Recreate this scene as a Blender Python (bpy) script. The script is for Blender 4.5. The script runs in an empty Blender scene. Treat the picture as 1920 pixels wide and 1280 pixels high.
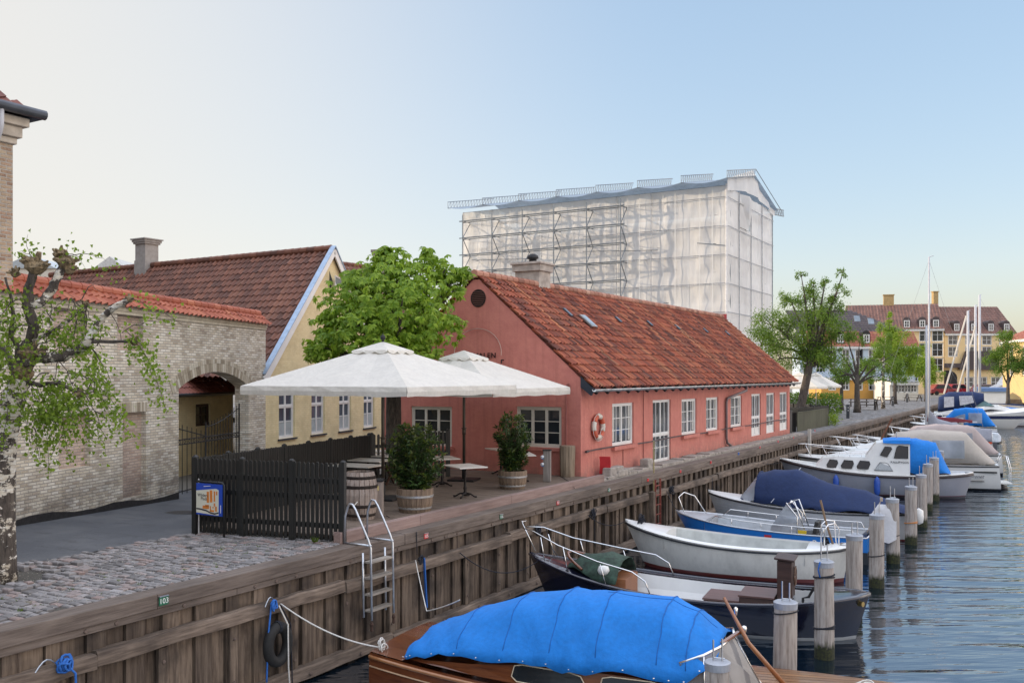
import bpy, math, random
import numpy as np
from mathutils import Vector, Matrix
random.seed(7); RNG = np.random.default_rng(11)
R = math.radians
scene = bpy.context.scene
COL = scene.collection

# ------------------------------------------------------------------ camera
# quay frame: Y runs along the quay, -X is land, +X is water, Z up, quay top = 0
FPX = 1750.0; TH = math.atan2(1025, FPX); CH = 3.0
FX, FY = -math.sin(TH), math.cos(TH); RX, RY = math.cos(TH), math.sin(TH)
cd = bpy.data.cameras.new('camera'); cam = bpy.data.objects.new('camera', cd); COL.objects.link(cam)
cam.location = (0, 0, CH); cam.rotation_euler = (R(90), 0, TH)
cd.sensor_width = 36; cd.lens = 36 * FPX / 1920; cd.shift_y = 63 / 1920
cd.clip_start = .1; cd.clip_end = 3000
scene.camera = cam

# ------------------------------------------------------------------ sky, sun, exposure
SUN_AZ = R(108)            # angle of the sun from +Y towards -X
SUN_EL = R(11)
SKY_FILL_TOP = (4.5, 4.8, 5.6); SKY_FILL_EAST = (6.3, 5.5, 4.9)
w = bpy.data.worlds.new('World'); scene.world = w; w.use_nodes = True
nt = w.node_tree; bg = nt.nodes['Background']
sky = nt.nodes.new('ShaderNodeTexSky'); sky.sky_type = 'NISHITA'; sky.sun_disc = False
sky.sun_elevation = SUN_EL; sky.sun_rotation = -SUN_AZ
sky.air_density = 1.0; sky.dust_density = 2.2; sky.ozone_density = 2.0
gm = nt.nodes.new('ShaderNodeGamma'); gm.inputs[1].default_value = .45; nt.links.new(sky.outputs[0], gm.inputs[0])
hs = nt.nodes.new('ShaderNodeHueSaturation'); hs.inputs['Saturation'].default_value = 1.5; hs.inputs['Value'].default_value = 2.0; nt.links.new(gm.outputs[0], hs.inputs['Color'])
# high part of the sky brightened by an added fill that lifts the shade
tcw = nt.nodes.new('ShaderNodeTexCoord'); sxw = nt.nodes.new('ShaderNodeSeparateXYZ'); nt.links.new(tcw.outputs['Generated'], sxw.inputs[0])
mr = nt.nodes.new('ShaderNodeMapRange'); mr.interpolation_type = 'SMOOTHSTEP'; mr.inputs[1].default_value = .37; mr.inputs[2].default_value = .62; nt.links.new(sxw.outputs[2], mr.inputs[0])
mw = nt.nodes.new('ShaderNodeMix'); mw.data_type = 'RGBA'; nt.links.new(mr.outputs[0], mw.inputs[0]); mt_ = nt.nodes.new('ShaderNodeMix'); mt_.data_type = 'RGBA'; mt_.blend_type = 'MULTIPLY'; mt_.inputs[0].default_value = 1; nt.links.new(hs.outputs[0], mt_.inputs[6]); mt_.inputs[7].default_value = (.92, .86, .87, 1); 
# warm evening glow round the low sun
dp = nt.nodes.new('ShaderNodeVectorMath'); dp.operation = 'DOT_PRODUCT'; nt.links.new(tcw.outputs['Generated'], dp.inputs[0]); dp.inputs[1].default_value = (-math.sin(SUN_AZ), math.cos(SUN_AZ), 0.)
mg = nt.nodes.new('ShaderNodeMapRange'); mg.interpolation_type = 'SMOOTHSTEP'; mg.inputs[1].default_value = .02; mg.inputs[2].default_value = .75; mg.inputs[4].default_value = .9; nt.links.new(dp.outputs['Value'], mg.inputs[0])
mg2 = nt.nodes.new('ShaderNodeMix'); mg2.data_type = 'RGBA'; nt.links.new(mg.outputs[0], mg2.inputs[0]); nt.links.new(mt_.outputs[2], mg2.inputs[6]); mg2.inputs[7].default_value = (2.62, 2.53, 2.34, 1); 
# added warm fill in the sky opposite the sun, brightens the shaded walls
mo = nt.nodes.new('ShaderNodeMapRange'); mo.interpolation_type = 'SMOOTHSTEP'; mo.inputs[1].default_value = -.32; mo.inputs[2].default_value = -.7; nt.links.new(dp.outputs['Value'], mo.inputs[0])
mo2 = nt.nodes.new('ShaderNodeMix'); mo2.data_type = 'RGBA'; nt.links.new(mo.outputs[0], mo2.inputs[0]); nt.links.new(mg2.outputs[2], mo2.inputs[6]); mo2.inputs[7].default_value = (*SKY_FILL_EAST, 1); nt.links.new(mo2.outputs[2], mw.inputs[6]); mw.inputs[7].default_value = (*SKY_FILL_TOP, 1)
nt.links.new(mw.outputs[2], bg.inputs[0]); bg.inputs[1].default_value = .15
sd = bpy.data.lights.new('sun', 'SUN'); sd.energy = 2.0; sd.angle = R(.5); sd.color = (1, .80, .58)
sun = bpy.data.objects.new('sun', sd); COL.objects.link(sun)
sdir = Vector((-math.sin(SUN_AZ) * math.cos(SUN_EL), math.cos(SUN_AZ) * math.cos(SUN_EL), math.sin(SUN_EL)))
sun.rotation_euler = sdir.to_track_quat('Z', 'Y').to_euler(); sun.location = (-60, -40, 60)
scene.view_settings.view_transform = 'Standard'; scene.view_settings.look = 'None'
scene.view_settings.exposure = 1.14; scene.view_settings.gamma = 1

# pixel of the 1920x1280 photo -> place in the world
def ray(u, v):
    a = (u - 960) / FPX
    return (FX + RX * a, FY + RY * a, -(v - 703) / FPX)
def G(u, v, z=0.):
    r = ray(u, v); t = (z - CH) / r[2]; return Vector((r[0] * t, r[1] * t, z))
def WX(u, v, x):
    r = ray(u, v); t = x / r[0]; return Vector((x, r[1] * t, CH + r[2] * t))
def WY(u, v, y):
    r = ray(u, v); t = y / r[1]; return Vector((r[0] * t, y, CH + r[2] * t))
def D(u, v, t):
    r = ray(u, v); return Vector((r[0] * t, r[1] * t, CH + r[2] * t))
def LP(u, v, p, q):
    r = ray(u, v); dx, dy = q[0] - p[0], q[1] - p[1]
    t = (p[0] * dy - p[1] * dx) / (r[0] * dy - r[1] * dx)
    return Vector((r[0] * t, r[1] * t, CH + r[2] * t))

# ------------------------------------------------------------------ objects
def tag(o, label=None, cat=None, group=None, kind=None):
    if label: o['label'] = label
    if cat: o['category'] = cat
    if group: o['group'] = group
    if kind: o['kind'] = kind
    return o
def thing(name, label, cat, loc=(0, 0, 0), rz=0., group=None, kind=None):
    o = bpy.data.objects.new(name, None); COL.objects.link(o); o.empty_display_size = .2
    o.location = loc; o.rotation_euler = (0, 0, rz)
    return tag(o, label, cat, group, kind)
def copy_tree(o, parent=None):
    c = o.copy(); COL.objects.link(c)
    if parent: c.parent = parent
    for ch in list(o.children): copy_tree(ch, c)
    return c
def root_mat(o):
    while o.parent: o = o.parent
    return Matrix.Translation(o.location) @ Matrix.Rotation(o.rotation_euler.z, 4, 'Z')

class MB:
    def __init__(s): s.v = []; s.f = []; s.uv = []
    def add(s, vs, fs, uvs=None):
        n = len(s.v); s.v += [tuple(p) for p in vs]
        for i, f in enumerate(fs):
            s.f.append(tuple(a + n for a in f)); s.uv.append(uvs[i] if uvs else None)
        return s
    def box(s, c, d, rz=0., top=1., rx=0., ry=0.):
        x, y, z = d[0] / 2, d[1] / 2, d[2] / 2
        M = Matrix.Translation(c) @ Matrix.Rotation(rz, 4, 'Z') @ Matrix.Rotation(ry, 4, 'Y') @ Matrix.Rotation(rx, 4, 'X')
        P = [(-x, -y, -z), (x, -y, -z), (x, y, -z), (-x, y, -z), (-x * top, -y * top, z), (x * top, -y * top, z), (x * top, y * top, z), (-x * top, y * top, z)]
        return s.add([M @ Vector(p) for p in P], [(3, 2, 1, 0), (4, 5, 6, 7), (0, 1, 5, 4), (1, 2, 6, 5), (2, 3, 7, 6), (3, 0, 4, 7)])
    def b2(s, a, b):          # box from corner to corner
        return s.box([(a[i] + b[i]) / 2 for i in range(3)], [abs(b[i] - a[i]) for i in range(3)])
    def beam(s, p, q, w, h, up=(0, 0, 1)):
        p, q = Vector(p), Vector(q); d = (q - p).normalized(); sd = d.cross(Vector(up))
        if sd.length < 1e-4: sd = d.cross(Vector((0, 1, 0)))
        sd.normalize(); u = sd.cross(d).normalized()
        P = [e + sd * a * w / 2 + u * b * h / 2 for e in (p, q) for a, b in ((-1, -1), (1, -1), (1, 1), (-1, 1))]
        return s.add(P, [(0, 1, 2, 3), (7, 6, 5, 4), (4, 5, 1, 0), (5, 6, 2, 1), (6, 7, 3, 2), (7, 4, 0, 3)])
    def tube(s, pts, r, n=6, closed=False, cap=True):
        pts = [Vector(p) for p in pts]; m = len(pts)
        rr = r if isinstance(r, (list, tuple)) else [r] * m
        rings = []; prev = None
        for i, p in enumerate(pts):
            if closed: d = pts[(i + 1) % m] - pts[i - 1]
            else: d = pts[min(i + 1, m - 1)] - pts[max(i - 1, 0)]
            if d.length < 1e-9: d = Vector((0, 0, 1))
            d.normalize()
            if prev is None:
                a = Vector((0, 0, 1)) if abs(d.z) < .9 else Vector((1, 0, 0)); a = (a - d * a.dot(d)).normalized()
            else:
                a = prev - d * prev.dot(d)
                a = a.normalized() if a.length > 1e-6 else prev
            prev = a; b = d.cross(a)
            rings.append([p + (a * math.cos(2 * math.pi * k / n) + b * math.sin(2 * math.pi * k / n)) * rr[i] for k in range(n)])
        vs = [q for rg in rings for q in rg]; fs = []
        for i in range(m if closed else m - 1):
            j = (i + 1) % m
            for k in range(n): fs.append((i * n + k, i * n + (k + 1) % n, j * n + (k + 1) % n, j * n + k))
        if cap and not closed: fs += [tuple(range(n - 1, -1, -1)), tuple(range((m - 1) * n, m * n))]
        return s.add(vs, fs)
    def lathe(s, prof, c=(0, 0, 0), n=20, jit=0.):
        vs = []; fs = []
        for r, z in prof:
            for k in range(n):
                a = 2 * math.pi * k / n; q = r * (1 + random.uniform(-jit, jit))
                vs.append((c[0] + q * math.cos(a), c[1] + q * math.sin(a), c[2] + z))
        for i in range(len(prof) - 1):
            for k in range(n): fs.append((i * n + k, i * n + (k + 1) % n, (i + 1) * n + (k + 1) % n, (i + 1) * n + k))
        if prof[0][0] > 1e-3: fs.append(tuple(range(n - 1, -1, -1)))
        if prof[-1][0] > 1e-3: fs.append(tuple(range((len(prof) - 1) * n, len(prof) * n)))
        return s.add(vs, fs)
    def grid(s, P, uv=None, flip=False):
        nu = len(P); nv = len(P[0]); vs = [p for row in P for p in row]; fs = []; us = []
        for i in range(nu - 1):
            for j in range(nv - 1):
                q = (i * nv + j, (i + 1) * nv + j, (i + 1) * nv + j + 1, i * nv + j + 1)
                if flip: q = q[::-1]
                fs.append(q)
                if uv: us.append([uv(k // nv, k % nv) for k in q])
        return s.add(vs, fs, us if uv else None)
    def prism(s, poly, ext):
        n = len(poly); e = Vector(ext); vs = [Vector(p) for p in poly] + [Vector(p) + e for p in poly]
        return s.add(vs, [tuple(range(n - 1, -1, -1)), tuple(range(n, 2 * n))] + [(i, (i + 1) % n, n + (i + 1) % n, n + i) for i in range(n)])
    def build(s, name, mat, parent=None, smooth=False, world=True, bevel=0., thick=0., fix=False):
        me = bpy.data.meshes.new(name)
        vs = s.v
        if parent is not None and world:
            M = root_mat(parent).inverted(); vs = [M @ Vector(p) for p in vs]
        me.from_pydata([tuple(p) for p in vs], [], s.f)
        if any(u is not None for u in s.uv):
            l = me.uv_layers.new(name='UVMap'); k = 0; data = []
            for f, u in zip(s.f, s.uv):
                for i in range(len(f)): data += list(u[i]) if u else [0, 0]
            l.data.foreach_set('uv', data)
        me.materials.append(mat)
        if smooth: me.polygons.foreach_set('use_smooth', [True] * len(me.polygons))
        me.update()
        o = bpy.data.objects.new(name, me); COL.objects.link(o)
        if parent is not None: o.parent = parent
        if bevel:
            b = o.modifiers.new('b', 'BEVEL'); b.width = bevel; b.segments = 2; b.limit_method = 'ANGLE'
        if thick:
            b = o.modifiers.new('s', 'SOLIDIFY'); b.thickness = thick; b.offset = 0
        return o

def fast_mesh(name, V, F, mat, parent=None, smooth=False):
    """V (n,3) array, F (m,k) array"""
    if parent is not None:
        M = np.array(root_mat(parent).inverted()); V = V @ M[:3, :3].T + M[:3, 3]
    me = bpy.data.meshes.new(name); n, k = F.shape
    me.vertices.add(len(V)); me.vertices.foreach_set('co', V.astype(np.float32).ravel())
    me.loops.add(n * k); me.loops.foreach_set('vertex_index', F.astype(np.int32).ravel())
    me.polygons.add(n); me.polygons.foreach_set('loop_start', np.arange(0, n * k, k, dtype=np.int32))
    me.update(calc_edges=True); me.materials.append(mat)
    if smooth: me.polygons.foreach_set('use_smooth', [True] * n)
    o = bpy.data.objects.new(name, me); COL.objects.link(o)
    if parent is not None: o.parent = parent
    return o

def text(name, s, size, mat, parent, origin, right, up, depth=.004, align='LEFT', shear=0., spacing=1., world=True):
    cu = bpy.data.curves.new('txt', 'FONT'); cu.body = s; cu.size = size; cu.extrude = depth; cu.align_x = align; cu.shear = shear; cu.space_character = spacing
    cu.resolution_u = 3
    to = bpy.data.objects.new('txt', cu); COL.objects.link(to)
    dg = bpy.context.evaluated_depsgraph_get(); me = bpy.data.meshes.new_from_object(to.evaluated_get(dg))
    bpy.data.objects.remove(to)
    r = Vector(right).normalized(); u = Vector(up).normalized(); n = r.cross(u)
    M = Matrix(((r.x, u.x, n.x, origin[0]), (r.y, u.y, n.y, origin[1]), (r.z, u.z, n.z, origin[2]), (0, 0, 0, 1)))
    if parent is not None and world: M = root_mat(parent).inverted() @ M
    me.transform(M); me.materials.clear(); me.materials.append(mat)
    o = bpy.data.objects.new(name, me); COL.objects.link(o); o.parent = parent
    return o

# ------------------------------------------------------------------ materials
def new_mat(name):
    m = bpy.data.materials.new(name); m.use_nodes = True; t = m.node_tree
    return m, t, t.nodes['Principled BSDF']
def N(t, kind, **kw):
    n = t.nodes.new(kind)
    for k, v in kw.items():
        if k in n.inputs: n.inputs[k].default_value = v
        else: setattr(n, k, v)
    return n
def ramp(t, fac, stops):
    r = t.nodes.new('ShaderNodeValToRGB'); e = r.color_ramp.elements
    while len(e) < len(stops): e.new(.5)
    for x, (p, c) in zip(e, stops): x.position = p; x.color = (*c, 1) if len(c) == 3 else c
    t.links.new(fac, r.inputs[0]); return r.outputs[0]
def mix(t, fac, a, b, mode='MIX'):
    m = t.nodes.new('ShaderNodeMix'); m.data_type = 'RGBA'; m.blend_type = mode
    for sck, val in ((m.inputs[0], fac), (m.inputs[6], a), (m.inputs[7], b)):
        if isinstance(val, (int, float)): sck.default_value = val
        elif isinstance(val, tuple): sck.default_value = (*val, 1) if len(val) == 3 else val
        else: t.links.new(val, sck)
    return m.outputs[2]
def mth(t, op, a, b=None, clamp=False):
    m = t.nodes.new('ShaderNodeMath'); m.operation = op; m.use_clamp = clamp
    for i, v in enumerate((a, b)):
        if v is None: continue
        if isinstance(v, (int, float)): m.inputs[i].default_value = v
        else: t.links.new(v, m.inputs[i])
    return m.outputs[0]
def coords(t, scale=(1, 1, 1), src='Object'):
    c = t.nodes.new('ShaderNodeTexCoord'); mp = t.nodes.new('ShaderNodeMapping'); mp.inputs['Scale'].default_value = scale
    t.links.new(c.outputs[src], mp.inputs[0]); return mp.outputs[0]
def noise(t, vec, scale, detail=4, rough=.55, out=0):
    n = t.nodes.new('ShaderNodeTexNoise'); n.inputs['Scale'].default_value = scale; n.inputs['Detail'].default_value = detail
    n.inputs['Roughness'].default_value = rough; t.links.new(vec, n.inputs['Vector']); return n.outputs[out]
def bump(t, b, h, strength, dist):
    n = t.nodes.new('ShaderNodeBump'); n.inputs['Strength'].default_value = strength; n.inputs['Distance'].default_value = dist
    t.links.new(h, n.inputs['Height']); t.links.new(n.outputs[0], b.inputs['Normal']); return n
def sc(c, k): return tuple(min(1, x * k) for x in c)

def M_plain(name, c, rough=.6, metal=0., var=.15, ns=6., bmp=0., bs=40., spec=.5, stretch=(1, 1, 1), coat=0.):
    m, t, b = new_mat(name); v = coords(t, stretch)
    nz = noise(t, v, ns, 5)
    t.links.new(ramp(t, nz, [(.3, sc(c, 1 - var)), (.7, sc(c, 1 + var))]), b.inputs['Base Color'])
    b.inputs['Roughness'].default_value = rough; b.inputs['Metallic'].default_value = metal
    b.inputs['Specular IOR Level'].default_value = spec
    if coat: b.inputs['Coat Weight'].default_value = coat; b.inputs['Coat Roughness'].default_value = .08
    if bmp: bump(t, b, noise(t, v, bs, 3), bmp, .01)
    return m

def M_brick(name, cols, mortar, bw=.23, bh=.07, bmp=.6, stain=None, rough=.85, msize=.012, dirt_h=0., ms=.1, sides=True):
    """brick laid in the (x+y, z) plane of the object's frame"""
    m, t, b = new_mat(name); tc = t.nodes.new('ShaderNodeTexCoord')
    sx = t.nodes.new('ShaderNodeSeparateXYZ'); t.links.new(tc.outputs['Object'], sx.inputs[0])
    cx = t.nodes.new('ShaderNodeCombineXYZ'); t.links.new(mth(t, 'ADD', sx.outputs[0], sx.outputs[1]), cx.inputs[0]); t.links.new(sx.outputs[2], cx.inputs[1])
    wob = noise(t, tc.outputs['Object'], 3., 2, out=1)
    va = t.nodes.new('ShaderNodeVectorMath'); va.operation = 'MULTIPLY_ADD'; va.inputs[1].default_value = (.03, .012, 0)
    t.links.new(wob, va.inputs[0]); t.links.new(cx.outputs[0], va.inputs[2])
    br = t.nodes.new('ShaderNodeTexBrick'); br.inputs['Scale'].default_value = 1
    br.inputs['Brick Width'].default_value = bw; br.inputs['Row Height'].default_value = bh; br.inputs['Mortar Size'].default_value = msize
    br.inputs['Mortar Smooth'].default_value = .3; br.inputs['Bias'].default_value = 0
    br.inputs['Color1'].default_value = (0, 0, 0, 1); br.inputs['Color2'].default_value = (1, 1, 1, 1); br.inputs['Mortar'].default_value = (.5, .5, .5, 1)
    t.links.new(va.outputs[0], br.inputs['Vector'])
    n2 = noise(t, tc.outputs['Object'], 1.3, 5, .65); n3 = noise(t, tc.outputs['Object'], 28, 3)
    r = mth(t, 'ADD', mth(t, 'MULTIPLY', br.outputs['Color'], .62), mth(t, 'MULTIPLY', n3, .4))
    k = len(cols); c = ramp(t, r, [(.05 + .9 * i / (k - 1), cols[i]) for i in range(k)])
    c = mix(t, br.outputs['Fac'], c, mortar)
    c = mix(t, mth(t, 'MULTIPLY', ramp(t, n2, [(.42, (0, 0, 0)), (.7, (1, 1, 1))]), .45), c, sc(cols[0], .55))
    if dirt_h:
        dz = mth(t, 'MULTIPLY', mth(t, 'SUBTRACT', dirt_h, sx.outputs[2]), 1.2, True)
        dn = mth(t, 'MULTIPLY', dz, ramp(t, noise(t, tc.outputs['Object'], 2.2, 5, .7), [(.35, (0, 0, 0)), (.6, (1, 1, 1))]))
        c = mix(t, mth(t, 'MULTIPLY', dn, .6, True), c, (.09, .075, .065))
    t.links.new(c, b.inputs['Base Color']); b.inputs['Roughness'].default_value = rough
    h = mth(t, 'ADD', mth(t, 'MULTIPLY', mth(t, 'SUBTRACT', 1, br.outputs['Fac']), .8), mth(t, 'MULTIPLY', n3, .6))
    bump(t, b, h, bmp, .02); return m

def M_tile(name, cols, streak, moss=.3, rough=.7):
    """clay pantiles: one random tone per tile from the UV cell"""
    m, t, b = new_mat(name); tc = t.nodes.new('ShaderNodeTexCoord')
    fl = t.nodes.new('ShaderNodeVectorMath'); fl.operation = 'FLOOR'; t.links.new(tc.outputs['UV'], fl.inputs[0])
    wn = t.nodes.new('ShaderNodeTexWhiteNoise'); wn.noise_dimensions = '2D'; t.links.new(fl.outputs[0], wn.inputs['Vector'])
    n1 = noise(t, tc.outputs['Object'], 30, 4, .7)
    r = mth(t, 'ADD', mth(t, 'MULTIPLY', wn.outputs[0], .7), mth(t, 'MULTIPLY', n1, .3)); k = len(cols)
    c = ramp(t, r, [(.08 + .84 * i / (k - 1), cols[i]) for i in range(k)])
    mp = t.nodes.new('ShaderNodeMapping'); mp.inputs['Scale'].default_value = (.33, .035, 1); t.links.new(tc.outputs['UV'], mp.inputs[0])
    s1 = noise(t, mp.outputs[0], 1.6, 5, .6)
    c = mix(t, mth(t, 'MULTIPLY', ramp(t, s1, [(.53, (0, 0, 0)), (.66, (1, 1, 1))]), .55), c, streak)
    mp2 = t.nodes.new('ShaderNodeMapping'); mp2.inputs['Scale'].default_value = (.6, .12, 1); t.links.new(tc.outputs['UV'], mp2.inputs[0])
    s2 = noise(t, mp2.outputs[0], 1.3, 6, .7)
    c = mix(t, mth(t, 'MULTIPLY', ramp(t, s2, [(.5, (0, 0, 0)), (.68, (1, 1, 1))]), moss), c, (.07, .045, .035))
    t.links.new(c, b.inputs['Base Color']); b.inputs['Roughness'].default_value = rough
    bump(t, b, n1, .35, .01); return m

def M_wood(name, c1, c2, axis=0, rough=.75, scale=3., grain=22., bmp=.5, dark=(.03, .022, .018), dk=.4, coat=0., island=.3):
    """grain runs along the given axis of the object's frame"""
    m, t, b = new_mat(name); s = [grain, grain, grain]; s[axis] = 1.1
    v = coords(t, tuple(s)); g = noise(t, v, 1.2, 6, .65); big = noise(t, coords(t), scale * .35, 4)
    c = ramp(t, g, [(.3, c1), (.7, c2)])
    ge = t.nodes.new('ShaderNodeNewGeometry')
    c = mix(t, mth(t, 'MULTIPLY', ge.outputs['Random Per Island'], island), c, sc(c1, .45))
    c = mix(t, mth(t, 'MULTIPLY', ramp(t, big, [(.45, (0, 0, 0)), (.68, (1, 1, 1))]), dk), c, dark)
    t.links.new(c, b.inputs['Base Color']); b.inputs['Roughness'].default_value = rough
    if coat: b.inputs['Coat Weight'].default_value = coat; b.inputs['Coat Roughness'].default_value = .1
    bump(t, b, g, bmp, .01); return m

def M_leaf(name, c1, c2, trans=.45, rough=.45):
    m, t, b = new_mat(name); ge = t.nodes.new('ShaderNodeNewGeometry')
    big = noise(t, coords(t), .9, 2)
    r = mth(t, 'ADD', mth(t, 'MULTIPLY', ge.outputs['Random Per Island'], .6), mth(t, 'MULTIPLY', big, .4))
    c = ramp(t, r, [(.15, c1), (.85, c2)])
    t.links.new(c, b.inputs['Base Color']); b.inputs['Roughness'].default_value = rough
    b.inputs['Specular IOR Level'].default_value = .35
    tr = t.nodes.new('ShaderNodeBsdfTranslucent'); t.links.new(mix(t, .35, c, (.35, .5, .04)), tr.inputs[0])
    ms = t.nodes.new('ShaderNodeMixShader'); ms.inputs[0].default_value = trans
    t.links.new(b.outputs[0], ms.inputs[1]); t.links.new(tr.outputs[0], ms.inputs[2])
    t.links.new(ms.outputs[0], t.nodes['Material Output'].inputs[0]); return m

def M_cloth(name, c, trans=0., var=.08, bmp=.5, rough=.8, ws=2.5, stretch=(1, 1, 1)):
    m, t, b = new_mat(name); v = coords(t, stretch)
    n1 = noise(t, v, ws, 5, .6); n2 = noise(t, coords(t), 14, 4)
    cc = ramp(t, mth(t, 'ADD', mth(t, 'MULTIPLY', n1, .5), mth(t, 'MULTIPLY', n2, .5)), [(.35, sc(c, 1 - var)), (.65, sc(c, 1 + var))])
    t.links.new(cc, b.inputs['Base Color']); b.inputs['Roughness'].default_value = rough
    bump(t, b, n1, bmp, .05)
    if trans:
        tr = t.nodes.new('ShaderNodeBsdfTranslucent'); t.links.new(cc, tr.inputs[0])
        ms = t.nodes.new('ShaderNodeMixShader'); ms.inputs[0].default_value = trans
        t.links.new(b.outputs[0], ms.inputs[1]); t.links.new(tr.outputs[0], ms.inputs[2])
        t.links.new(ms.outputs[0], t.nodes['Material Output'].inputs[0])
    return m

def M_glass(name, c=(.02, .025, .03), rough=.04, clear=0., tint=(1, 1, 1), bmp=.15, spec=.7):
    m, t, b = new_mat(name); t.links.new(ramp(t, noise(t, coords(t), .9, 3), [(.3, sc(c, .6)), (.7, sc(c, 1.5))]), b.inputs['Base Color'])
    b.inputs['Roughness'].default_value = rough; b.inputs['Specular IOR Level'].default_value = spec
    if bmp: bump(t, b, noise(t, coords(t), 1.5, 2), bmp, .02)
    if clear:
        tr = t.nodes.new('ShaderNodeBsdfTransparent'); tr.inputs[0].default_value = (*tint, 1)
        ms = t.nodes.new('ShaderNodeMixShader'); ms.inputs[0].default_value = clear
        t.links.new(b.outputs[0], ms.inputs[1]); t.links.new(tr.outputs[0], ms.inputs[2])
        t.links.new(ms.outputs[0], t.nodes['Material Output'].inputs[0])
    return m

def M_bark(name, birch=0.):
    m, t, b = new_mat(name); v = coords(t, (6, 6, 1.6)); n1 = noise(t, v, 3, 6, .7)
    c = ramp(t, n1, [(.3, (.025, .02, .017)), (.7, (.14, .115, .095))])
    h = n1
    if birch:
        n2 = noise(t, coords(t, (1.5, 1.5, 2.2)), 3.4, 6, .7); sx = t.nodes.new('ShaderNodeSeparateXYZ'); t.links.new(coords(t), sx.inputs[0])
        f = mth(t, 'ADD', n2, mth(t, 'MULTIPLY', mth(t, 'MINIMUM', mth(t, 'SUBTRACT', sx.outputs[2], 1.5), .6), .035))
        k = ramp(t, f, [(.505, (0, 0, 0)), (.535, (1, 1, 1))])
        wh = ramp(t, noise(t, coords(t, (2, 2, 14)), 2.5, 4), [(.3, (.12, .09, .06)), (.42, (.6, .53, .42)), (.7, (.82, .8, .74))])
        c = mix(t, mth(t, 'MULTIPLY', k, birch), c, wh)
    t.links.new(c, b.inputs['Base Color']); b.inputs['Roughness'].default_value = .9
    bump(t, b, h, 1., .05); return m

white = M_plain('white_paint', (.74, .74, .72), .45, var=.05, ns=3)
offwhite = M_plain('cream_paint', (.66, .63, .55), .5, var=.06, ns=3)
black = M_plain('black_paint', (.012, .013, .014), .55, var=.3)
steel = M_plain('galvanised_steel', (.48, .5, .53), .38, .9, var=.12, ns=12)
chrome = M_plain('polished_rail', (.75, .75, .75), .14, 1., var=.04)
dark_iron = M_plain('dark_iron', (.02, .02, .022), .55, .3, var=.3)
rubber = M_plain('rubber', (.012, .012, .012), .75, var=.3, ns=20, bmp=.3)
glass = M_glass('window_glass')
rope_w = M_plain('white_rope', (.6, .58, .54), .9, var=.2, ns=60)
rope_b = M_plain('blue_rope', (.02, .12, .42), .85, var=.25, ns=60)
rope_k = M_plain('dark_rope', (.015, .017, .025), .9, var=.3, ns=60)
concrete = M_plain('concrete', (.3, .27, .24), .9, var=.35, ns=5, bmp=.6, bs=30)
red_paint = M_plain('red_paint', (.45, .02, .025), .5, var=.1)
# ------------------------------------------------------------------ ground, water, quay
def road_z(x, y):
    t = max(0, min(1, (-14.4 - x) / 2.5)); return -.045 * max(0, min(8, y - 11)) * t
m, t, b = new_mat('asphalt'); v = coords(t)
c = ramp(t, noise(t, v, 60, 3, .7), [(.3, (.045, .05, .058)), (.7, (.085, .092, .105))])
c = mix(t, mth(t, 'MULTIPLY', ramp(t, noise(t, v, .8, 5, .6), [(.45, (0, 0, 0)), (.65, (1, 1, 1))]), .5), c, (.13, .135, .14))
c = mix(t, mth(t, 'MULTIPLY', ramp(t, noise(t, coords(t, (.5, 1.6, 1)), 1.7, 6, .75), [(.55, (0, 0, 0)), (.62, (1, 1, 1))]), .5), c, (.035, .036, .04))
t.links.new(c, b.inputs['Base Color']); b.inputs['Roughness'].default_value = .8; bump(t, b, noise(t, v, 90, 2), .4, .006)
asphalt = m
mb = MB(); xs = [-14.2, -14.8, -15.4, -16, -17, -19, -24, -60]; ys = [-40, -10, 5, 9, 11, 12, 13, 14, 15, 16, 17, 18, 19, 22, 30, 48]
mb.grid([[(x, y, road_z(x, y) - .006) for y in ys] for x in xs], flip=False)
tag(mb.build('road', asphalt), kind='structure')

def M_sett(name, base):
    m, t, b = new_mat(name); ge = t.nodes.new('ShaderNodeNewGeometry')
    c = ramp(t, ge.outputs['Random Per Island'], [(0, sc(base, .55)), (.4, base), (.7, sc(base, 1.25)), (.9, (base[0] * 1.25, base[1] * .95, base[2] * .85)), (1, sc(base, 1.6))])
    c = mix(t, mth(t, 'MULTIPLY', ramp(t, noise(t, coords(t), 18, 5, .7), [(.4, (0, 0, 0)), (.7, (1, 1, 1))]), .4), c, sc(base, .5))
    t.links.new(c, b.inputs['Base Color']); b.inputs['Roughness'].default_value = .6; bump(t, b, noise(t, coords(t), 30, 4), .6, .01); return m
grit = M_plain('joint_grit', (.085, .078, .066), .95, var=.6, ns=70, bmp=.8, bs=120)
mb = MB(); mb.grid([[(x, y, -.02) for y in (-6, 14)] for x in (-14.3, -10.9)])
tag(mb.build('gravel_joints', grit), kind='structure')
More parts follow.
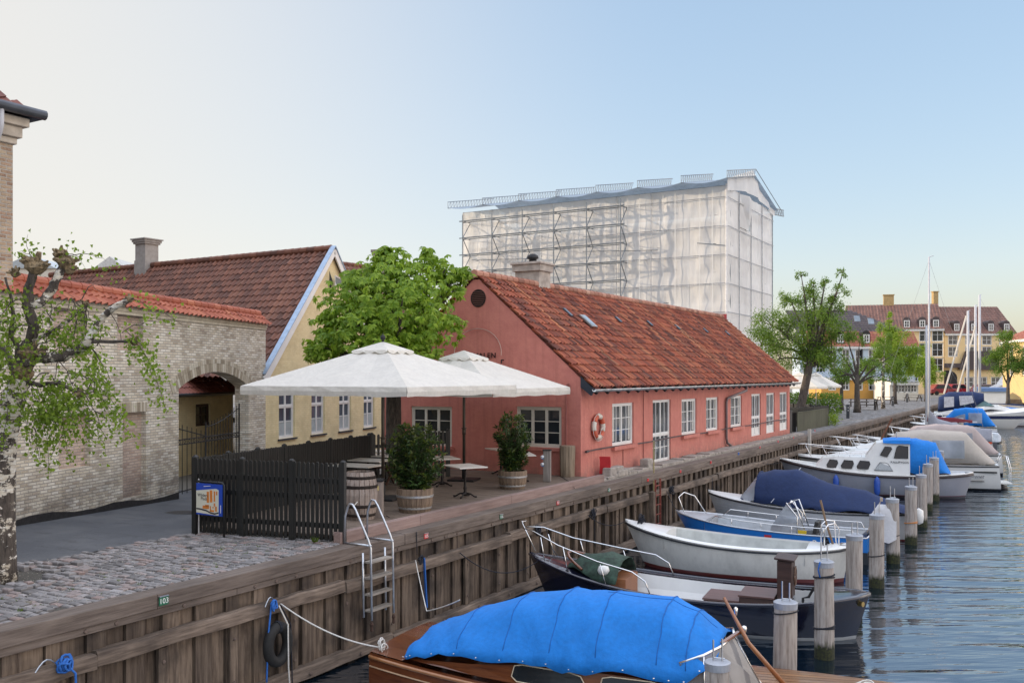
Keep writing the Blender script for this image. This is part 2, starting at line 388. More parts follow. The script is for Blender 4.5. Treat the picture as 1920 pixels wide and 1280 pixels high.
# granite setts laid in courses across the quay
mb = MB(); y = 1.5
while y < 13.4:
    cw = random.uniform(.1, .14); x = -14.2 + random.uniform(-.1, .05)
    while x < -11.02:
        L = random.uniform(.13, .25)
        if x + L > -10.98: L = -10.99 - x
        if L < .05: break
        near_tree = math.hypot(x + L / 2 + 13.42, y - 8.07)
        if near_tree > .55 and random.random() > .015 and (y < 12.9 - (-11 - x) * .21 + .3):
            g = random.uniform(.007, .02); h = random.uniform(-.012, .012) + .012 + (random.uniform(0, .05) if near_tree < 1.1 else 0)
            tx, ty = random.uniform(-.03, .03), random.uniform(-.05, .05); wob = .02 * math.sin(x * 2.1)
            cx, cy = x + L / 2, y + cw / 2 + wob; rz = random.uniform(-.05, .05)
            hx, hy = L / 2 - g, cw / 2 - g
            P = []
            for ins, zz in ((0, -.05), (.0, h - .012), (.014, h)):
                for a, bb in ((-1, -1), (1, -1), (1, 1), (-1, 1)):
                    px, py = a * (hx - ins) + random.uniform(-.006, .006), bb * (hy - ins) + random.uniform(-.005, .005)
                    P.append((cx + px * math.cos(rz) - py * math.sin(rz), cy + px * math.sin(rz) + py * math.cos(rz), zz + (px * tx + py * ty if zz > -.04 else 0)))
            mb.add(P, [(i, (i + 1) % 4, 4 + (i + 1) % 4, 4 + i) for i in range(4)] + [(4 + i, 4 + (i + 1) % 4, 8 + (i + 1) % 4, 8 + i) for i in range(4)] + [(8, 9, 10, 11)])
        x += L
    y += cw
tag(mb.build('cobblestones', M_sett('granite_setts', (.21, .2, .2))), kind='structure')
# grey chippings and scraps of weed between the setts
V = []; F = []
for i in range(2600):
    x = random.uniform(-14.2, -11.05); y = random.uniform(3, 12.4)
    s = random.uniform(.004, .011); z = random.uniform(.0, .012); k = len(V); a = random.uniform(0, 6)
    V += [(x + s * math.cos(a), y + s * math.sin(a), z), (x + s * math.cos(a + 2), y + s * math.sin(a + 2), z), (x + s * math.cos(a + 4), y + s * math.sin(a + 4), z), (x, y, z + s)]
    F += [(k, k + 1, k + 3), (k + 1, k + 2, k + 3), (k + 2, k, k + 3)]
tag(fast_mesh('chippings', np.array(V), np.array(F), M_plain('chips', (.45, .41, .33), .9, var=.4, ns=60)), kind='stuff', label='pale grit scattered over the cobblestones', cat='grit')
V = []; F = []
for i in range(42):
    cx = random.uniform(-12.6, -11.1); cy = random.uniform(7, 12); 
    if i < 4: cx, cy = -11.5 + random.uniform(-.03, .03), 12.65
    for j in range(10 if i > 3 else 14):
        a = random.uniform(0, 6.28); L = random.uniform(.02, .045) * (3 if i < 4 else 1); k = len(V); e = .006
        V += [(cx + .02 * math.cos(a) - e, cy + .02 * math.sin(a), .0), (cx + .02 * math.cos(a) + e, cy + .02 * math.sin(a), .0), (cx + (.02 + L * .6) * math.cos(a), cy + (.02 + L * .6) * math.sin(a), L)]
        F.append((k, k + 1, k + 2))
tag(fast_mesh('weeds', np.array(V), np.array(F), M_leaf('weed_leaf', (.07, .12, .02), (.14, .2, .03))), kind='stuff', label='small weeds growing between the cobblestones', cat='weeds')

# far quay paving
m, t, b = new_mat('sett_paving'); v = coords(t)
vo = t.nodes.new('ShaderNodeTexVoronoi'); vo.inputs['Scale'].default_value = 4.5; t.links.new(v, vo.inputs['Vector'])
cs = t.nodes.new('ShaderNodeSeparateColor'); t.links.new(vo.outputs['Color'], cs.inputs[0])
c = ramp(t, cs.outputs[0], [(0, (.11, .11, .12)), (1, (.27, .26, .26))])
c = mix(t, ramp(t, vo.outputs['Distance'], [(.5, (0, 0, 0)), (.7, (1, 1, 1))]), c, (.07, .065, .055))
t.links.new(c, b.inputs['Base Color']); b.inputs['Roughness'].default_value = .75
bump(t, b, mth(t, 'SUBTRACT', 1, vo.outputs['Distance']), .8, .03)
mb = MB(); mb.grid([[(x, y, 0.) for y in (47, 90, 131)] for x in (-75, -30, -10.9)], flip=True)
tag(mb.build('quay_paving', m), kind='structure')
mb = MB(); mb.grid([[(x, y, -.35) for y in (-80, 48, 131)] for x in (-1500, -60, -10.95)], flip=True)
mb.grid([[(x, y, -.01) for y in (130.5, 400, 2500)] for x in (-1500, -10.9, 1500)], flip=True)
tag(mb.build('ground', M_plain('far_ground', (.16, .15, .13), .9, var=.3, ns=.3)), kind='structure')

# water
m, t, b = new_mat('canal_water'); v = coords(t)
b.inputs['Base Color'].default_value = (.003, .009, .016, 1); b.inputs['Roughness'].default_value = .035; b.inputs['IOR'].default_value = 1.33; b.inputs['Specular IOR Level'].default_value = .85
def rippled(ang, sx_, sy_):
    a_ = t.nodes.new('ShaderNodeMapping'); a_.inputs['Rotation'].default_value = (0, 0, ang); t.links.new(v, a_.inputs[0])
    b_ = t.nodes.new('ShaderNodeMapping'); b_.inputs['Scale'].default_value = (sx_, sy_, 1); t.links.new(a_.outputs[0], b_.inputs[0]); return b_.outputs[0]
n1 = noise(t, rippled(-TH + R(4), .28, 1.5), 1.1, 2, .45); n2 = noise(t, rippled(-TH - R(8), .7, 4.5), 1.3, 2, .5)
h = mth(t, 'ADD', n1, mth(t, 'MULTIPLY', n2, .22))
wb_ = bump(t, b, h, 1., .075)
gl_ = t.nodes.new('ShaderNodeBsdfGlossy'); gl_.inputs['Color'].default_value = (.72, .82, .95, 1); gl_.inputs['Roughness'].default_value = .04; t.links.new(wb_.outputs[0], gl_.inputs['Normal'])
mx_ = t.nodes.new('ShaderNodeMixShader'); mx_.inputs[0].default_value = .25; t.links.new(b.outputs[0], mx_.inputs[1]); t.links.new(gl_.outputs[0], mx_.inputs[2]); t.links.new(mx_.outputs[0], t.nodes['Material Output'].inputs[0])
mb = MB(); mb.grid([[(x, y, -2.) for y in (-60, 20, 131)] for x in (-10.95, 40, 400)], flip=True)
tag(mb.build('water', m), kind='structure')

# ------------------------------------------------------------------ timber quay wall
QX = -10.65
pl_wood = M_wood('weathered_planking', (.045, .028, .019), (.29, .22, .16), 2, .85, 3.5, 12, 1., dark=(.016, .011, .009), dk=.9, island=.6)
beam_wood = M_wood('weathered_beam', (.065, .045, .033), (.28, .215, .165), 1, .85, 2.5, 15, 1., dk=.75, island=.25)
cap_wood = M_wood('cap_timber', (.085, .062, .05), (.25, .2, .165), 1, .8, 1.2, 16, .7, dk=.5, island=.3)
quay = thing('quay_wall', 'weathered brown timber sheet wall holding up the canal quay', 'quay wall', (QX, 0, 0))
mb = MB(); y = -3.; k = 0
while y < 131:
    wd = random.uniform(.24, .31); off = (-.0 if k % 2 else -.05) - random.uniform(0, .015)
    if y > 21: off = (-.0 if k % 2 else -.2); wd *= .9
    mb.b2((QX - .16 + off, y + .004, -2.45), (QX - .07 + off, y + wd - .004, -.3)); y += wd; k += 1
mb.build('planking', pl_wood, quay)
mb = MB(); y = -3.
while y < 131:
    L = random.uniform(5.2, 6.8); j = random.uniform(-.012, .012)
    mb.b2((QX - .37, y + .003, -.2), (QX + j * .5, y + L - .003, 0.004 + j * .4)); y += L
mb.build('cap_beam', cap_wood, quay, bevel=.012)
mb = MB(); y = -1.
while y < 131:
    L = random.uniform(5.2, 6.8); mb.b2((QX - .2, y + .003, -.305), (QX - .03, y + L - .003, -.204)); y += L
mb.build('cap_board', cap_wood, quay, bevel=.008)
def rough_beam(name, z0, z1, x0, x1, seg=.35):
    """old baulks with a worn, uneven top edge"""
    mb = MB(); y = -2.5
    while y < 131:
        L = random.uniform(4, 6.5); n = int(L / seg) if y < 60 else 3; rows = []
        dz = random.uniform(-.03, .03); dx = random.uniform(-.02, .02)
        for i in range(n + 1):
            yy = y + L * i / n - (.01 if i == n else 0); a = random.uniform(-.014, .014); c = random.uniform(-.012, .012)
            rows.append([(x0, yy, z0 + dz), (x1 + dx, yy, z0 + dz + a), (x1 + dx + c, yy, (z0 + z1) / 2 + dz), (x1 + dx + c - .01, yy, z1 + dz - .025 + a), (x1 + dx - .03, yy, z1 + dz + a), (x0, yy, z1 + dz)])
        mb.grid(rows, flip=True); mb.add(rows[0], [(5, 4, 3, 2, 1, 0)]); mb.add(rows[-1], [(0, 1, 2, 3, 4, 5)]); y += L
    mb.build(name, beam_wood, quay)
rough_beam('upper_wale', -.75, -.56, QX - .1, QX + .07)
rough_beam('lower_wale', -1.98, -1.78, QX - .1, QX + .09)
py = G(173, 1240, -1.2)
PY = [-.2 + WX(330, 1190, QX).y + 1.28 * k for k in range(-6, 90)]
bolts = MB()
for yy in PY:
    if yy > 128: continue
    mb = MB(); mb.box((QX - .045, yy, -1.27), (.07, .16, 1.03)); mb.build('post', pl_wood, quay, bevel=.01)
    if yy < 50:
        for z in (-.95, -1.6): bolts.lathe([(0.001, 0), (.03, .0), (.026, .02), (.001, .024)], (0, 0, 0), 8); n = 8 * 4; bolts.v[-n:] = [(QX - .015 + p[2], yy + p[0], z + p[1]) for p in bolts.v[-n:]]
yy = -1.
while yy < 60:
    bolts.lathe([(0.001, 0), (.032, .0), (.026, .018), (.001, .022)], (0, 0, 0), 8); bolts.v[-32:] = [(QX - .032 + p[2], yy + p[0], -.255 + p[1]) for p in bolts.v[-32:]]; yy += random.choice((.45, 1.35, 1.1))
yy = 0.
while yy < 50:
    bolts.lathe([(0.001, 0), (.035, .0), (.03, .012), (.001, .016)], (0, 0, 0), 10); bolts.v[-40:] = [(QX + .095 + p[2], yy + p[0], -1.88 + p[1]) for p in bolts.v[-40:]]; yy += 1.28
bolts.build('bolt_heads', M_plain('rusty_bolt', (.16, .12, .1), .7, .5, var=.4, ns=50), quay)
# far side of the basin
mb = MB(); mb.b2((-10.9, 130.4, -3), (400, 131, .02))
o = mb.build('far_quay_wall', M_wood('far_planking', (.2, .14, .09), (.34, .26, .18), 2, .85)); tag(o, 'brown timber wall closing the far end of the harbour basin', 'quay wall')

# ------------------------------------------------------------------ terrace deck
FA = (-11.0, 12.9); FB = (-14.13, 12.24); FC = (-16.6, 23.6)
deck_wood = M_wood('deck_boards_grey', (.13, .095, .07), (.27, .21, .165), 0, .7, 1.2, 20, .4, dk=.4, island=.35)
deck = thing('wooden_terrace', 'grey brown wooden deck in front of the pink house', 'deck', (-13.5, 18, 0), kind='structure')
mb = MB(); y = 12.3
while y < 23.86:
    e = -14.1 - (y - 12.24) * .218 - .2
    x0 = max(e, -19.); x1 = -11.02 if y > 12.95 else -11 - (12.95 - y) / .21
    xm = x0 + (x1 - x0) * random.uniform(.3, .7)
    mb.b2((x0, y + .003, .06), (xm - .003, y + .117, .115 + random.uniform(-.002, .002))); mb.b2((xm, y + .003, .06), (x1, y + .117, .115 + random.uniform(-.002, .002)))
    y += .12
mb.build('deck_boards', deck_wood, deck)
curb_wood = M_wood('kerb_timber', (.23, .15, .13), (.4, .29, .26), 1, .75, 1.5, 18, .5, dk=.3, island=.3)
mb = MB(); y = 12.75
for L in (2.4, 3.6, 3.2, 2.0):
    e = min(y + L, 23.9); mb.b2((-11.16, y + .004, -.0), (-10.995, e - .004, .205)); y += L
mb.build('kerb', curb_wood, deck, bevel=.008)
mb = MB(); mb.b2((-11.75, 12.7, -.3), (-10.98, 47, -.004)); mb.prism([(-14.0, 12.35, -.3), (-11.0, 12.95, -.3), (-11.0, 23.95, -.3), (-16.7, 23.95, -.3)], (0, 0, .32))
tag(mb.build('quay_edge_strip', M_plain('gravel_strip', (.24, .215, .18), .95, var=.4, ns=14, bmp=.8, bs=70)), kind='structure')
# rubble foundation of the pink house
mb = MB(); y = 23.3
while y < 47.6:
    L = random.uniform(.4, 1.1); mb.box((-11.42 + random.uniform(-.03, .03), y + L / 2, .0), (.52, L - .01, .14 + random.uniform(-.05, .06)), rz=random.uniform(-.02, .02)); y += L
o = mb.build('stone_footing', concrete, bevel=.02); tag(o, 'rough grey rubble footing along the foot of the pink house', 'footing')

mh = G(338, 947); mh.z = road_z(mh.x, mh.y); mb = MB(); mb.lathe([(.34, -.004), (.34, .004), (.28, .006), (.001, .006)], mh, 24); o = mb.build('manhole_cover', dark_iron); tag(o, 'dark round manhole cover in the asphalt near the gateway', 'manhole cover')
# ------------------------------------------------------------------ pantile roofs
def tiles(mb, O, U, V, W, H, tw=.235, th=.34, amp=.028, lift=.035, seg=6, jit=.006, inside=None, ragged=0.):
    O, U, V = Vector(O), Vector(U).normalized(), Vector(V).normalized(); Nn = U.cross(V).normalized()
    nu = max(1, round(W / tw)); nv = max(1, round(H / th)); tw = W / nu; th = H / nv
    prof = [amp * (1.0 * math.cos(2 * math.pi * k / seg) + .35 * math.sin(4 * math.pi * k / seg)) for k in range(seg + 1)]
    for j in range(nv):
        for i in range(nu):
            if inside and not inside((i + .5) * tw, (j + .5) * th): continue
            dz = random.uniform(-jit, jit); dv = random.uniform(-.4, .4) * jit * 2; v0 = j * th - .03 + dv; v1 = (j + 1) * th + .02
            lo = []; hi = []; lp = []
            for k in range(seg + 1):
                u = (i + k / seg) * tw
                lo.append(O + U * u + V * v0 + Nn * (prof[k] + lift + dz)); hi.append(O + U * u + V * v1 + Nn * (prof[k] + dz * .5)); lp.append(O + U * u + V * (v0 + .004) + Nn * (prof[k] + lift + dz - .026))
            n = seg + 1; fs = []; us = []
            for k in range(seg):
                fs.append((k, k + 1, n + k + 1, n + k)); us.append([(i + .05 + .9 * k / seg, j + .05), (i + .05 + .9 * (k + 1) / seg, j + .05), (i + .05 + .9 * (k + 1) / seg, j + .95), (i + .05 + .9 * k / seg, j + .95)])
                fs.append((2 * n + k, 2 * n + k + 1, k + 1, k)); us.append([(i + .5, j + .05)] * 4)
            mb.add(lo + hi + lp, fs, us)
    return mb
def ridge(mb, a, b, r=.11, L=.38):
    a, b = Vector(a), Vector(b); n = max(1, int((b - a).length / L)); d = (b - a) / n
    for i in range(n):
        p = a + d * i; q = a + d * (i + 1.06)
        mb.tube([p, q], [r * 1.12, r], 10); mb.uv[-12:] = [[(i + .5, 0.5)] * len(f) for f in mb.f[-12:]]
    return mb

def wall_quads(O, U, W, H0, H1, holes, depth, Nn, mb, base=0.):
    """wall with rectangular openings (u0,u1,z0,z1) and reveals; the top runs from H0 to H1"""
    O, U, Nn = Vector(O), Vector(U).normalized(), Vector(Nn).normalized(); Z = Vector((0, 0, 1))
    us = sorted({0., W} | {h[0] for h in holes} | {h[1] for h in holes}); zmax = min(H0, H1)
    zs = sorted({base, zmax} | {h[2] for h in holes} | {h[3] for h in holes})
    P = lambda u, z, d=0: O + U * u + Z * z - Nn * d
    for a, b in zip(us, us[1:]):
        for c, d in zip(zs, zs[1:]):
            if any(h[0] < (a + b) / 2 < h[1] and h[2] < (c + d) / 2 < h[3] for h in holes): continue
            mb.add([P(a, c), P(b, c), P(b, d), P(a, d)], [(0, 1, 2, 3)])
    if H0 != H1: mb.add([P(0, zmax), P(W, zmax), P(W, H1), P(0, H0)], [(0, 1, 2, 3)])
    for u0, u1, z0, z1 in holes:
        for q in ([(u0, z0), (u1, z0)], [(u1, z0), (u1, z1)], [(u1, z1), (u0, z1)], [(u0, z1), (u0, z0)]):
            (a, c), (b, d) = q; mb.add([P(a, c), P(b, d), P(b, d, depth), P(a, c, depth)], [(0, 1, 2, 3)])
    return mb

def window(parent, O, U, Nn, w, h, leaves=2, cols=1, rows=3, name='window', frm=None, gl=None, fw=.055, mw=.022, transom=None, curtain=None, sill=None, label=None, panel=0.):
    """O = lower left corner of the opening at the depth of the frame"""
    frm = frm or white; gl = gl or glass
    O, U, Nn = Vector(O), Vector(U).normalized(), Vector(Nn).normalized(); Z = Vector((0, 0, 1))
    def bar(mb, u0, u1, z0, z1, d0, d1):
        P = [O + U * u + Z * z + Nn * d for d in (d0, d1) for u, z in ((u0, z0), (u1, z0), (u1, z1), (u0, z1))]
        mb.add(P, [(3, 2, 1, 0), (4, 5, 6, 7), (0, 1, 5, 4), (1, 2, 6, 5), (2, 3, 7, 6), (3, 0, 4, 7)])
    mb = MB(); f = fw
    for q in ((0, w, 0, f), (0, w, h - f, h), (0, f, f, h - f), (w - f, w, f, h - f)): bar(mb, *q, -.03, .035)
    lw = (w - 2 * f) / leaves
    zr = [(f, h - f)] if not transom else [(f, transom - .02), (transom + .02, h - f)]
    if transom: bar(mb, f, w - f, transom - .02, transom + .02, -.028, .04)
    for za, zb in zr:
        rr = rows if not transom else (2 if zb < h - f - .01 else 1)
        for i in range(leaves):
            a = f + i * lw + .004; bb = a + lw - .008; s = .038
            z0 = za + .004; z1 = zb - .004
            for q in ((a, bb, z0, z0 + s), (a, bb, z1 - s, z1), (a, a + s, z0 + s, z1 - s), (bb - s, bb, z0 + s, z1 - s)): bar(mb, *q, -.015, .026)
            pb = z0 + s
            if panel and za == f:
                bar(mb, a + s, bb - s, z0 + s, z0 + s + panel, -.01, .012); pb = z0 + s + panel + .03; bar(mb, a + s, bb - s, pb - .03, pb, -.012, .022)
            for c in range(1, cols): x = a + s + (bb - a - 2 * s) * c / cols; bar(mb, x - mw / 2, x + mw / 2, pb, z1 - s, -.012, .02)
            for c in range(1, rr): z = pb + (z1 - s - pb) * c / rr; bar(mb, a + s, bb - s, z - mw / 2, z + mw / 2, -.010, .018)
    fo = mb.build(name, frm, parent)
    if label: fo['label'] = label
    g = MB(); bar(g, f, w - f, f, h - f, -.012, -.006); g.build('pane', gl, fo)
    if curtain:
        c = MB()
        for (u0, u1, z0, z1) in curtain[1]: bar(c, u0 * w, u1 * w, z0 * h, z1 * h, -.004, -.001)
        c.build('curtain', curtain[0], fo)
    if sill:
        s = MB(); a, bdep, th = sill[1:]; bar(s, -a, w + a, -th, -.002, -.02, bdep); s.build('sill', sill[0], fo)
    return fo

# ------------------------------------------------------------------ brick courtyard wall with arch
WA = Vector((-17.99, 11.19, 0)); w_ang = math.atan2(math.cos(R(20.3)), -math.sin(R(20.3)))
WU = Vector((math.cos(w_ang), math.sin(w_ang), 0)); WN = Vector((WU.y, -WU.x, 0))     # WN faces the street
WQ = WA + WU * 5
def wl(u, v):   # pixel -> (distance along the wall, z)
    p = LP(u, v, WA, WQ); return ((p - WA).dot(WU), p.z)
bw = thing('courtyard_wall', 'tall pale brick wall with arched gateway and red tile coping', 'brick wall', WA, w_ang)
wend, ztop = wl(498, 606)[0], wl(300, 580)[1]
ztop = 4.62
a0, a1 = wl(335, 800)[0], wl(466, 800)[0]; ac = (a0 + a1) / 2; crown = wl(392, 697)[1]; spring = wl(335, 728)[1]; zb = -.5
pale_brick = M_brick('pale_brick', [(.26, .2, .15), (.6, .53, .41), (.74, .69, .58), (.82, .8, .74)], (.42, .39, .34), .235, .068, .9, dirt_h=1.1, msize=.011)
mb = MB(); T = .45
def Pw(s, z, d=0.): return WA + WU * s + Vector((0, 0, z)) - WN * d
# blind recesses in the left part
rec = [(*sorted((wl(101, 700)[0], wl(161, 700)[0])), wl(160, 673)[1], wl(160, 580)[1]), (*sorted((wl(220, 640)[0], wl(269, 640)[0])), wl(245, 657)[1], wl(245, 588)[1]),
       (*sorted((wl(110, 850)[0], wl(169, 850)[0])), wl(140, 877)[1], wl(140, 778)[1]), (*sorted((wl(230, 850)[0], wl(274, 850)[0])), wl(250, 932)[1], wl(250, 773)[1])]
front = MB()
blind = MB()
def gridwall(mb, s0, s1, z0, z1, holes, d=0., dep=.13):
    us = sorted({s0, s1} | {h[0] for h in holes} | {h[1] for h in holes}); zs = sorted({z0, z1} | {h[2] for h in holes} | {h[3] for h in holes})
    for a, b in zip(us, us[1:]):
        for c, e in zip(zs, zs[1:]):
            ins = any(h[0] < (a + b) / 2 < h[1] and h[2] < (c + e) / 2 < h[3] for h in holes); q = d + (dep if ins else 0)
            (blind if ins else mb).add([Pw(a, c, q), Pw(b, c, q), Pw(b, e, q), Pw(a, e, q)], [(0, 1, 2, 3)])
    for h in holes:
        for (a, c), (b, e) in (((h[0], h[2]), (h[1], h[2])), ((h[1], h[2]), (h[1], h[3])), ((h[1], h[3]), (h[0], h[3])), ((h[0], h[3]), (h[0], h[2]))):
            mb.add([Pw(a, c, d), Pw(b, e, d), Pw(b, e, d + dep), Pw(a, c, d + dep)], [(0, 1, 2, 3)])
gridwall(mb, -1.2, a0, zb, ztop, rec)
# arch: polygon strip above the opening
NA = 20; hw = (a1 - a0) / 2; rise = crown - spring; rad = (hw * hw + rise * rise) / (2 * rise); cz = crown - rad
arc = []
for i in range(NA + 1):
    s = a0 + 2 * hw * i / NA; arc.append((s, cz + math.sqrt(rad * rad - (s - ac) ** 2)))
for d in (0., T):
    for (s, z), (s2, z2) in zip(arc, arc[1:]): mb.add([Pw(s, z, d), Pw(s2, z2, d), Pw(s2, ztop, d), Pw(s, ztop, d)], [(0, 1, 2, 3)])
for (s, z), (s2, z2) in zip(arc, arc[1:]): mb.add([Pw(s, z), Pw(s2, z2), Pw(s2, z2, T), Pw(s, z, T)], [(0, 1, 2, 3)])
mb.add([Pw(a0, zb), Pw(a0, spring), Pw(a0, spring, T), Pw(a0, zb, T)], [(0, 1, 2, 3)]); mb.add([Pw(a1, zb), Pw(a1, spring), Pw(a1, spring, T), Pw(a1, zb, T)], [(0, 1, 2, 3)])
gridwall(mb, a1, wend, zb, ztop, [])
mb.add([Pw(wend, zb), Pw(wend, ztop), Pw(wend, ztop, T), Pw(wend, zb, T)], [(0, 1, 2, 3)])
mb.add([Pw(-1.2, zb, T), Pw(a0, zb, T), Pw(a0, ztop, T), Pw(-1.2, ztop, T)], [(0, 1, 2, 3)]); mb.add([Pw(a1, zb, T), Pw(wend, zb, T), Pw(wend, ztop, T), Pw(a1, ztop, T)], [(0, 1, 2, 3)])
mb.add([Pw(-1.2, ztop), Pw(wend, ztop), Pw(wend, ztop, T), Pw(-1.2, ztop, T)], [(0, 1, 2, 3)])
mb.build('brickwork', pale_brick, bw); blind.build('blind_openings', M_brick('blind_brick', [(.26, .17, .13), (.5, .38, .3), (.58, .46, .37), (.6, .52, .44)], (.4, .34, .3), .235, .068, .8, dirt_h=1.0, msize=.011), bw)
# voussoirs
vous = M_plain('arch_bricks', (.44, .39, .31), .85, var=.35, ns=9, bmp=.6, bs=50)
_m, _t, _b = new_mat('arch_brick'); ge = _t.nodes.new('ShaderNodeNewGeometry')
_c = ramp(_t, mth(_t, 'ADD', mth(_t, 'MULTIPLY', ge.outputs['Random Per Island'], .7), mth(_t, 'MULTIPLY', noise(_t, coords(_t), 22, 3), .3)), [(.1, (.2, .16, .11)), (.5, (.43, .38, .29)), (.9, (.58, .54, .45))])
_t.links.new(_c, _b.inputs['Base Color']); _b.inputs['Roughness'].default_value = .9; vous = _m
mb = MB(); nb = 44; amax = math.asin(hw / rad) + .07
for i in range(nb):
    a = -amax + 2 * amax * (i + .5) / nb
    for r0, L in ((.004, .24), (.25, .12)):
        p = Pw(ac + (rad + r0) * math.sin(a), cz + (rad + r0) * math.cos(a), -.004); q = Pw(ac + (rad + r0 + L) * math.sin(a), cz + (rad + r0 + L) * math.cos(a), -.004)
        mb.beam(p, q, 2 * amax * rad / nb - .012, .03, up=WN)
mb.build('arch_ring', vous, bw)
mb = MB()
for (s0, s1, z0, z1) in (rec[0], rec[1], rec[3]):
    n = int((s1 - s0 + .2) / .075)
    for i in range(n):
        s = s0 - .1 + (i + .5) * .075; mb.beam(Pw(s, z1 + .01, -.003), Pw(s, z1 + .24, -.003), .062, .02, up=WN)
mb.build('flat_arch', vous, bw)
mb = MB(); mb.prism([Pw(-1.2, ztop - .1, 0), Pw(wend + .02, ztop - .1, 0), Pw(wend + .02, ztop + .02, 0), Pw(-1.2, ztop + .02, 0)], WN * .05); mb.prism([Pw(-1.2, ztop - .18, 0), Pw(wend + .01, ztop - .18, 0), Pw(wend + .01, ztop - .102, 0), Pw(-1.2, ztop - .102, 0)], WN * .025)
mb.build('cornice', M_plain('lime_band', (.5, .46, .37), .9, var=.2, ns=6, bmp=.4), bw)
tar = M_plain('tarred_plinth', (.014, .013, .014), .7, var=.6, ns=8, bmp=.6, bs=20)
mb = MB()
for s0, s1 in ((-1.2, a0), (a1, wend)):
    n = 10; rows = []
    for i in range(n + 1):
        s = s0 + (s1 - s0) * i / n; p = Pw(s, 0); z = road_z(p.x, p.y); h = .13 + .05 * math.sin(s * 2.3)
        rows.append([Pw(s, z - .1, -.012), Pw(s, z + h, -.012), Pw(s, z + h, 0.01)])
    mb.grid(rows)
mb.build('plinth', tar, bw)
red_tile = M_tile('coping_tile', [(.26, .07, .04), (.36, .1, .055), (.42, .14, .08)], (.5, .2, .1), .2)
mb = MB(); c45 = math.cos(R(38)); s45 = math.sin(R(38))
tiles(mb, Pw(-1.2, ztop + .0, -.14), WU, -WN * c45 + Vector((0, 0, s45)), wend + 1.25, .58, amp=.035, lift=.04)
mb.build('coping_tiles', red_tile, bw); mb = MB(); tiles(mb, Pw(wend + .05, ztop, T + .14), -WU, WN * c45 + Vector((0, 0, s45)), wend + 1.25, .45, amp=.03)
ridge(mb, Pw(-1.2, ztop + .36, .27), Pw(wend + .05, ztop + .36, .27), .1); mb.build('coping_back', red_tile, bw)
# iron gates
for nm, s0, s1, rev, lab in (('left', a0 + .03, a0 + (a1 - a0) * .44, False, 'black wrought iron gate leaf hinged at the left side of the arch'), ('right', a0 + (a1 - a0) * .44 + .02, a1 - .22, True, 'black wrought iron gate leaf sweeping up at the right of the arch')):
    gt = thing('iron_gate', lab, 'gate', Pw(s0, -.3, .2), w_ang, group='iron gate leaves in the arch')
    mb = MB(); n = 7 if not rev else 12; zf = road_z(*Pw(s0, 0).xy) + .05
    def topz(u): return (wl(340, 800)[1] + .0) - .35 * u if not rev else wl(372, 803)[1] + .48 * u ** 1.6
    for i in range(n + 1):
        u = i / n; s = s0 + (s1 - s0) * u; zt = topz(u) if not rev else topz(u)
        mb.tube([Pw(s, zf, .2), Pw(s, zt + .13, .2)], .011 if 0 < i < n else .024, 6)
    mb.build('bars', black, gt)
    mb = MB(); zr = wl(400, 818)[1]
    for z in (zf + .08, zr, zr - .13): mb = MB(); mb.beam(Pw(s0, z, .2), Pw(s1, z, .2), .03, .03); mb.build('rail', black, gt)
    mb = MB(); mb.tube([Pw(s0 + (s1 - s0) * i / 10, topz(i / 10), .2) for i in range(11)], .016, 6)
    mb.build('top_rail', black, gt)
    mb = MB()
    for i in range(n):
        s = s0 + (s1 - s0) * (i + .5) / n; mb.tube([Pw(s + .045 * math.cos(a), zr - .065 + .045 * math.sin(a), .2) for a in [2 * math.pi * q / 10 for q in range(10)]], .008, 5, closed=True)
    mb.build('rings', black, gt)

# ------------------------------------------------------------------ tall brick building at the left edge
red_brick = M_brick('mottled_red_brick', [(.16, .07, .05), (.42, .3, .2), (.5, .4, .28), (.32, .14, .09)], (.46, .42, .36), .235, .075, .8)
cn = LP(24, 700, WA, WQ); tb = thing('corner_building', 'tall mottled red brick building with white downpipe at left edge', 'building', (cn.x, cn.y, 0))
zE = 8.12; cx, cy = cn.x + .0, cn.y
mb = MB(); mb.b2((cx - 16, cy - 40, -.4), (cx, cy, zE - .2)); mb.build('brick_wall', red_brick, tb)
mb = MB(); mb.b2((-62, -30, -.4), (-37, 20, 15)); mb.build('added_shade_block', red_brick, tb)  # invented block out of view, added to shade the terrace and pink gable
mb = MB()
for e, z0, z1 in ((.06, zE - .55, zE - .42), (.13, zE - .418, zE - .2), (.22, zE - .198, zE - .02)): mb.b2((cx - 16 - e, cy - 40, z0), (cx + e, cy + e, z1))
mb.build('cornice', M_plain('stone_cornice', (.5, .44, .36), .8, var=.2, bmp=.3), tb, bevel=.02)
mb = MB(); g0 = [(cx + .36, cy + .45, zE + .08), (cx + .36, cy - 40, zE + .08)]
mb.tube(g0, .1, 10); mb.tube([(cx + .3, cy + .38, zE + .08), (cx - 16, cy + .38, zE + .08)], .1, 10); mb.build('gutter', M_plain('zinc_gutter', (.1, .11, .13), .45, .6), tb, smooth=True)
mb = MB(); hh = 4.6
tiles(mb, (cx + .32, cy - 20, zE + .1), (0, 1, 0), (-.78, 0, .62), 20.3, 12, tw=.25, amp=.03, inside=lambda u, v: u < 20.3 - v * .78)
mb.build('roof', M_tile('dark_red_tile', [(.1, .035, .03), (.16, .055, .04), (.2, .07, .05)], (.2, .09, .06)), tb)
mb = MB(); mb.add([(cx + .3, cy + .35, zE + .06), (cx - 16, cy + .35, zE + .06), (cx - 8, cy - 8, zE + 6.4), (cx + .3, cy - 40, zE + .06), (cx - 8, cy - 40, zE + 6.4), (cx - 16.3, cy - 40, zE + .06)], [(0, 1, 2), (0, 2, 4, 3), (1, 5, 4, 2)]); mb.build('roof_deck', dark_iron, tb)
pipe_w = M_plain('pale_downpipe', (.5, .5, .52), .5, var=.08)
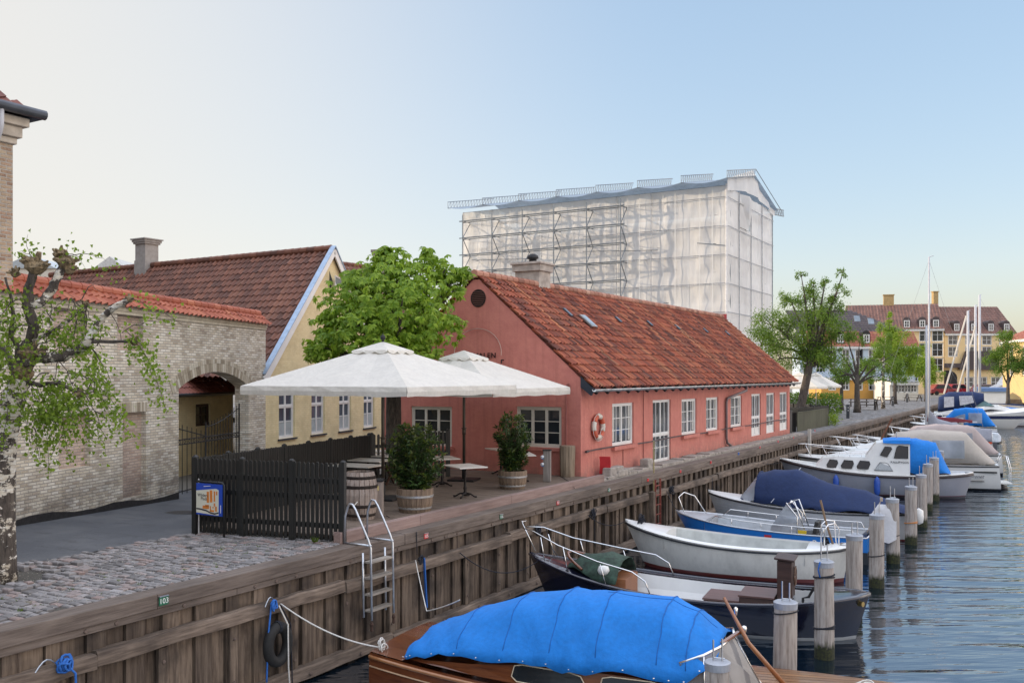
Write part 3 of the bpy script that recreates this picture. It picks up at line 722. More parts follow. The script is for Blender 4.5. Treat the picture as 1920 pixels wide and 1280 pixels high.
mb = MB(); px = cx + .09; pyy = cy - .45
mb.tube([(cx + .36, pyy, zE), (cx + .36, pyy, zE - .3), (cx + .3, pyy, zE - .45), (px, pyy, zE - .75), (px, pyy, zE - 1.0), (px, pyy, 1.9)], .052, 10)
mb.build('downpipe', pipe_w, tb, smooth=True)
mb = MB(); mb.tube([(px, pyy, 1.9), (px, pyy, -.02)], .062, 10); mb.tube([(px, pyy, 1.84), (px, pyy, 1.9)], .072, 10); mb.build('pipe_foot', M_plain('blue_grey_pipe', (.055, .08, .13), .5), tb, smooth=True)

# ------------------------------------------------------------------ outbuilding seen through the arch
yel = M_brick('yellow_limewash', [(.7, .58, .33), (.74, .63, .37), (.78, .67, .41)], (.66, .55, .32), .235, .07, .25, msize=.008)
o0 = Pw(a0 - 1.5, 0, 3.2); ob = thing('outbuilding', 'small yellow outbuilding with tile roof behind the arch', 'building', o0, w_ang)
mb = MB(); oe = a1 - .35; zo = wl(390, 742)[1] - .05
op = LP(380, 777, Pw(0, 0, 3.2), Pw(5, 0, 3.2)); os_ = (op - Pw(0, 0, 3.2)).dot(WU); oz = op.z
def lo(u, v, d): p = LP(u, v, Pw(0, 0, d), Pw(5, 0, d)); return ((p - Pw(0, 0, d)).dot(WU), p.z)
ow = (*[lo(367, 777, 3.2)[0], lo(394, 777, 3.2)[0]], lo(380, 798, 3.2)[1], lo(380, 757, 3.2)[1]); ez = lo(380, 740, 3.1)[1]; e1 = lo(437, 760, 3.2)[0]
wall_quads(Pw(a0 - 1.5, 0, 3.2), WU, e1 - a0 + 1.5, ez, ez, [(ow[0] - a0 + 1.5, ow[1] - a0 + 1.5, ow[2], ow[3])], .1, WN, mb, -.6)
mb.add([Pw(e1, -.6, 3.2), Pw(e1, -.6, 7), Pw(e1, ez, 7), Pw(e1, ez, 3.2)], [(0, 1, 2, 3)])
mb.build('wall', yel, ob)
window(ob, Pw(ow[0], ow[2], 3.29), WU, WN, ow[1] - ow[0], ow[3] - ow[2], 1, 2, 2, frm=M_plain('brown_frame', (.05, .025, .015), .6))
mb = MB(); tiles(mb, Pw(a0 - 1.5, ez + .06, 2.95), WU, -WN * .78 + Vector((0, 0, .62)), e1 - a0 + 1.55, 3.6, inside=lambda u, v: u < e1 - a0 + 1.6 - v * .25)
mb.build('roof', M_tile('dark_red_tile2', [(.12, .04, .03), (.2, .06, .04), (.26, .085, .05)], (.28, .1, .07)), ob)
mb = MB(); mb.tube([Pw(a0 - 1.5, ez + .02, 2.88), Pw(e1 + .12, ez + .02, 2.88)], .06, 8); mb.tube([Pw(e1 + .08, ez, 2.88), Pw(e1 + .12, ez - .2, 2.95), Pw(e1 + .3, ez - .4, 3.05), Pw(e1 + .3, -.5, 3.05)], .045, 8); mb.build('gutter', M_plain('dark_zinc', (.05, .06, .07), .45, .5), ob, smooth=True)

# ------------------------------------------------------------------ yellow house
HA = Pw(wend, 0, .06); ha = math.atan2(math.cos(R(30.36 - 15.5)), -math.sin(R(30.36 - 15.5))); HU = Vector((math.cos(ha), math.sin(ha), 0)); HN = Vector((HU.y, -HU.x, 0)); HQ = HA + HU * 5
def hl(u, v, d=0.): 
    a = HA - HN * d; p = LP(u, v, a, a + HU * 5); return ((p - a).dot(HU), p.z)
def Ph(s, z, d=0.): return HA + HU * s + Vector((0, 0, z)) - HN * d
yh = thing('yellow_house', 'yellow limewashed house with steep red tiled roof and white bargeboards', 'house', HA, ha)
apx = hl(621, 468); Wd = 2 * apx[0] + .3; zev = hl(500, 700)[1]; zap = apx[1]
wins = []
for (u0, u1, vb) in ((523, 553, 822), (584, 609, 814), (636, 658.5, 806), (682, 702, 800), (723, 737, 795)):
    s0, zs_ = hl(u0, vb); s1 = hl(u1, vb)[0]; wins.append((s0, s1, hl((u0 + u1) / 2, vb)[1], 2.95))
zs_ = sum(w_[2] for w_ in wins[:4]) / 4; wins = [(a, b, zs_, zs_ + 1.62) for a, b, _, _ in wins]
mb = MB(); Wh = max(2 * apx[0], wins[-1][1] + .5)
wall_quads(HA, HU, Wh, zev - .1, zev - .1, wins, .12, HN, mb, -.5)
mb.add([Ph(-.0, zev - .1), Ph(Wh, zev - .1), Ph(Wh, zev), Ph(apx[0] * 2, zev), Ph(apx[0], zap - .12), Ph(0, zev - .02)], [(0, 1, 2, 3, 4, 5)])
mb.build('wall', yel, yh)
gl_y = M_glass('old_pane', (.07, .09, .12), .12, spec=.2)
cur = M_plain('frosted_glass', (.38, .44, .46), .35, var=.15, ns=4)
for a, b, z0, z1 in wins:
    window(yh, Ph(a, z0, .1), HU, HN, b - a, z1 - z0, 2, 1, 2, gl=gl_y, transom=(z1 - z0) * .66, sill=(M_plain('slate_sill', (.03, .035, .045), .5), .08, .16, .06), curtain=(cur, [(.1, .48, .05, .36), (.53, .91, .05, .36)]), mw=.02)
# roof: ridge runs back from the gable apex
rp = Ph(apx[0], zap); rq = LP(281, 500, rp, rp + Vector((-1, 0, 0)))
best = None
for k in range(1, 400):          # point on the ridge line seen at pixel (281,500): same height as the apex
    d = D(281, 500, 20 + k * .1)
    if best is None or abs(d.z - zap) < abs(best.z - zap): best = d
rd = (best - rp); rd.z = 0; rd.normalize(); RL = 17.5
el = Ph(-.12, zev - .1); Vs = (rp - el); slope = Vs.length; Vn = Vs.normalized(); dt = M_tile('brown_red_tile', [(.09, .038, .026), (.16, .062, .038), (.22, .088, .052)], (.28, .12, .07), .4)
mb = MB()
e0 = el + rd * RL
tiles(mb, e0, -rd, Vn, RL + .05, slope, tw=.27, th=.36, amp=.034, lift=.04, seg=6)
rr2 = Ph(apx[0] * 2 + .12, zev - .1)
mb.add([rp + Vector((0, 0, .02)), rr2, rr2 + rd * RL, rp + rd * RL + Vector((0, 0, .02))], [(0, 1, 2, 3)], [[(.5, .5)] * 4])
ridge(mb, rp + Vector((0, 0, .05)), rp + rd * RL + Vector((0, 0, .05)), .12)
mb.build('roof', dt, yh)
mb = MB(); off = HN * .13
for e in (el - HU * .05, rr2 + HU * .05):
    mb.beam(e + off - Vector((0, 0, .12)), rp + off + Vector((0, 0, -.05)), .05, .26, up=(0, 0, 1))
mb.build('bargeboard', white, yh)
mb = MB()
for e in (el - HU * .1, rr2 + HU * .1): mb.beam(e + off * .7 + Vector((0, 0, .08)), rp + off * .7 + Vector((0, 0, .13)), .2, .03)
mb.build('flashing', M_plain('pale_blue_zinc', (.32, .42, .55), .5, .3), yh)
cb = rp + rd * ((best - rp).xy.length + .2); mb = MB(); cs = Vector((-rd.y, rd.x, 0)); ca = math.atan2(rd.y, rd.x)
for d3, z0, z1 in ((.72, -.7, .25), (.66, .25, .95), (.78, .95, 1.03), (.86, 1.03, 1.13), (.96, 1.13, 1.18)): mb.box((cb.x, cb.y, zap + (z0 + z1) / 2), (d3, d3, z1 - z0), ca)
mb.build('chimney', M_plain('grey_render', (.32, .3, .28), .85, var=.15, bmp=.4), yh)
# small skylight hatch propped open in the gable
sg = hl(618, 524); mb = MB()
pz = [(sg[0] - .05, sg[1] + .12), (sg[0] + .6, sg[1] + .02), (sg[0] + .6, sg[1] - .22), (sg[0] - .05, sg[1] - .2)]
P_ = [Ph(a, b, -.25) for a, b in pz]
mb.tube(P_, .03, 6, closed=True); wo = mb.build('attic_window', white, yh)
mb = MB(); mb.add(P_, [(0, 1, 2, 3)]); mb.build('pane', glass, wo)
mb = MB(); mb.prism([Ph(sg[0] - .02, sg[1] - .42, .0), Ph(sg[0] + .28, sg[1] - .1, 0), Ph(sg[0] - .02, sg[1] + .3, 0)], HN * .01); mb.build('attic_opening', dark_iron, yh)
# plain house behind, roof only just seen between gable and chestnut
bh = D(700, 540, 44); th2 = thing('rear_house', 'brown tiled roof with grey chimney behind the chestnut tree', 'house', bh)
a_ = D(636, 560, 40); b_ = D(860, 560, 46); ze = CH + (703 - 545) / FPX * 42; zr_ = CH + (703 - 490) / FPX * 44
a_.z = b_.z = 0; uu = (b_ - a_).normalized(); nn = Vector((uu.y, -uu.x, 0)); Lh = (b_ - a_).length
mb = MB(); tiles(mb, a_ + Vector((0, 0, ze - 2)), uu, -nn * .72 + Vector((0, 0, .69)), Lh, (zr_ - ze + 2) / .69, tw=.27, th=.36, inside=lambda u, v: u < Lh - .4 - v * .3); ridge(mb, a_ - nn * ((zr_ - ze + 2) / .69 * .72) + Vector((0, 0, zr_)), b_ - uu * 2 - nn * ((zr_ - ze + 2) / .69 * .72) + Vector((0, 0, zr_))); mb.build('roof', dt, th2)
mb = MB(); mb.prism([a_ + Vector((0, 0, -.4)), b_ + Vector((0, 0, -.4)), b_ + Vector((0, 0, ze - 2)), a_ + Vector((0, 0, ze - 2))], -nn * 6); mb.build('wall', yel, th2)
cc_ = D(712, 480, 46.2); mb = MB(); mb.box((cc_.x, cc_.y, zr_ + .2), (.55, .5, 1.1), .3); mb.box((cc_.x, cc_.y, zr_ + .75), (.7, .65, .14), .3); mb.build('chimney', M_plain('grey_render2', (.28, .26, .24), .85, bmp=.4), th2)
# pale roofs far behind the birch
for u, v, wd_, tt, col_, lb in ((90, 500, 3.6, 60, (.42, .47, .5), 'pale grey rooftop far behind the birch'), (235, 500, 2.2, 66, (.5, .5, .48), 'small pale gable roof far left of the grey chimney')):
    p = D(u, v, tt); o = thing('distant_roof', lb, 'roof', (p.x, p.y, 0)); mb = MB()
    mb.box((p.x, p.y, p.z / 2 - .4), (wd_, 5, p.z), TH); mb.build('wall', offwhite, o); mb = MB()
    c_ = Matrix.Translation((p.x, p.y, p.z - .4)) @ Matrix.Rotation(TH, 4, 'Z'); h_ = wd_ / 2
    mb.prism([c_ @ Vector((-h_, -2.6, 0)), c_ @ Vector((h_, -2.6, 0)), c_ @ Vector((0, -2.6, .8))], c_.to_3x3() @ Vector((0, 5.2, 0))); mb.build('roof', M_plain('pale_slate', col_, .6), o)
# ------------------------------------------------------------------ pink house
PX, PY0, PY1, PW = -11.73, 23.9, 47.8, 7.06
m, t, b = new_mat('pink_render'); v = coords(t)
c = ramp(t, noise(t, v, 2.2, 6, .7), [(.3, (.47, .155, .125)), (.7, (.59, .22, .17))])
sx = t.nodes.new('ShaderNodeSeparateXYZ'); t.links.new(v, sx.inputs[0])
low = mth(t, 'MULTIPLY', mth(t, 'SUBTRACT', .55, sx.outputs[2], True), 1.6, True)
c = mix(t, mth(t, 'MULTIPLY', low, ramp(t, noise(t, v, 5, 5, .7), [(.35, (0, 0, 0)), (.6, (1, 1, 1))])), c, (.27, .14, .115))
stv = coords(t, (7, 7, .5)); c = mix(t, mth(t, 'MULTIPLY', ramp(t, noise(t, stv, 1, 5), [(.5, (0, 0, 0)), (.68, (1, 1, 1))]), .4), c, (.38, .13, .1))
t.links.new(c, b.inputs['Base Color']); b.inputs['Roughness'].default_value = .85; bump(t, b, noise(t, v, 9, 6, .7), .55, .03)
pink = m
ph = thing('pink_house', 'long low pink rendered house with orange tiled roof on the quay', 'house', (PX, PY0, 0))
Y_, Xm = Vector((0, 1, 0)), Vector((1, 0, 0))
def pxw(u0, u1, vt, vb, um=None):
    a = WX(u0, vt, PX); c_ = WX(u1, vb, PX); return (a.y - PY0, c_.y - PY0, WX((u0 + u1) / 2, vb, PX).z, WX((u0 + u1) / 2, vt, PX).z)
ops = []
for kind, u0, u1 in (('w', 1148, 1188), ('d', 1224, 1257.5), ('w', 1278, 1306), ('w', 1324, 1347), ('w', 1370, 1391), ('d', 1409, 1426.5), ('d', 1437, 1452.5), ('d', 1462, 1476.5)):
    ya, yb = WX(u0, 760, PX).y - PY0, WX(u1, 760, PX).y - PY0
    ops.append((kind, ya, yb, .83 if kind == 'w' else (.05 if yb < 10 else .28), 2.13 if kind == 'w' else 2.16))
mb = MB(); LW = PY1 - PY0
wall_quads((PX, PY0, 0), (0, 1, 0), LW, 2.75, 2.75, [(a, b_, z0, z1) for _, a, b_, z0, z1 in ops], .09, (1, 0, 0), mb, -.25)
gx = -13.08; ap = 5.9     # gable
gw_ = [(.62 + 0, 2.12, .9, 2.08), (4.42, 5.98, .8, 2.02)]
gops = [(PW - b_, PW - a, z0, z1) for a, b_, z0, z1 in gw_]       # measured from the left end
wall_quads((PX - PW, PY0, 0), (1, 0, 0), PW, 2.75, 2.75, gops, .09, (0, -1, 0), mb, -.25)
NG = [(0, 2.75), (PW, 2.75), (PW, 2.9), (PW / 2 + .1, ap), (PW / 2 - .1, ap), (0, 2.9)]
mb.add([(PX - PW + u, PY0, z) for u, z in NG], [tuple(range(6))]); mb.add([(PX - PW + u, PY0 + .3, z) for u, z in NG], [tuple(range(6))])
for (u, z), (u2, z2) in zip(NG[2:], NG[3:]): mb.add([(PX - PW + u, PY0, z), (PX - PW + u2, PY0, z2), (PX - PW + u2, PY0 + .3, z2), (PX - PW + u, PY0 + .3, z)], [(0, 1, 2, 3)])
mb.add([(PX - PW + u, PY1, z) for u, z in [(0, -.25), (PW, -.25), (PW, 2.75), (PW / 2, ap - .12), (0, 2.75)]], [(0, 1, 2, 3, 4)])
mb.add([(PX - PW, PY0, -.25), (PX - PW, PY1, -.25), (PX - PW, PY1, 2.75), (PX - PW, PY0, 2.75)], [(0, 1, 2, 3)])
mb.build('wall', pink, ph)
cream_c = M_cloth('window_curtain', (.5, .5, .46), var=.25, ws=6, stretch=(6, 6, .3))
gl_mid = M_glass('bluish_pane', (.06, .07, .08), .05)
k = 0
for kind, a, b_, z0, z1 in ops:
    if kind == 'w': window(ph, (PX - .085, PY0 + a, z0), (0, 1, 0), (1, 0, 0), b_ - a, z1 - z0, 2, 2, 3, gl=gl_mid, curtain=(cream_c, [(.08, .2, .1, .95), (.44, .56, .1, .95), (.84, .93, .1, .95)]), sill=(pink, .06, .2, .12))
    else:
        last = b_ > 10
        window(ph, (PX - .085, PY0 + a, z0), (0, 1, 0), (1, 0, 0), b_ - a, z1 - z0, 2, 2, 3, name='glazed_door', gl=gl_mid, transom=(z1 - z0) * .44, panel=.0 if not last else .25, fw=.05)
for a, b_, z0, z1 in gw_:
    window(ph, (PX - b_, PY0 + .085, z0), (1, 0, 0), (0, -1, 0), b_ - a, z1 - z0, 3, 1, 3, frm=offwhite, fw=.06, sill=(pink, .08, .15, .1))
# roof
orange = M_tile('orange_pantile', [(.08, .026, .018), (.22, .05, .024), (.33, .078, .034), (.4, .12, .055)], (.6, .27, .12), .95)
EX, EZ, RX_, RZ = PX + .38, 2.62, PX - PW / 2, 5.98
sl = Vector((RX_ - EX, 0, RZ - EZ)); SL = sl.length; sl.normalize()
mb = MB(); y0r = PY0 - .07
tiles(mb, (EX, y0r, EZ + .05), (0, 1, 0), sl, PY1 + .1 - y0r, SL, tw=.205, th=.32, amp=.038, lift=.052, seg=6, jit=.014)
tiles(mb, (PX - PW - .38, PY1, EZ + .05), (0, -1, 0), (-sl.x, 0, sl.z), 0.1 + PY1 - PY0, SL, tw=.5, th=.6, seg=3)
mb.build('roof_tiles', orange, ph)
mb = MB(); ridge(mb, (RX_, PY0 - .12, RZ + .09), (RX_, PY1 + .1, RZ + .09), .115, .36); mb.build('ridge_tiles', M_tile('ridge_tile', [(.2, .08, .05), (.38, .16, .1), (.45, .22, .15)], (.5, .35, .25), .8), ph)
dkt = M_plain('dark_timber', (.018, .02, .024), .6)
for i in range(31): mb = MB(); mb.box((EX - .2, PY0 + .35 + i * .77, 2.63), (.46, .09, .1), ry=.7); mb.build('rafter_end', dkt, ph)
mb = MB(); mb.prism([(PX + .0, PY0 - .02, 2.98), (EX + .03, PY0 - .02, 2.60), (EX - .06, PY0 - .02, 2.42), (PX + .0, PY0 - .02, 2.66)], (0, .1, 0)); mb.build('eaves_board', M_plain('blue_black_board', (.02, .026, .04), .55), ph)
mb = MB(); n = 9; rows = []
for yy in (PY0 - .05, PY1 + .25): rows.append([(EX + .07 + .075 * math.cos(math.pi * (1 + q / n)), yy, 2.6 - (.0 if yy < 30 else -.03) + .075 * math.sin(math.pi * (1 + q / n))) for q in range(n + 1)])
mb.grid(rows); zinc = M_plain('zinc', (.42, .43, .42), .35, .8, var=.3, ns=5)
gt = mb.build('gutter', zinc, ph, smooth=True, thick=.006)
for i in range(32):
    yy = PY0 + .2 + i * .75; mb = MB(); mb.tube([(EX + .07 + .082 * math.cos(math.pi * (1 + q / 8)), yy, 2.605 + .082 * math.sin(math.pi * (1 + q / 8))) for q in range(9)], .009, 4); mb.build('bracket', zinc, gt)
dpm = M_plain('brown_downpipe', (.16, .12, .12), .5, .3)
yd = WX(1362, 800, PX + .08).y; mb = MB()
mb.tube([(EX + .07, yd + 1.55, 2.55), (EX + .07, yd + 1.55, 2.36), (PX + .09, yd + .1, 2.05), (PX + .08, yd, 1.9), (PX + .08, yd, .45), (PX + .1, yd + .05, .25), (PX + .16, yd + .35, .12)], .055, 8); mb.build('downpipe', dpm, ph, smooth=True)
# rail / cable pipe fixed along the long wall
mb = MB(); za, zb_ = WX(1098, 842, PX).z, WX(1480, 776, PX).z; zz = .82
mb.tube([(PX + .09, PY0 + .25, zz)] + [(PX + .09, PY0 + q, zz + .02 * math.sin(q)) for q in range(1, 24)], .022, 6)
for q in (1.2, 3.6, 6., 9., 12, 15, 18, 21): mb.beam((PX, PY0 + q, zz), (PX + .09, PY0 + q, zz), .03, .03)
mb.tube([(PX + .09, PY0 + .15, zz - .01), (PX + .09, PY0 + .3, zz)], .04, 6)
mb.build('wall_rail', M_plain('grey_conduit', (.09, .07, .07), .5, .5), ph)
# conduits on gable and wall, lamp, vent
mb = MB(); cxg = LP(1063, 800, (PX, PY0), (PX - 1, PY0)).x
mb.tube([(cxg, PY0 - .03, .15), (cxg, PY0 - .03, 2.6), (cxg + .03, PY0 - .05, 2.72), (cxg + .11, PY0 - .06, 2.75), (cxg + .14, PY0 - .06, 2.68)], .022, 6)
mb.tube([(PX + .02, PY0 + 4.6, .1), (PX + .02, PY0 + 4.6, 2.6)], .014, 5); mb.tube([(PX + .02, PY0 + 2.95, .75), (PX + .02, PY0 + 2.95, .1)], .012, 5)
mb.build('conduit', M_plain('pink_pipe', (.34, .12, .1), .6), ph)
vc = LP(897, 559, (PX, PY0), (PX - 1, PY0)); vr = .245
mb = MB(); mb.tube([(vc.x + (vr + .01) * math.cos(a), PY0 - .01, vc.z + (vr + .01) * math.sin(a)) for a in [2 * math.pi * q / 28 for q in range(28)]], .018, 6, closed=True)
mb.prism([(vc.x + vr * math.cos(a), PY0 - .004, vc.z + vr * math.sin(a)) for a in [2 * math.pi * q / 28 for q in range(28)]], (0, -.004, 0))
vt = mb.build('round_vent', M_plain('vent_dark', (.02, .012, .01), .8), ph)
mb = MB()
for i in range(8):
    z = -.2 + i * .055; hw_ = math.sqrt(max(.001, vr * vr - z * z)); mb.box((vc.x, PY0 - .02, vc.z + z), (2 * hw_ - .02, .03, .012), rx=.6)
mb.build('louvres', M_plain('vent_slat', (.11, .045, .035), .7), vt)
# metal arch ornament and letters
ac_ = LP(897, 665, (PX, PY0), (PX - 1, PY0)); ar = .84; a0z = WY(897, 616, PY0).z - .74
mb = MB(); mb.tube([(ac_.x + ar * math.cos(a), PY0 - .05, a0z + .74 * math.sin(a)) for a in [math.pi * q / 28 for q in range(-1, 29)]], .011, 6)
mb.build('arch_ornament', M_plain('pale_metal_hoop', (.6, .45, .4), .4, .6), ph)
lt = LP(931, 671, (PX, PY0), (PX - 1, PY0))
text('sign_letters', 'KANALEN', .23, M_plain('dark_letters', (.05, .02, .02), .5, .4), ph, (lt.x, PY0 - .03, lt.z), (1, 0, 0), (0, 0, 1), .012, 'RIGHT', spacing=1.15)
mb = MB(); lp_ = LP(944, 681, (PX, PY0), (PX - 1, PY0)); mb.tube([(lp_.x, PY0, lp_.z + .1), (lp_.x, PY0 - .12, lp_.z + .1), (lp_.x, PY0 - .12, lp_.z)], .02, 6); mb.build('bracket_lamp', dark_iron, ph)
mb = MB(); lp_ = LP(1068, 852 - 8, (PX, PY0), (PX - 1, PY0)); 
# chimney and skylights
cy_ = None
cp = WX(1011, 520, RX_ - .1); cy_ = cp.y; chm = M_plain('chimney_render', (.42, .37, .32), .9, var=.3, ns=4, bmp=.5)
mb = MB(); zc = RZ
for d3, z0, z1 in (((.95, .8), -.9, .55), ((1.1, .95), .55, .78), ((1.2, 1.05), .78, .86)): mb.box((RX_ - .35, cy_, zc + (z0 + z1) / 2), (d3[0], d3[1], z1 - z0))
cm = mb.build('chimney', chm, ph, bevel=.012)
mb = MB(); mb.lathe([(.13, 0), (.13, .14), (.2, .16), (.2, .2), (.18, .26), (.1, .32), (.001, .34)], (RX_ - .35, cy_, zc + .86), 14); mb.build('chimney_cowl', dark_iron, cm, smooth=True)
def roofpt(u, v, lift=.06):
    r = Vector(ray(u, v)); n_ = Vector((-sl.z, 0, sl.x)) * -1; o_ = Vector((EX, 0, EZ + .05)); C_ = Vector((0, 0, CH))
    t_ = (o_ - C_).dot(n_) / r.dot(n_); return C_ + r * t_ + n_ * lift
for nm, u, v_, wd_, ln in (('skylight', 1100, 606, .42, .62), ('glass_tile', 1062, 589, .16, .4), ('glass_tile', 1157, 602, .16, .3), ('glass_tile', 1216, 609, .16, .3), ('glass_tile', 1268, 616, .16, .3), ('glass_tile', 1321, 622, .16, .3), ('glass_tile', 1362, 627, .16, .3)):
    p = roofpt(u, v_, .1 if nm == 'skylight' else .085); mb = MB(); q = p + sl * ln / 2; p = p - sl * ln / 2
    mb.beam(p, q, wd_, .05, up=Vector((sl.z, 0, -sl.x)))
    s_ = mb.build(nm, zinc if nm == 'skylight' else gl_mid, ph)
    if nm == 'skylight':
        mb = MB(); n_ = Vector((sl.z, 0, -sl.x)); mb.beam(p + sl * .06 + n_ * .03, q - sl * .06 + n_ * .03, wd_ - .12, .01, up=n_); mb.build('pane', M_glass('skylight_glass', (.25, .3, .33), .05), s_)

# life ring on the wall
lr = WX(1122, 800, PX + .08); ring = thing('life_ring', 'white and orange life ring hanging on the pink wall', 'life ring', (PX + .08, lr.y, lr.z))
wr_, orr = M_plain('ring_white', (.62, .58, .5), .6, var=.15), M_plain('ring_orange', (.5, .1, .05), .6, var=.2)
for k in range(8):
    a0_ = 2 * math.pi * k / 8 + .3; mb = MB(); mb.tube([(PX + .08, lr.y + .31 * math.cos(a), lr.z + .31 * math.sin(a)) for a in [a0_ + (math.pi / 4 - .01) * q / 6 for q in range(7)]], .075, 10)
    mb.build('white_segment' if k % 2 else 'orange_segment', wr_ if k % 2 else orr, ring, smooth=True)
mb = MB(); mb.tube([(PX + .1, lr.y + .4 * math.cos(a), lr.z + .4 * math.sin(a) - .02 * abs(math.sin(4 * a))) for a in [2 * math.pi * q / 32 for q in range(32)]], .008, 5, closed=True)
mb.tube([(PX + .17, lr.y + .3, lr.z), (PX + .17, lr.y + .02, lr.z - .06), (PX + .18, lr.y - .1, lr.z - .2), (PX + .18, lr.y + .1, lr.z - .3)], .009, 5)
mb.build('grab_line', rope_w, ring)

# ------------------------------------------------------------------ fences, sign
fblack = M_wood('black_stained_wood', (.006, .007, .007), (.016, .018, .017), 2, .5, 2, 20, .4, dk=.1, island=.4)
def fence(name, lab, pts, h, pw, gap, z0=0., solid=False, group=None, thick=.02, rounded=True):
    f = thing(name, lab, 'fence', (pts[0][0], pts[0][1], z0), group=group); pk = MB(); rl = MB()
    for (x0, y0), (x1, y1) in zip(pts, pts[1:]):
        a = Vector((x0, y0, z0)); b_ = Vector((x1, y1, z0)); L = (b_ - a).length; u = (b_ - a) / L; n_ = Vector((u.y, -u.x, 0)); ang = math.atan2(u.y, u.x)
        k = int(L / (pw + gap))
        for i in range(k):
            s = (i + .5) * L / k; c_ = a + u * s + n_ * .025; zz = random.uniform(-.008, .008); hh_ = pw / 2
            pr = [c_ - u * hh_ + Vector((0, 0, .04)), c_ + u * hh_ + Vector((0, 0, .04)), c_ + u * hh_ + Vector((0, 0, h - .03 + zz)), c_ + u * hh_ * .5 + Vector((0, 0, h + zz)), c_ - u * hh_ * .5 + Vector((0, 0, h + zz)), c_ - u * hh_ + Vector((0, 0, h - .03 + zz))]
            pk.prism(pr, n_ * thick)
        for z in (.3, h * .5 + .1, h - .33): rl.beam(a + Vector((0, 0, z)), b_ + Vector((0, 0, z)), .045, .09)
        m_ = max(1, round(L / 1.05))
        for i in range(m_ + 1):
            c_ = a + u * L * i / m_; mb = MB(); mb.box((c_.x + n_.x * .01, c_.y + n_.y * .01, z0 + (h + .02) / 2), (.09, .09, h + .02), ang); mb.box((c_.x + n_.x * .01, c_.y + n_.y * .01, z0 + h + .035), (.085, .085, .03), ang, top=.4); mb.build('post', fblack, f, bevel=.006)
    pk.build('pickets', fblack, f); rl.build('rail', fblack, f); return f
fence('picket_fence', 'black picket fence facing the cobbles at the near end of the terrace', [FB, (-11.02, 12.86)], 1.43, .062, .03, 0)
fence('picket_fence', 'long black fence between the street and the terrace tables', [(-14.2, 12.3), (-15.75, 19.4)], 1.43, .075, .014, 0)
fence('picket_fence', 'short open picket fence by the chestnut trunk with light showing through', [(-15.75, 19.5), (-15.3, 20.9), (-15.0, 22.0)], 1.43, .07, .06, 0)
# map sign
s1, s2 = G(368, 1002), G(420, 1008); sg_ = thing('map_sign', 'blue and cream area map sign on black posts before the fence', 'sign', s1)
u = (s2 - s1); SW = u.length; u.normalize(); n_ = Vector((u.y, -u.x, 0)); zt, zb2 = LP(390, 903, s1, s2).z, LP(390, 965, s1, s2).z
mb = MB(); mb.tube([s1, s1 + Vector((0, 0, zt - .04)), s1 + u * .04 + Vector((0, 0, zt)), s2 - u * .04 + Vector((0, 0, zt)), s2 + Vector((0, 0, zt - .04)), s2], .021, 8); mb.build('post_frame', black, sg_, smooth=True)
P_ = lambda a, b_, d=.03: s1 + u * (SW * a) + Vector((0, 0, zb2 + (zt - .03 - zb2) * b_)) + n_ * d
mb = MB(); mb.prism([P_(.03, 0, .0), P_(.97, 0, .0), P_(.97, 1, .0), P_(.03, 1, .0)], n_ * .02); pan = mb.build('panel', M_plain('sign_blue', (.01, .06, .42), .4, var=.05), sg_)
mb = MB(); mb.prism([P_(.035, .06, .021), P_(.84, .02, .021), P_(.84, .82, .021), P_(.74, .86, .021), P_(.035, .76, .021)], n_ * .002); mb.build('map_field', M_plain('map_cream', (.62, .62, .52), .5, var=.03), pan)
mb = MB()
for (a, b0, a1_, b1) in ((.42, .4, .5, .75), (.53, .42, .62, .8), (.67, .45, .72, .78), (.75, .66, .8, .78), (.67, .3, .72, .4), (.27, .2, .5, .3), (.36, .27, .5, .33), (.53, .12, .57, .3), (.53, .12, .68, .18), (.62, .24, .67, .28), (.72, .14, .78, .3)):
    mb.prism([P_(a, b0, .0235), P_(a1_, b0, .0235), P_(a1_, b1, .0235), P_(a, b1, .0235)], n_ * .002)
mb.build('map_blocks', M_plain('map_orange', (.62, .2, .03), .5), pan)
mb = MB(); pts = [(.04, .16), (.2, .15), (.4, .12), (.55, .06), (.7, .04), (.84, .08)]; mb.grid([[P_(a, b_, .0237), P_(a, b_ + .05, .0237)] for a, b_ in pts]); mb.build('map_canal', M_plain('map_dark', (.03, .03, .04), .5), pan)
tx = M_plain('sign_text', (.03, .03, .04), .5); q = P_(.08, .58, .0245); text('sign_lettering', 'Wilders', .085, tx, pan, q, u, (0, 0, 1), .001); q = P_(.2, .47, .0245); text('sign_lettering', 'Plads', .085, tx, pan, q, u, (0, 0, 1), .001)
mb = MB(); mb.prism([P_(.3, .9, .021), P_(.55, .925, .021), P_(.55, .94, .021), P_(.3, .915, .021)], n_ * .002); mb.prism([P_(.9, .1, .021), P_(.92, .1, .021), P_(.92, .35, .021), P_(.9, .35, .021)], n_ * .002); mb.build('small_marks', white, pan)
mb = MB(); p = G(368, 1002) + n_ * -.06; mb.tube([p, p + Vector((0, 0, 1.05))], .012, 6); o = mb.build('thin_pole', M_plain('pale_pole', (.5, .5, .5), .5)); tag(o, 'thin pale pole standing between map sign and fence corner', 'pole')

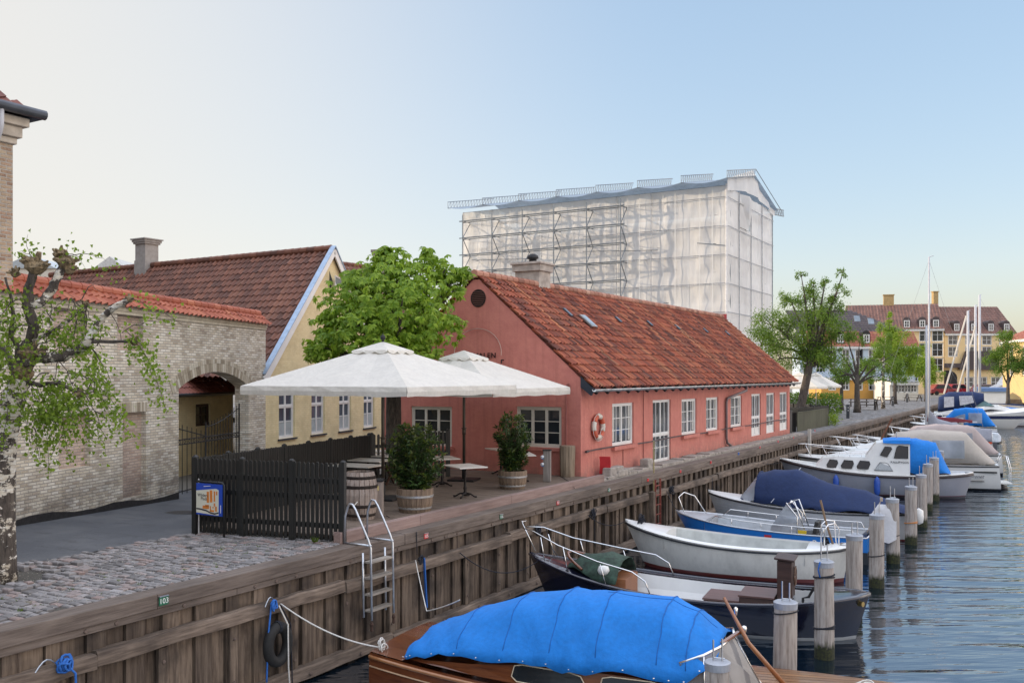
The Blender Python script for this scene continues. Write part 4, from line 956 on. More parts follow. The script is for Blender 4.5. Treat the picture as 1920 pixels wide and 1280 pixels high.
# ------------------------------------------------------------------ parasols
canvas = M_cloth('white_canvas', (.76, .73, .66), .24, .08, .5, ws=3.2)
def parasol(lab, base, corners, zpk, zed, vent=.62, val=.2, finial=True, pole=.04, grp='white parasols over the terrace', basep=True, polemat=None):
    o = thing('parasol', lab, 'parasol', base, group=grp); B = Vector(base); pk = Vector((B.x, B.y, zpk)); C_ = [Vector((x, y, zed)) for x, y in corners]
    polemat = polemat or M_plain('bronze_pole', (.09, .075, .06), .45, .5)
    mb = MB(); mb.tube([B, (B.x, B.y, zpk - .05)], pole, 10)
    if basep:
        mb.tube([(B.x, B.y, B.z + 1.25), (B.x, B.y, B.z + 1.42)], pole * 1.3, 10); mb.tube([(B.x, B.y, B.z + 1.42), (B.x, B.y, B.z + 1.44)], pole * 2, 10)
    mb.build('pole', polemat, o, smooth=True)
    if basep:
        mb = MB(); mb.box((B.x, B.y, B.z + .025), (.75, .75, .05), .3); mb.lathe([(.06, 0), (.055, .3)], (B.x, B.y, B.z + .05), 10); mb.build('base_plate', dark_iron, o, bevel=.01)
    mb = MB(); nr = 12; ns = 12
    for i in range(4):
        a, b_ = C_[i], C_[(i + 1) % 4]
        def pt(r, s):
            e = a.lerp(b_, s); sag = -.0 - .10 * (4 * s * (1 - s)) * r ** 2 * 0; q = pk.lerp(e, r); fold = abs(((s * 2) % 1) - .5) * 2
            q.z += .05 * math.sin(math.pi * r) * (fold * 1.0 - .5) - .05 * r * (1 - r) * 2; return q
        mb.grid([[pt(vent * .0 + (.14 + .86 * r / nr), s / ns) for s in range(ns + 1)] for r in range(nr + 1)])
        drop = []
        for s in range(ns + 1):
            q = pt(1, s / ns); n2 = (a.lerp(b_, .5) - pk); n2.z = 0; n2.normalize(); wv = .012 * math.sin(s * 2.4 + i)
            drop.append([q, q + n2 * (.015 + wv) + Vector((0, 0, -val * .5)), q + n2 * wv + Vector((0, 0, -val + .012 * math.sin(s * 1.7)))])
        mb.grid(drop)
    mb.build('canopy', canvas, o, smooth=False)
    mb = MB()
    for i in range(4):
        a, b_ = C_[i], C_[(i + 1) % 4]; n2 = (a.lerp(b_, .5) - pk); n2.z = 0; n2.normalize()
        rows = []
        for r in (0, .08, .16, .22):
            rows.append([pk.lerp(a.lerp(b_, s / 12), r) + Vector((0, 0, .06)) for s in range(13)])
        rows.append([pk.lerp(a.lerp(b_, s / 12), .225) + Vector((0, 0, .03 - .05 * abs(math.sin(s / 12 * 3 * math.pi)))) + n2 * .02 for s in range(13)])
        mb.grid(rows)
    mb.build('vent_cap', canvas, o)
    for i in range(4):
        a, b_ = C_[i], C_[(i + 1) % 4]
        for e in (a, a.lerp(b_, .5)):
            mb = MB(); p1 = pk.lerp(e, .97) - Vector((0, 0, .05)); mb.beam((B.x, B.y, zpk - .1), p1, .025, .03); mb.beam((B.x, B.y, zpk - .9), pk.lerp(e, .45) - Vector((0, 0, .05)), .02, .025); mb.build('rib', polemat, o)
    if finial:
        mb = MB(); mb.lathe([(.03, 0), (.03, .05), (.055, .08), (.06, .12), (.045, .16), (.012, .18), (.012, .2), (.001, .22)], (pk.x, pk.y, pk.z + .04), 12); mb.build('finial', dark_iron, o, smooth=True)
    return o
def cam2(X, Z): return (X * RX + Z * FX, X * RY + Z * FY)
DZ = .118
X1, Z1 = -3.0, 21.72; X2, Z2 = -1.316, 25.58
p1 = G(718, 935, DZ); p2 = G(870, 900, DZ)
parasol('large white square parasol nearest the street with its pole behind the planter', p1, [cam2(X1 + .9, Z1 - 3.07), cam2(X1 + 3.1, Z1 + .75), cam2(X1 - .9, Z1 + 3.07), cam2(X1 - 3.1, Z1 - .75)], 3.72, 2.76)
parasol('white parasol closer to the pink gable, partly hidden behind the nearer one', p2, [cam2(X2 + .85, Z2 - 2.9), cam2(X2 + 2.95, Z2 + .72), cam2(X2 - .85, Z2 + 2.9), cam2(X2 - 2.95, Z2 - .72)], 3.62, 2.66, finial=False)
# ------------------------------------------------------------------ tables
marble = M_plain('pale_table_top', (.66, .62, .56), .35, var=.08, ns=5)
iron = M_plain('cast_iron', (.018, .014, .013), .55, .4, var=.4, ns=20)
def table(lab, x, y, rz, w=.62, d=1.0, loc_z=DZ, grp='small pale cafe tables on the terrace'):
    o = thing('cafe_table', lab, 'table', (x, y, loc_z), rz, group=grp); c = Vector((x, y, loc_z)); M = Matrix.Translation(c) @ Matrix.Rotation(rz, 4, 'Z')
    mb = MB(); mb.box((x, y, loc_z + .735), (w, d, .028), rz); mb.build('table_top', marble, o, bevel=.006)
    mb = MB(); mb.lathe([(.075, .04), (.05, .1), (.03, .16), (.045, .22), (.028, .28), (.024, .5), (.035, .56), (.025, .6), (.03, .68), (.09, .715)], c, 10); mb.build('pedestal', iron, o, smooth=True)
    for k in range(4):
        a = rz + math.pi / 4 + k * math.pi / 2; e = Vector((math.cos(a), math.sin(a), 0)); mb = MB()
        mb.tube([c + e * .04 + Vector((0, 0, .1)), c + e * .14 + Vector((0, 0, .085)), c + e * .23 + Vector((0, 0, .03)), c + e * .29 + Vector((0, 0, .025))], [.024, .02, .018, .024], 6); mb.build('foot', iron, o, smooth=True)
    return o
q = G(872, 932, DZ); table('cafe table standing alone in front of the pink gable, pole right behind it', q.x, q.y, TH + R(28), .72, .98)
q = G(829, 911, DZ); table('cafe table half hidden behind the large leafy shrub', q.x, q.y, TH + R(20), .7, 1.0)
q = G(945, 841, DZ + .75); table('cafe table behind the slim shrub, close against the gable wall', q.x - .1, q.y, TH + R(25), .65, .9)
q = G(975, 850, DZ + .75); table('cafe table showing on both sides of the slim shrub', q.x, q.y, TH + R(8), .7, 1.2)
q = G(808, 882, DZ + .5); 
for k, (u, v, lab) in enumerate(((668, 871, 'nearest table of the row along the long black fence'), (690, 861, 'second table of the row along the long black fence'), (705, 852, 'third table of the row along the long black fence'), (722, 845, 'farthest table of the row, mostly behind the parasol pole'))):
    q = G(u, v, DZ + .75); table(lab, q.x, q.y, TH + R(65), .72, 1.15)
# folded dark wood bench under the row
bw_ = M_wood('dark_red_slats', (.06, .025, .015), (.14, .06, .035), 0, .5, 2, 20, .3)
q = G(690, 905, DZ); o = thing('slatted_bench', 'reddish brown slatted bench tucked under the row of tables', 'bench', q, TH + R(65)); M = root_mat(o)
for i in range(4): mb = MB(); mb.beam(M @ Vector((-.17 + i * .11, -.9, .44)), M @ Vector((-.17 + i * .11, .9, .44)), .09, .025); mb.build('slat', bw_, o)
for yy in (-.7, .7): mb = MB(); mb.beam(M @ Vector((-.2, yy, 0)), M @ Vector((.16, yy, .43)), .05, .04); mb.beam(M @ Vector((.2, yy, 0)), M @ Vector((-.16, yy, .43)), .05, .04); mb.build('leg', bw_, o)

# ------------------------------------------------------------------ leaves
def leaf_quads(P, Nrm, Dr, L, Wd, fold=.25):
    """P base points, Dr directions, Nrm normals; a leaf is a kinked rhombus of two quads"""
    n = len(P); Dr = Dr / np.linalg.norm(Dr, axis=1, keepdims=True); S = np.cross(Dr, Nrm); S /= np.linalg.norm(S, axis=1, keepdims=True) + 1e-9; Nn = np.cross(S, Dr)
    L = np.broadcast_to(L, (n,))[:, None]; Wd = np.broadcast_to(Wd, (n,))[:, None]
    a = P; mid = P + Dr * L * .55 - Nn * L * .04; tip = P + Dr * L - Nn * L * .18; l = P + Dr * L * .52 + S * Wd * .5 + Nn * Wd * fold; r = P + Dr * L * .52 - S * Wd * .5 + Nn * Wd * fold
    V = np.stack([a, l, tip, r, mid], 1).reshape(-1, 3); k = np.arange(n)[:, None] * 5
    F = np.concatenate([k + np.array([[0, 4, 2, 1]]), k + np.array([[0, 3, 2, 4]])], 0); return V, F
def rnd_dirs(n, down=0.):
    d = RNG.normal(size=(n, 3)); d[:, 2] -= down; return d / np.linalg.norm(d, axis=1, keepdims=True)
def limb(mb, pts, r0, r1, n=7, wob=.03):
    m_ = len(pts); mb.tube(pts, [r0 + (r1 - r0) * i / (m_ - 1) for i in range(m_)], n)
def curve(a, b_, bend, k=6, wob=.0):
    a, b_ = Vector(a), Vector(b_); o = []
    for i in range(k + 1): t_ = i / k; o.append(a.lerp(b_, t_) + Vector(bend) * math.sin(math.pi * t_) + Vector((random.uniform(-wob, wob), random.uniform(-wob, wob), random.uniform(-wob, wob))) * (0 < i < k))
    return o

# potted laurels in half barrels
oakw = M_wood('oak_staves', (.16, .105, .07), (.34, .25, .17), 2, .7, 2, 22, .6, dk=.45); hoop = M_plain('zinc_hoop', (.42, .42, .42), .4, .7, var=.15)
laurel = M_leaf('laurel_leaf', (.015, .035, .012), (.06, .11, .03), .12, .28)
laurel_red = M_leaf('laurel_new_leaf', (.07, .08, .02), (.12, .15, .035), .3, .35)
def planter(lab, lab2, base, r, h, crown, n, seed):
    o = thing('barrel_planter', lab, 'planter', base, group='half barrel planters on the terrace'); mb = MB()
    ns = 22
    for i in range(ns):
        a0_, a1_ = 2 * math.pi * (i + .03) / ns, 2 * math.pi * (i + .97) / ns; rows = []
        for z, f in ((0, .84), (.35, .95), (.7, 1.0), (1, 1.0)): rows.append([Vector(base) + Vector((r * f * math.cos(a), r * f * math.sin(a), h * z)) for a in (a0_, a1_)])
        rows.append([Vector(base) + Vector((r * .9 * math.cos(a), r * .9 * math.sin(a), h * 1.0)) for a in (a0_, a1_)]); rows.append([Vector(base) + Vector((r * .88 * math.cos(a), r * .88 * math.sin(a), h * .6)) for a in (a0_, a1_)])
        mb.grid(rows)
    mb.build('staves', oakw, o)
    for z in (.14, .62): mb = MB(); mb.lathe([(r * (.845 + .155 * min(1, (z) / .7)) + .003, h * z), (r * (.845 + .155 * min(1, z / .7)) + .012, h * z + .01), (r * (.85 + .155 * min(1, z / .7)) + .012, h * z + .05), (r * (.85 + .15 * min(1, z / .7)), h * z + .055)], base, 32); mb.build('hoop', hoop, o)
    mb = MB(); mb.lathe([(r * .9, h * .88), (.001, h * .9)], base, 20); mb.build('soil', M_plain('soil', (.03, .02, .014), .95, var=.4, ns=30, bmp=.8), o)
    rs = random.Random(seed); s = thing('laurel_shrub', lab2, 'shrub', (base[0], base[1], base[2] + h * .88), group='laurel shrubs in barrel planters'); mb = MB(); tips = []
    for k in range(n):
        a = rs.uniform(0, 6.28); zt_ = rs.random(); R_ = crown(zt_) * math.sqrt(rs.uniform(.25, 1)); t_ = Vector(base) + Vector((R_ * math.cos(a), R_ * math.sin(a), h * .88 + crown.H * (.06 + .94 * zt_)))
        b0 = Vector(base) + Vector((rs.uniform(-.12, .12), rs.uniform(-.12, .12), h * .85 + crown.H * .45 * zt_ * rs.random())); tips.append((b0, t_)); mb.tube([b0, b0.lerp(t_, .5) + Vector((0, 0, .05)), t_], [.008, .006, .003], 4)
    mb.build('stems', M_plain('green_stem', (.06, .06, .025), .7), s)
    for part, frac, mt, lo_ in (('foliage', 1, laurel, 0), ('young_leaves', .3, laurel_red, 1)):
        P, Dr, Nm = [], [], []
        for b0, t_ in tips:
            if lo_ and rs.random() > .5: continue
            for j in range(15 if not lo_ else 5):
                f = rs.uniform(.35, 1.02) if not lo_ else 1.0; p = b0.lerp(t_, f); d = (t_ - b0).normalized() * .7 + Vector((rs.gauss(0, .8), rs.gauss(0, .8), rs.gauss(.1, .5))); P.append(p[:]); Dr.append(d[:]); Nm.append((rs.gauss(0, .5), rs.gauss(0, .5), 1))
        V, F = leaf_quads(np.array(P), np.array(Nm), np.array(Dr), np.array([rs.uniform(.09, .15) for _ in P]), np.array([rs.uniform(.035, .055) for _ in P])); fast_mesh(part, V, F, mt, s)
class Cr:
    def __init__(s, H, f): s.H = H; s.f = f
    def __call__(s, z): return s.f(z)
b1 = G(778, 958, DZ); b1.z = DZ
planter('larger barrel planter near the ladder with a wide shrub', 'broad round laurel shrub in the nearer barrel planter', b1, .39, .5, Cr(1.38, lambda z: .62 * math.sin(math.pi * (.16 + .72 * z)) ** .7), 210, 1)
b2_ = G(961, 915, DZ); b2_.z = DZ
planter('barrel planter at the right with a slim shrub', 'slim upright laurel shrub in the barrel planter near the stump', b2_, .37, .46, Cr(1.5, lambda z: .27 + .25 * math.sin(math.pi * min(1, z * .95)) - .08 * (z > .9)), 150, 2)

# wooden casks by the fence, meter box, stump, power post
cq = G(676, 972, DZ); o = thing('old_cask', 'weathered whitewashed cask standing beside the fence end', 'barrel', cq); mb = MB(); ns = 20
for i in range(ns):
    a0_, a1_ = 2 * math.pi * (i + .04) / ns, 2 * math.pi * (i + .96) / ns
    mb.grid([[cq + Vector((rr_ * math.cos(a), rr_ * math.sin(a), z)) for a in (a0_, a1_)] for z, rr_ in ((0, .27), (.25, .33), (.5, .345), (.75, .32), (.95, .27))])
mb.lathe([(.25, .9), (.001, .9)], cq, 20); mb.build('staves', M_wood('whitewashed_staves', (.25, .18, .14), (.52, .45, .4), 2, .8, 3, 20, .7, dk=.6), o)
for z, rr_ in ((.1, .295), (.28, .337), (.66, .336), (.84, .303)): mb = MB(); mb.lathe([(rr_ + .004, z - .03), (rr_ + .01, z), (rr_ + .004, z + .03)], cq, 24); mb.build('hoop', M_plain('rust_black_hoop', (.025, .017, .013), .8, .3, var=.5, ns=20), o)
mb = MB(); mb.tube(curve(cq + Vector((.2, .16, .93)), cq + Vector((.12, -.36, .3)), (.12, .1, .1), 8), .012, 6); o = mb.build('rope_loop', rope_w); tag(o, 'pale rope hanging over the side of the whitewashed cask', 'rope')
bq = G(704, 968, DZ); o = thing('service_box', 'tall grey wooden service box with dark lid beside the cask', 'service box', bq, TH); mb = MB(); mb.box(bq + Vector((0, 0, .36)), (.3, .3, .72), TH); mb.build('box_body', M_wood('grey_box', (.25, .2, .17), (.42, .36, .32), 2, .8, 3, 20, .5), o)
mb = MB(); mb.box(bq + Vector((0, 0, .745)), (.35, .35, .04), TH); mb.build('lid', dark_iron, o, bevel=.008); mb = MB(); mb.box(bq + Vector((.04 + .05, -.15 + .0, .6)), (.18, .02, .09), TH); mb.build('yellow_label', M_plain('yellow_label', (.6, .5, .2), .5), o)
sq = G(1064, 893, DZ); o = thing('timber_stump', 'thick weathered timber stump standing by the house corner', 'stump', sq); mb = MB(); nn_ = 24; pr = [random.uniform(.93, 1.05) for _ in range(nn_)]
rows = [[sq + Vector((.215 * f * pr[k % nn_] * math.cos(2 * math.pi * k / nn_), .215 * f * pr[k % nn_] * math.sin(2 * math.pi * k / nn_), z)) for k in range(nn_ + 1)] for z, f in ((0, .92), (.4, .97), (.85, 1.03), (.88, .99))]
mb.grid(rows, flip=True); mb.add(rows[-1][:-1], [tuple(range(nn_))]); mb.build('stump_wood', M_wood('stump_wood', (.15, .1, .06), (.42, .34, .25), 2, .85, 2, 26, 1., dk=.4), o)
eq = G(1026, 902, DZ); o = thing('power_post', 'grey shore power post with two white blue sockets', 'power post', eq, R(20)); mb = MB(); mb.box(eq + Vector((0, 0, .42)), (.2, .2, .84), R(20)); mb.build('post_body', M_wood('post_grey', (.16, .14, .12), (.33, .3, .28), 2, .8, 3, 22, .5), o, bevel=.008)
mb = MB(); mb.box(eq + Vector((0, 0, .85)), (.23, .23, .02), R(20)); mb.build('lid', dark_iron, o)
for z in (.48, .68):
    mb = MB(); mb.lathe([(.001, 0), (.04, 0), (.04, .07), (.03, .09), (.001, .09)], (0, 0, 0), 10); M = Matrix.Translation(eq + Vector((-.07, -.11, z))) @ Matrix.Rotation(R(100), 4, 'X'); mb.v = [tuple(M @ Vector(p)) for p in mb.v]; so = mb.build('socket', M_plain('socket_white', (.6, .65, .7), .4), o)
    mb = MB(); mb.box(eq + Vector((-.07, -.14, z - .05)), (.06, .05, .04), R(20)); mb.build('socket_cap', M_plain('socket_blue', (.03, .2, .45), .4), so)
mb = MB(); mb.box(eq + Vector((.095, .0, .62)), (.012, .13, .2), R(20)); mb.build('number_plate', M_plain('grey_plate', (.36, .36, .38), .5, var=.3, ns=60), o)
rq_ = G(1104, 886, DZ); rq_.x = -11.3; mb = MB(); yb = rq_.y
rows = [[(-11.62 + .10 * i + .03 * math.sin(z * 5), yb - .02 + .03 * i + z * -.04, DZ + z) for i in (0, 3)] for z in (0, .12, .25, .38, .5)]
mb.grid(rows); o = mb.build('red_panel', red_paint, thick=.1); tag(o, 'bright red curved fender block leaning against the pink house corner', 'fender block')
# concrete lumps by the glazed door
for (u, v, sx_, sy_, sz_, lab) in ((1212, 880, .3, .5, .34, 'rough concrete block beside the first glazed door'), (1165, 893, .35, 1.3, .18, 'low concrete slab along the foot of the house corner'), (1150, 884, .28, 1.1, .3, 'stone step ending the terrace kerb at the house corner')):
    p = WX(u, v, -11.35); mb = MB(); mb.box((p.x, p.y, sz_ / 2 + .0), (sx_, sy_, sz_), random.uniform(-.05, .05), top=.92); o = mb.build('concrete_block', concrete, bevel=.03); tag(o, lab, 'concrete block')
# yellow pole and the small red ladder below it
yp = WX(1234, 960, QX + .12); mb = MB(); mb.tube([(QX - .02, yp.y, -.6), (QX - .02, yp.y, 1.0)], .02, 6); o = mb.build('marker_pole', M_plain('yellowed_pole', (.36, .3, .14), .6, var=.3)); tag(o, 'thin yellowish pole rising from the quay edge before the pink wall', 'pole')
ld = thing('quay_ladder', 'small rusty red ladder fixed to the quay below the thin pole', 'ladder', (QX + .12, yp.y, -.4)); rl_ = M_plain('rusty_red', (.22, .05, .035), .7, var=.4, ns=20)
for dy in (-.28, .12): mb = MB(); mb.beam((QX + .14, yp.y + dy, -.15), (QX + .14, yp.y + dy, -1.9), .05, .03); mb.build('stile', rl_, ld)
for i in range(6): mb = MB(); mb.tube([(QX + .14, yp.y - .28, -.35 - i * .29), (QX + .14, yp.y + .12, -.35 - i * .29)], .015, 6); mb.build('rung', rl_, ld)
mb = MB(); mb.box((QX + .12, yp.y - .5, -1.25), (.18, .17, 1.5)); o = mb.build('mooring_post', pl_wood, bevel=.01); tag(o, 'squared timber post beside the rusty red ladder', 'post')

# galvanised bathing ladder near the cobbles
ld = thing('quay_ladder', 'galvanised ladder with two looped handrails hooked over the quay', 'ladder', (QX, WX(700, 1150, -10.35).y, 0)); gs = M_plain('bright_galvanised', (.55, .57, .6), .35, .85, var=.15, ns=12)
yl = WX(697, 1150, QX + .3).y; yr = WX(738, 1140, QX + .3).y
for yy in (yl, yr):
    mb = MB(); mb.tube([(QX - .32, yy, .02), (QX - .3, yy, .5), (QX - .24, yy, .66), (QX - .2, yy, .72), (QX - .13, yy, .71), (QX - .06, yy, .62), (QX + .22, yy, .12), (QX + .28, yy, -.02), (QX + .3, yy, -1.28)], .02, 8); mb.build('handrail', gs, ld, smooth=True)
    mb = MB(); mb.tube([(QX + .1, yy, -.12), (QX + .12, yy, -1.25)], .02, 8); mb.tube([(QX - .34, yy, .02), (QX + .29, yy, .02)], .018, 6); mb.build('stile', gs, ld, smooth=True)
    mb = MB(); mb.lathe([(.02, -.05), (.035, -.09), (.022, -.13), (.03, -.2), (.001, -.22)], (QX + .3, yy, -1.26), 8); mb.build('foot', M_plain('rusty_foot', (.06, .03, .02), .8), ld)
tread = M_wood('tread_wood', (.28, .24, .2), (.42, .38, .33), 1, .8, 2, 20, .4)
for z in (-.28, -.56, -.85, -1.13): mb = MB(); mb.box((QX + .21, (yl + yr) / 2, z), (.16, yr - yl, .03)); mb.build('tread', tread, ld)

# hanging tyre, ropes
tc_ = WX(521, 1207, QX + .14); o = thing('tyre_fender', 'black rubber tyre hanging on ropes against the quay wall', 'tyre', tc_)
mb = MB(); mb.tube([(tc_.x + .0, tc_.y + .21 * math.cos(a), tc_.z + .27 * math.sin(a)) for a in [2 * math.pi * q / 28 for q in range(28)]], .085, 12, closed=True); mb.build('tyre', rubber, o, smooth=True)
mb = MB()
for i in range(5): mb.tube([(tc_.x + .0 + .09 * math.cos(a), tc_.y + .0 + i * .008 - .02, tc_.z + .27 + .09 * math.sin(a)) for a in [2 * math.pi * q / 10 for q in range(10)]], .012, 5, closed=True)
mb.build('lashing', rope_k, o)
hk = Vector((QX + .12, tc_.y + .02, -.6))
def rope(name, lab, pts, r, mat, sag=0., k=14):
    mb = MB(); P = []
    for a, b_ in zip(pts, pts[1:]):
        a, b_ = Vector(a), Vector(b_); n_ = k
        for i in range(n_): t_ = i / n_; P.append(a.lerp(b_, t_) - Vector((0, 0, sag * 4 * t_ * (1 - t_))))
    P.append(Vector(pts[-1])); mb.tube(P, r, 6); o = mb.build(name, mat, smooth=True); tag(o, lab, 'rope'); return o
def knot(name, lab, c, r, mat, n=5, s=.06):
    mb = MB(); c = Vector(c)
    for i in range(n):
        a0_ = random.uniform(0, 3); u_ = Vector((random.uniform(-.5, .5), random.uniform(-1, 1), random.uniform(-.6, 1))).normalized(); w_ = u_.cross(Vector((1, .2, .1))).normalized()
        cc_ = c + Vector((random.uniform(-.02, .03), random.uniform(-s, s) * .6, random.uniform(-s, s) * .6)); mb.tube([cc_ + (u_ * math.cos(a) + w_ * math.sin(a)) * s * random.uniform(.8, 1.1) for a in [2 * math.pi * q / 10 for q in range(10)]], r, 5, closed=True)
    o = mb.build(name, mat, smooth=True); tag(o, lab, 'rope'); return o
rope('blue_rope', 'blue rope hanging left of the black tyre', [hk + Vector((0, -.14, .03)), WX(503, 1190, QX + .15), WX(500, 1278, QX + .13)], .014, rope_b)
rope('tyre_rope', 'pale rope running down over the black tyre', [hk + Vector((0, .02, 0)), WX(540, 1170, QX + .24), WX(541, 1250, QX + .24), WX(543, 1280, QX + .22)], .012, rope_w)
rope('tyre_rope', 'dark rope hanging right of the black tyre', [hk + Vector((0, .06, 0)), WX(545, 1170, QX + .15), WX(548, 1280, QX + .13)], .012, rope_k)
knot('rope_knot', 'blue rope knot on the wale above the black tyre', hk + Vector((0, -.1, .03)), .013, rope_b)
mb = MB(); mb.tube([hk + Vector((-.05, -.22 + .22 * i / 6, .02 + .13 * math.sin(math.pi * i / 6))) for i in range(7)], .009, 5); o = mb.build('iron_ring', steel); tag(o, 'thin iron mooring hoop on the wale above the tyre', 'mooring ring')
kb = WX(122, 1243, QX + .1); knot('rope_knot', 'bright blue rope knot on the wale at the far left', kb, .016, rope_b, 8, .07)
rope('blue_rope', 'short blue rope tail hanging from the wale at the far left', [kb, kb + Vector((.06, .1, -.14)), kb + Vector((.05, .12, -.5))], .014, rope_b)
mb = MB(); mb.tube([kb + Vector((-.06, -.35 + .3 * i / 6, -.03 + .12 * math.sin(math.pi * i / 6))) for i in range(7)], .009, 5); o = mb.build('iron_ring', steel); tag(o, 'thin iron mooring hoop beside the leftmost blue knot', 'mooring ring')
bl = WX(795, 1050, QX + .1)
mb = MB(); mb.beam(bl + Vector((0, 0, .05)), WX(800, 1138, QX + .12), .05, .02); o = mb.build('blue_strap', rope_b); tag(o, 'flat blue strap hanging from the wale near the red 105 tag', 'strap')
knot('rope_knot', 'dark and blue knot on the wale above the flat blue strap', bl + Vector((0, -.08, .03)), .012, rope_k, 4)

# number tags on the cap beam
tgr, tre = M_plain('tag_green', (.015, .12, .06), .4, var=.1), M_plain('tag_red', (.5, .03, .03), .4, var=.1)
tags = [(307, 1125, '103', 1, 'green berth tag reading 103 on the cap beam by the cobbles'), (799, 1004, '105', 0, 'red berth tag reading 105 on the cap beam by the deck'), (940, 968, '106', 1, 'green berth tag on the cap beam between the two parasol poles and tag 107'), (1046, 942, '107', 0, 'red berth tag reading 107 on the cap beam below the stump'), (1142, 918, '108', 1, 'small green berth tag on the quay beside the house corner'),
        (1215, 899, '', 0, 'red berth tag just left of the thin pole'), (1276, 883, '', 0, 'red berth tag below the second window of the pink house'), (1333, 866, '', 0, 'red berth tag below the third window of the pink house'), (1385, 850, '', 2, 'small blue tag on the quay by the foot of the downpipe'), (1425, 838, '', 0, 'red berth tag below the leftmost of the three narrow doors'), (1459, 827, '', 0, 'red berth tag below the middle narrow door'), (1488, 820, '', 0, 'red berth tag at the far corner of the pink house'), (1528, 807, '', 0, 'tiny red berth tag on the quay by the wood screen')]
for u, v, s, g_, lab in tags:
    p = WX(u, v, QX + .012); o = thing('berth_tag', lab, 'number tag', p, group='berth tags along the cap beam'); sz = .155 if s == '103' else .13
    mb = MB(); mb.box((p.x, p.y, p.z), (.012, sz, sz * .78)); mb.build('plate', (tre, tgr, rope_b)[g_], o); mb = MB(); mb.box((p.x - .01, p.y, p.z + sz * .4), (.05, sz, .01)); mb.build('bracket', steel, o)
    if s: text('number', s, sz * .68, white, o, (p.x + .008, p.y, p.z - sz * .24), (0, 1, 0), (0, 0, 1), .001, 'CENTER')
# black cable over the deck edge
rope('cable', 'black cable running from ladder over the kerb to the mooring ring', [G(724, 968, DZ) + Vector((0, 0, .02)), WX(775, 993, -11.0), WX(781, 997, QX + .02), WX(782, 1040, QX + .02)], .008, rope_k)
rope('cable', 'black cable trailing from the stump over the kerb', [G(1052, 893, DZ + .01), G(1072, 905, DZ + .02), WX(1077, 915, QX - .3)], .008, rope_k)
# ------------------------------------------------------------------ birch in the foreground
birch_bark = M_bark('birch_bark', 1.); bark = M_bark('dark_bark')
birch_leaf = M_leaf('birch_leaf', (.10, .17, .02), (.30, .42, .055), .5)
TB = 13.6
def BP(u, v, d=0.): return D(u, v, TB + d)
bt = thing('birch_tree', 'gnarled pollarded birch with white bark and drooping fresh leaves', 'tree', G(3, 1085, 0))
g0 = G(3, 1085, 0)
mb = MB()
tr_ = [(0, 1095, .24), (2, 1060, .21), (2, 1000, .195), (2, 930, .19), (3, 860, .19), (8, 810, .185), (22, 760, .17), (38, 710, .15)]
mb.tube([BP(u, v) for u, v, r in tr_], [r for _, _, r in tr_], 14)
mb.build('trunk', birch_bark, bt, smooth=True)
limbs = [([(38, 712), (45, 690), (40, 660), (60, 640), (62, 610), (50, 575), (52, 548), (60, 520), (66, 500)], .13, .075, [0, .05, .1, .1, .0, 0, 0, 0, 0], 0),
         ([(50, 690), (62, 665), (85, 672), (120, 668), (145, 655), (165, 640), (175, 618), (195, 592), (222, 572), (243, 561)], .12, .05, [0, .0, .0, -.1, -.1, -.2, -.2, -.2, -.3, -.3], 1),
         ([(52, 575), (75, 570), (95, 545), (105, 525), (118, 500), (124, 486)], .085, .07, [0, 0, .1, .1, .2, .2], 1),
         ([(40, 715), (75, 722), (110, 718), (135, 730), (155, 740)], .05, .022, [0, -.1, -.2, -.3, -.3], 0),
         ([(165, 642), (200, 640), (240, 641), (250, 640)], .035, .02, [-.2, -.2, -.3, -.3], 0),
         ([(62, 640), (85, 628), (110, 614), (135, 596), (150, 585), (160, 570)], .03, .03, [0, 0, 0, .1, .1, .1], 1),
         ([(38, 720), (25, 690), (10, 660), (-15, 620)], .09, .04, [0, .2, .4, .5], 0),
         ([(40, 660), (20, 630), (25, 590), (20, 560), (10, 520)], .05, .02, [0, .1, .2, .2, .2], 0)]
for i, (px_, r0, r1, dd, wt) in enumerate(limbs):
    mb = MB(); pts = [BP(u, v, d) for (u, v), d in zip(px_, dd)]; fine = []
    for a, b_ in zip(pts, pts[1:]):
        for k in range(3): fine.append(a.lerp(b_, k / 3) + Vector([random.uniform(-.012, .012) for _ in range(3)]))
    fine.append(pts[-1]); m_ = len(fine); mb.tube(fine, [.78 * (r0 + (r1 - r0) * k / (m_ - 1)) * random.uniform(.9, 1.12) for k in range(m_)], 9)
    mb.build('limb', birch_bark if wt else bark, bt, smooth=True)
knobm = M_plain('mossy_knob', (.19, .14, .08), .95, var=.7, ns=22, bmp=1., bs=30)
# knobbly pollard heads
for u, v, d, s in ((66, 500, 0, .17), (58, 492, 0, .12), (78, 498, 0, .1), (122, 492, .2, .15), (112, 478, .2, .11), (130, 505, .2, .1), (243, 561, -.3, .065), (252, 640, -.3, .075), (160, 570, .1, .06), (150, 740, -.3, .07), (28, 512, .1, .09), (60, 665, 0, .17), (45, 700, 0, .17), (35, 728, 0, .16)):
    mb = MB(); c_ = BP(u, v, d); prof = [(.001, -1), (.55, -.75), (.95, -.2), (1, .2), (.6, .8), (.001, .95)]
    mb.lathe([(r_ * s * .8, z * s * .8) for r_, z in prof], c_, 10, jit=.3)
    for k in range(6):
        dv = Vector((random.gauss(0, 1), random.gauss(0, 1), abs(random.gauss(0, 1)))).normalized(); mb.tube([c_ + dv * s * .6, c_ + dv * s * 1.35], [s * .32, s * .14], 5)
    mb.build('pollard_knob', knobm, bt, smooth=False)
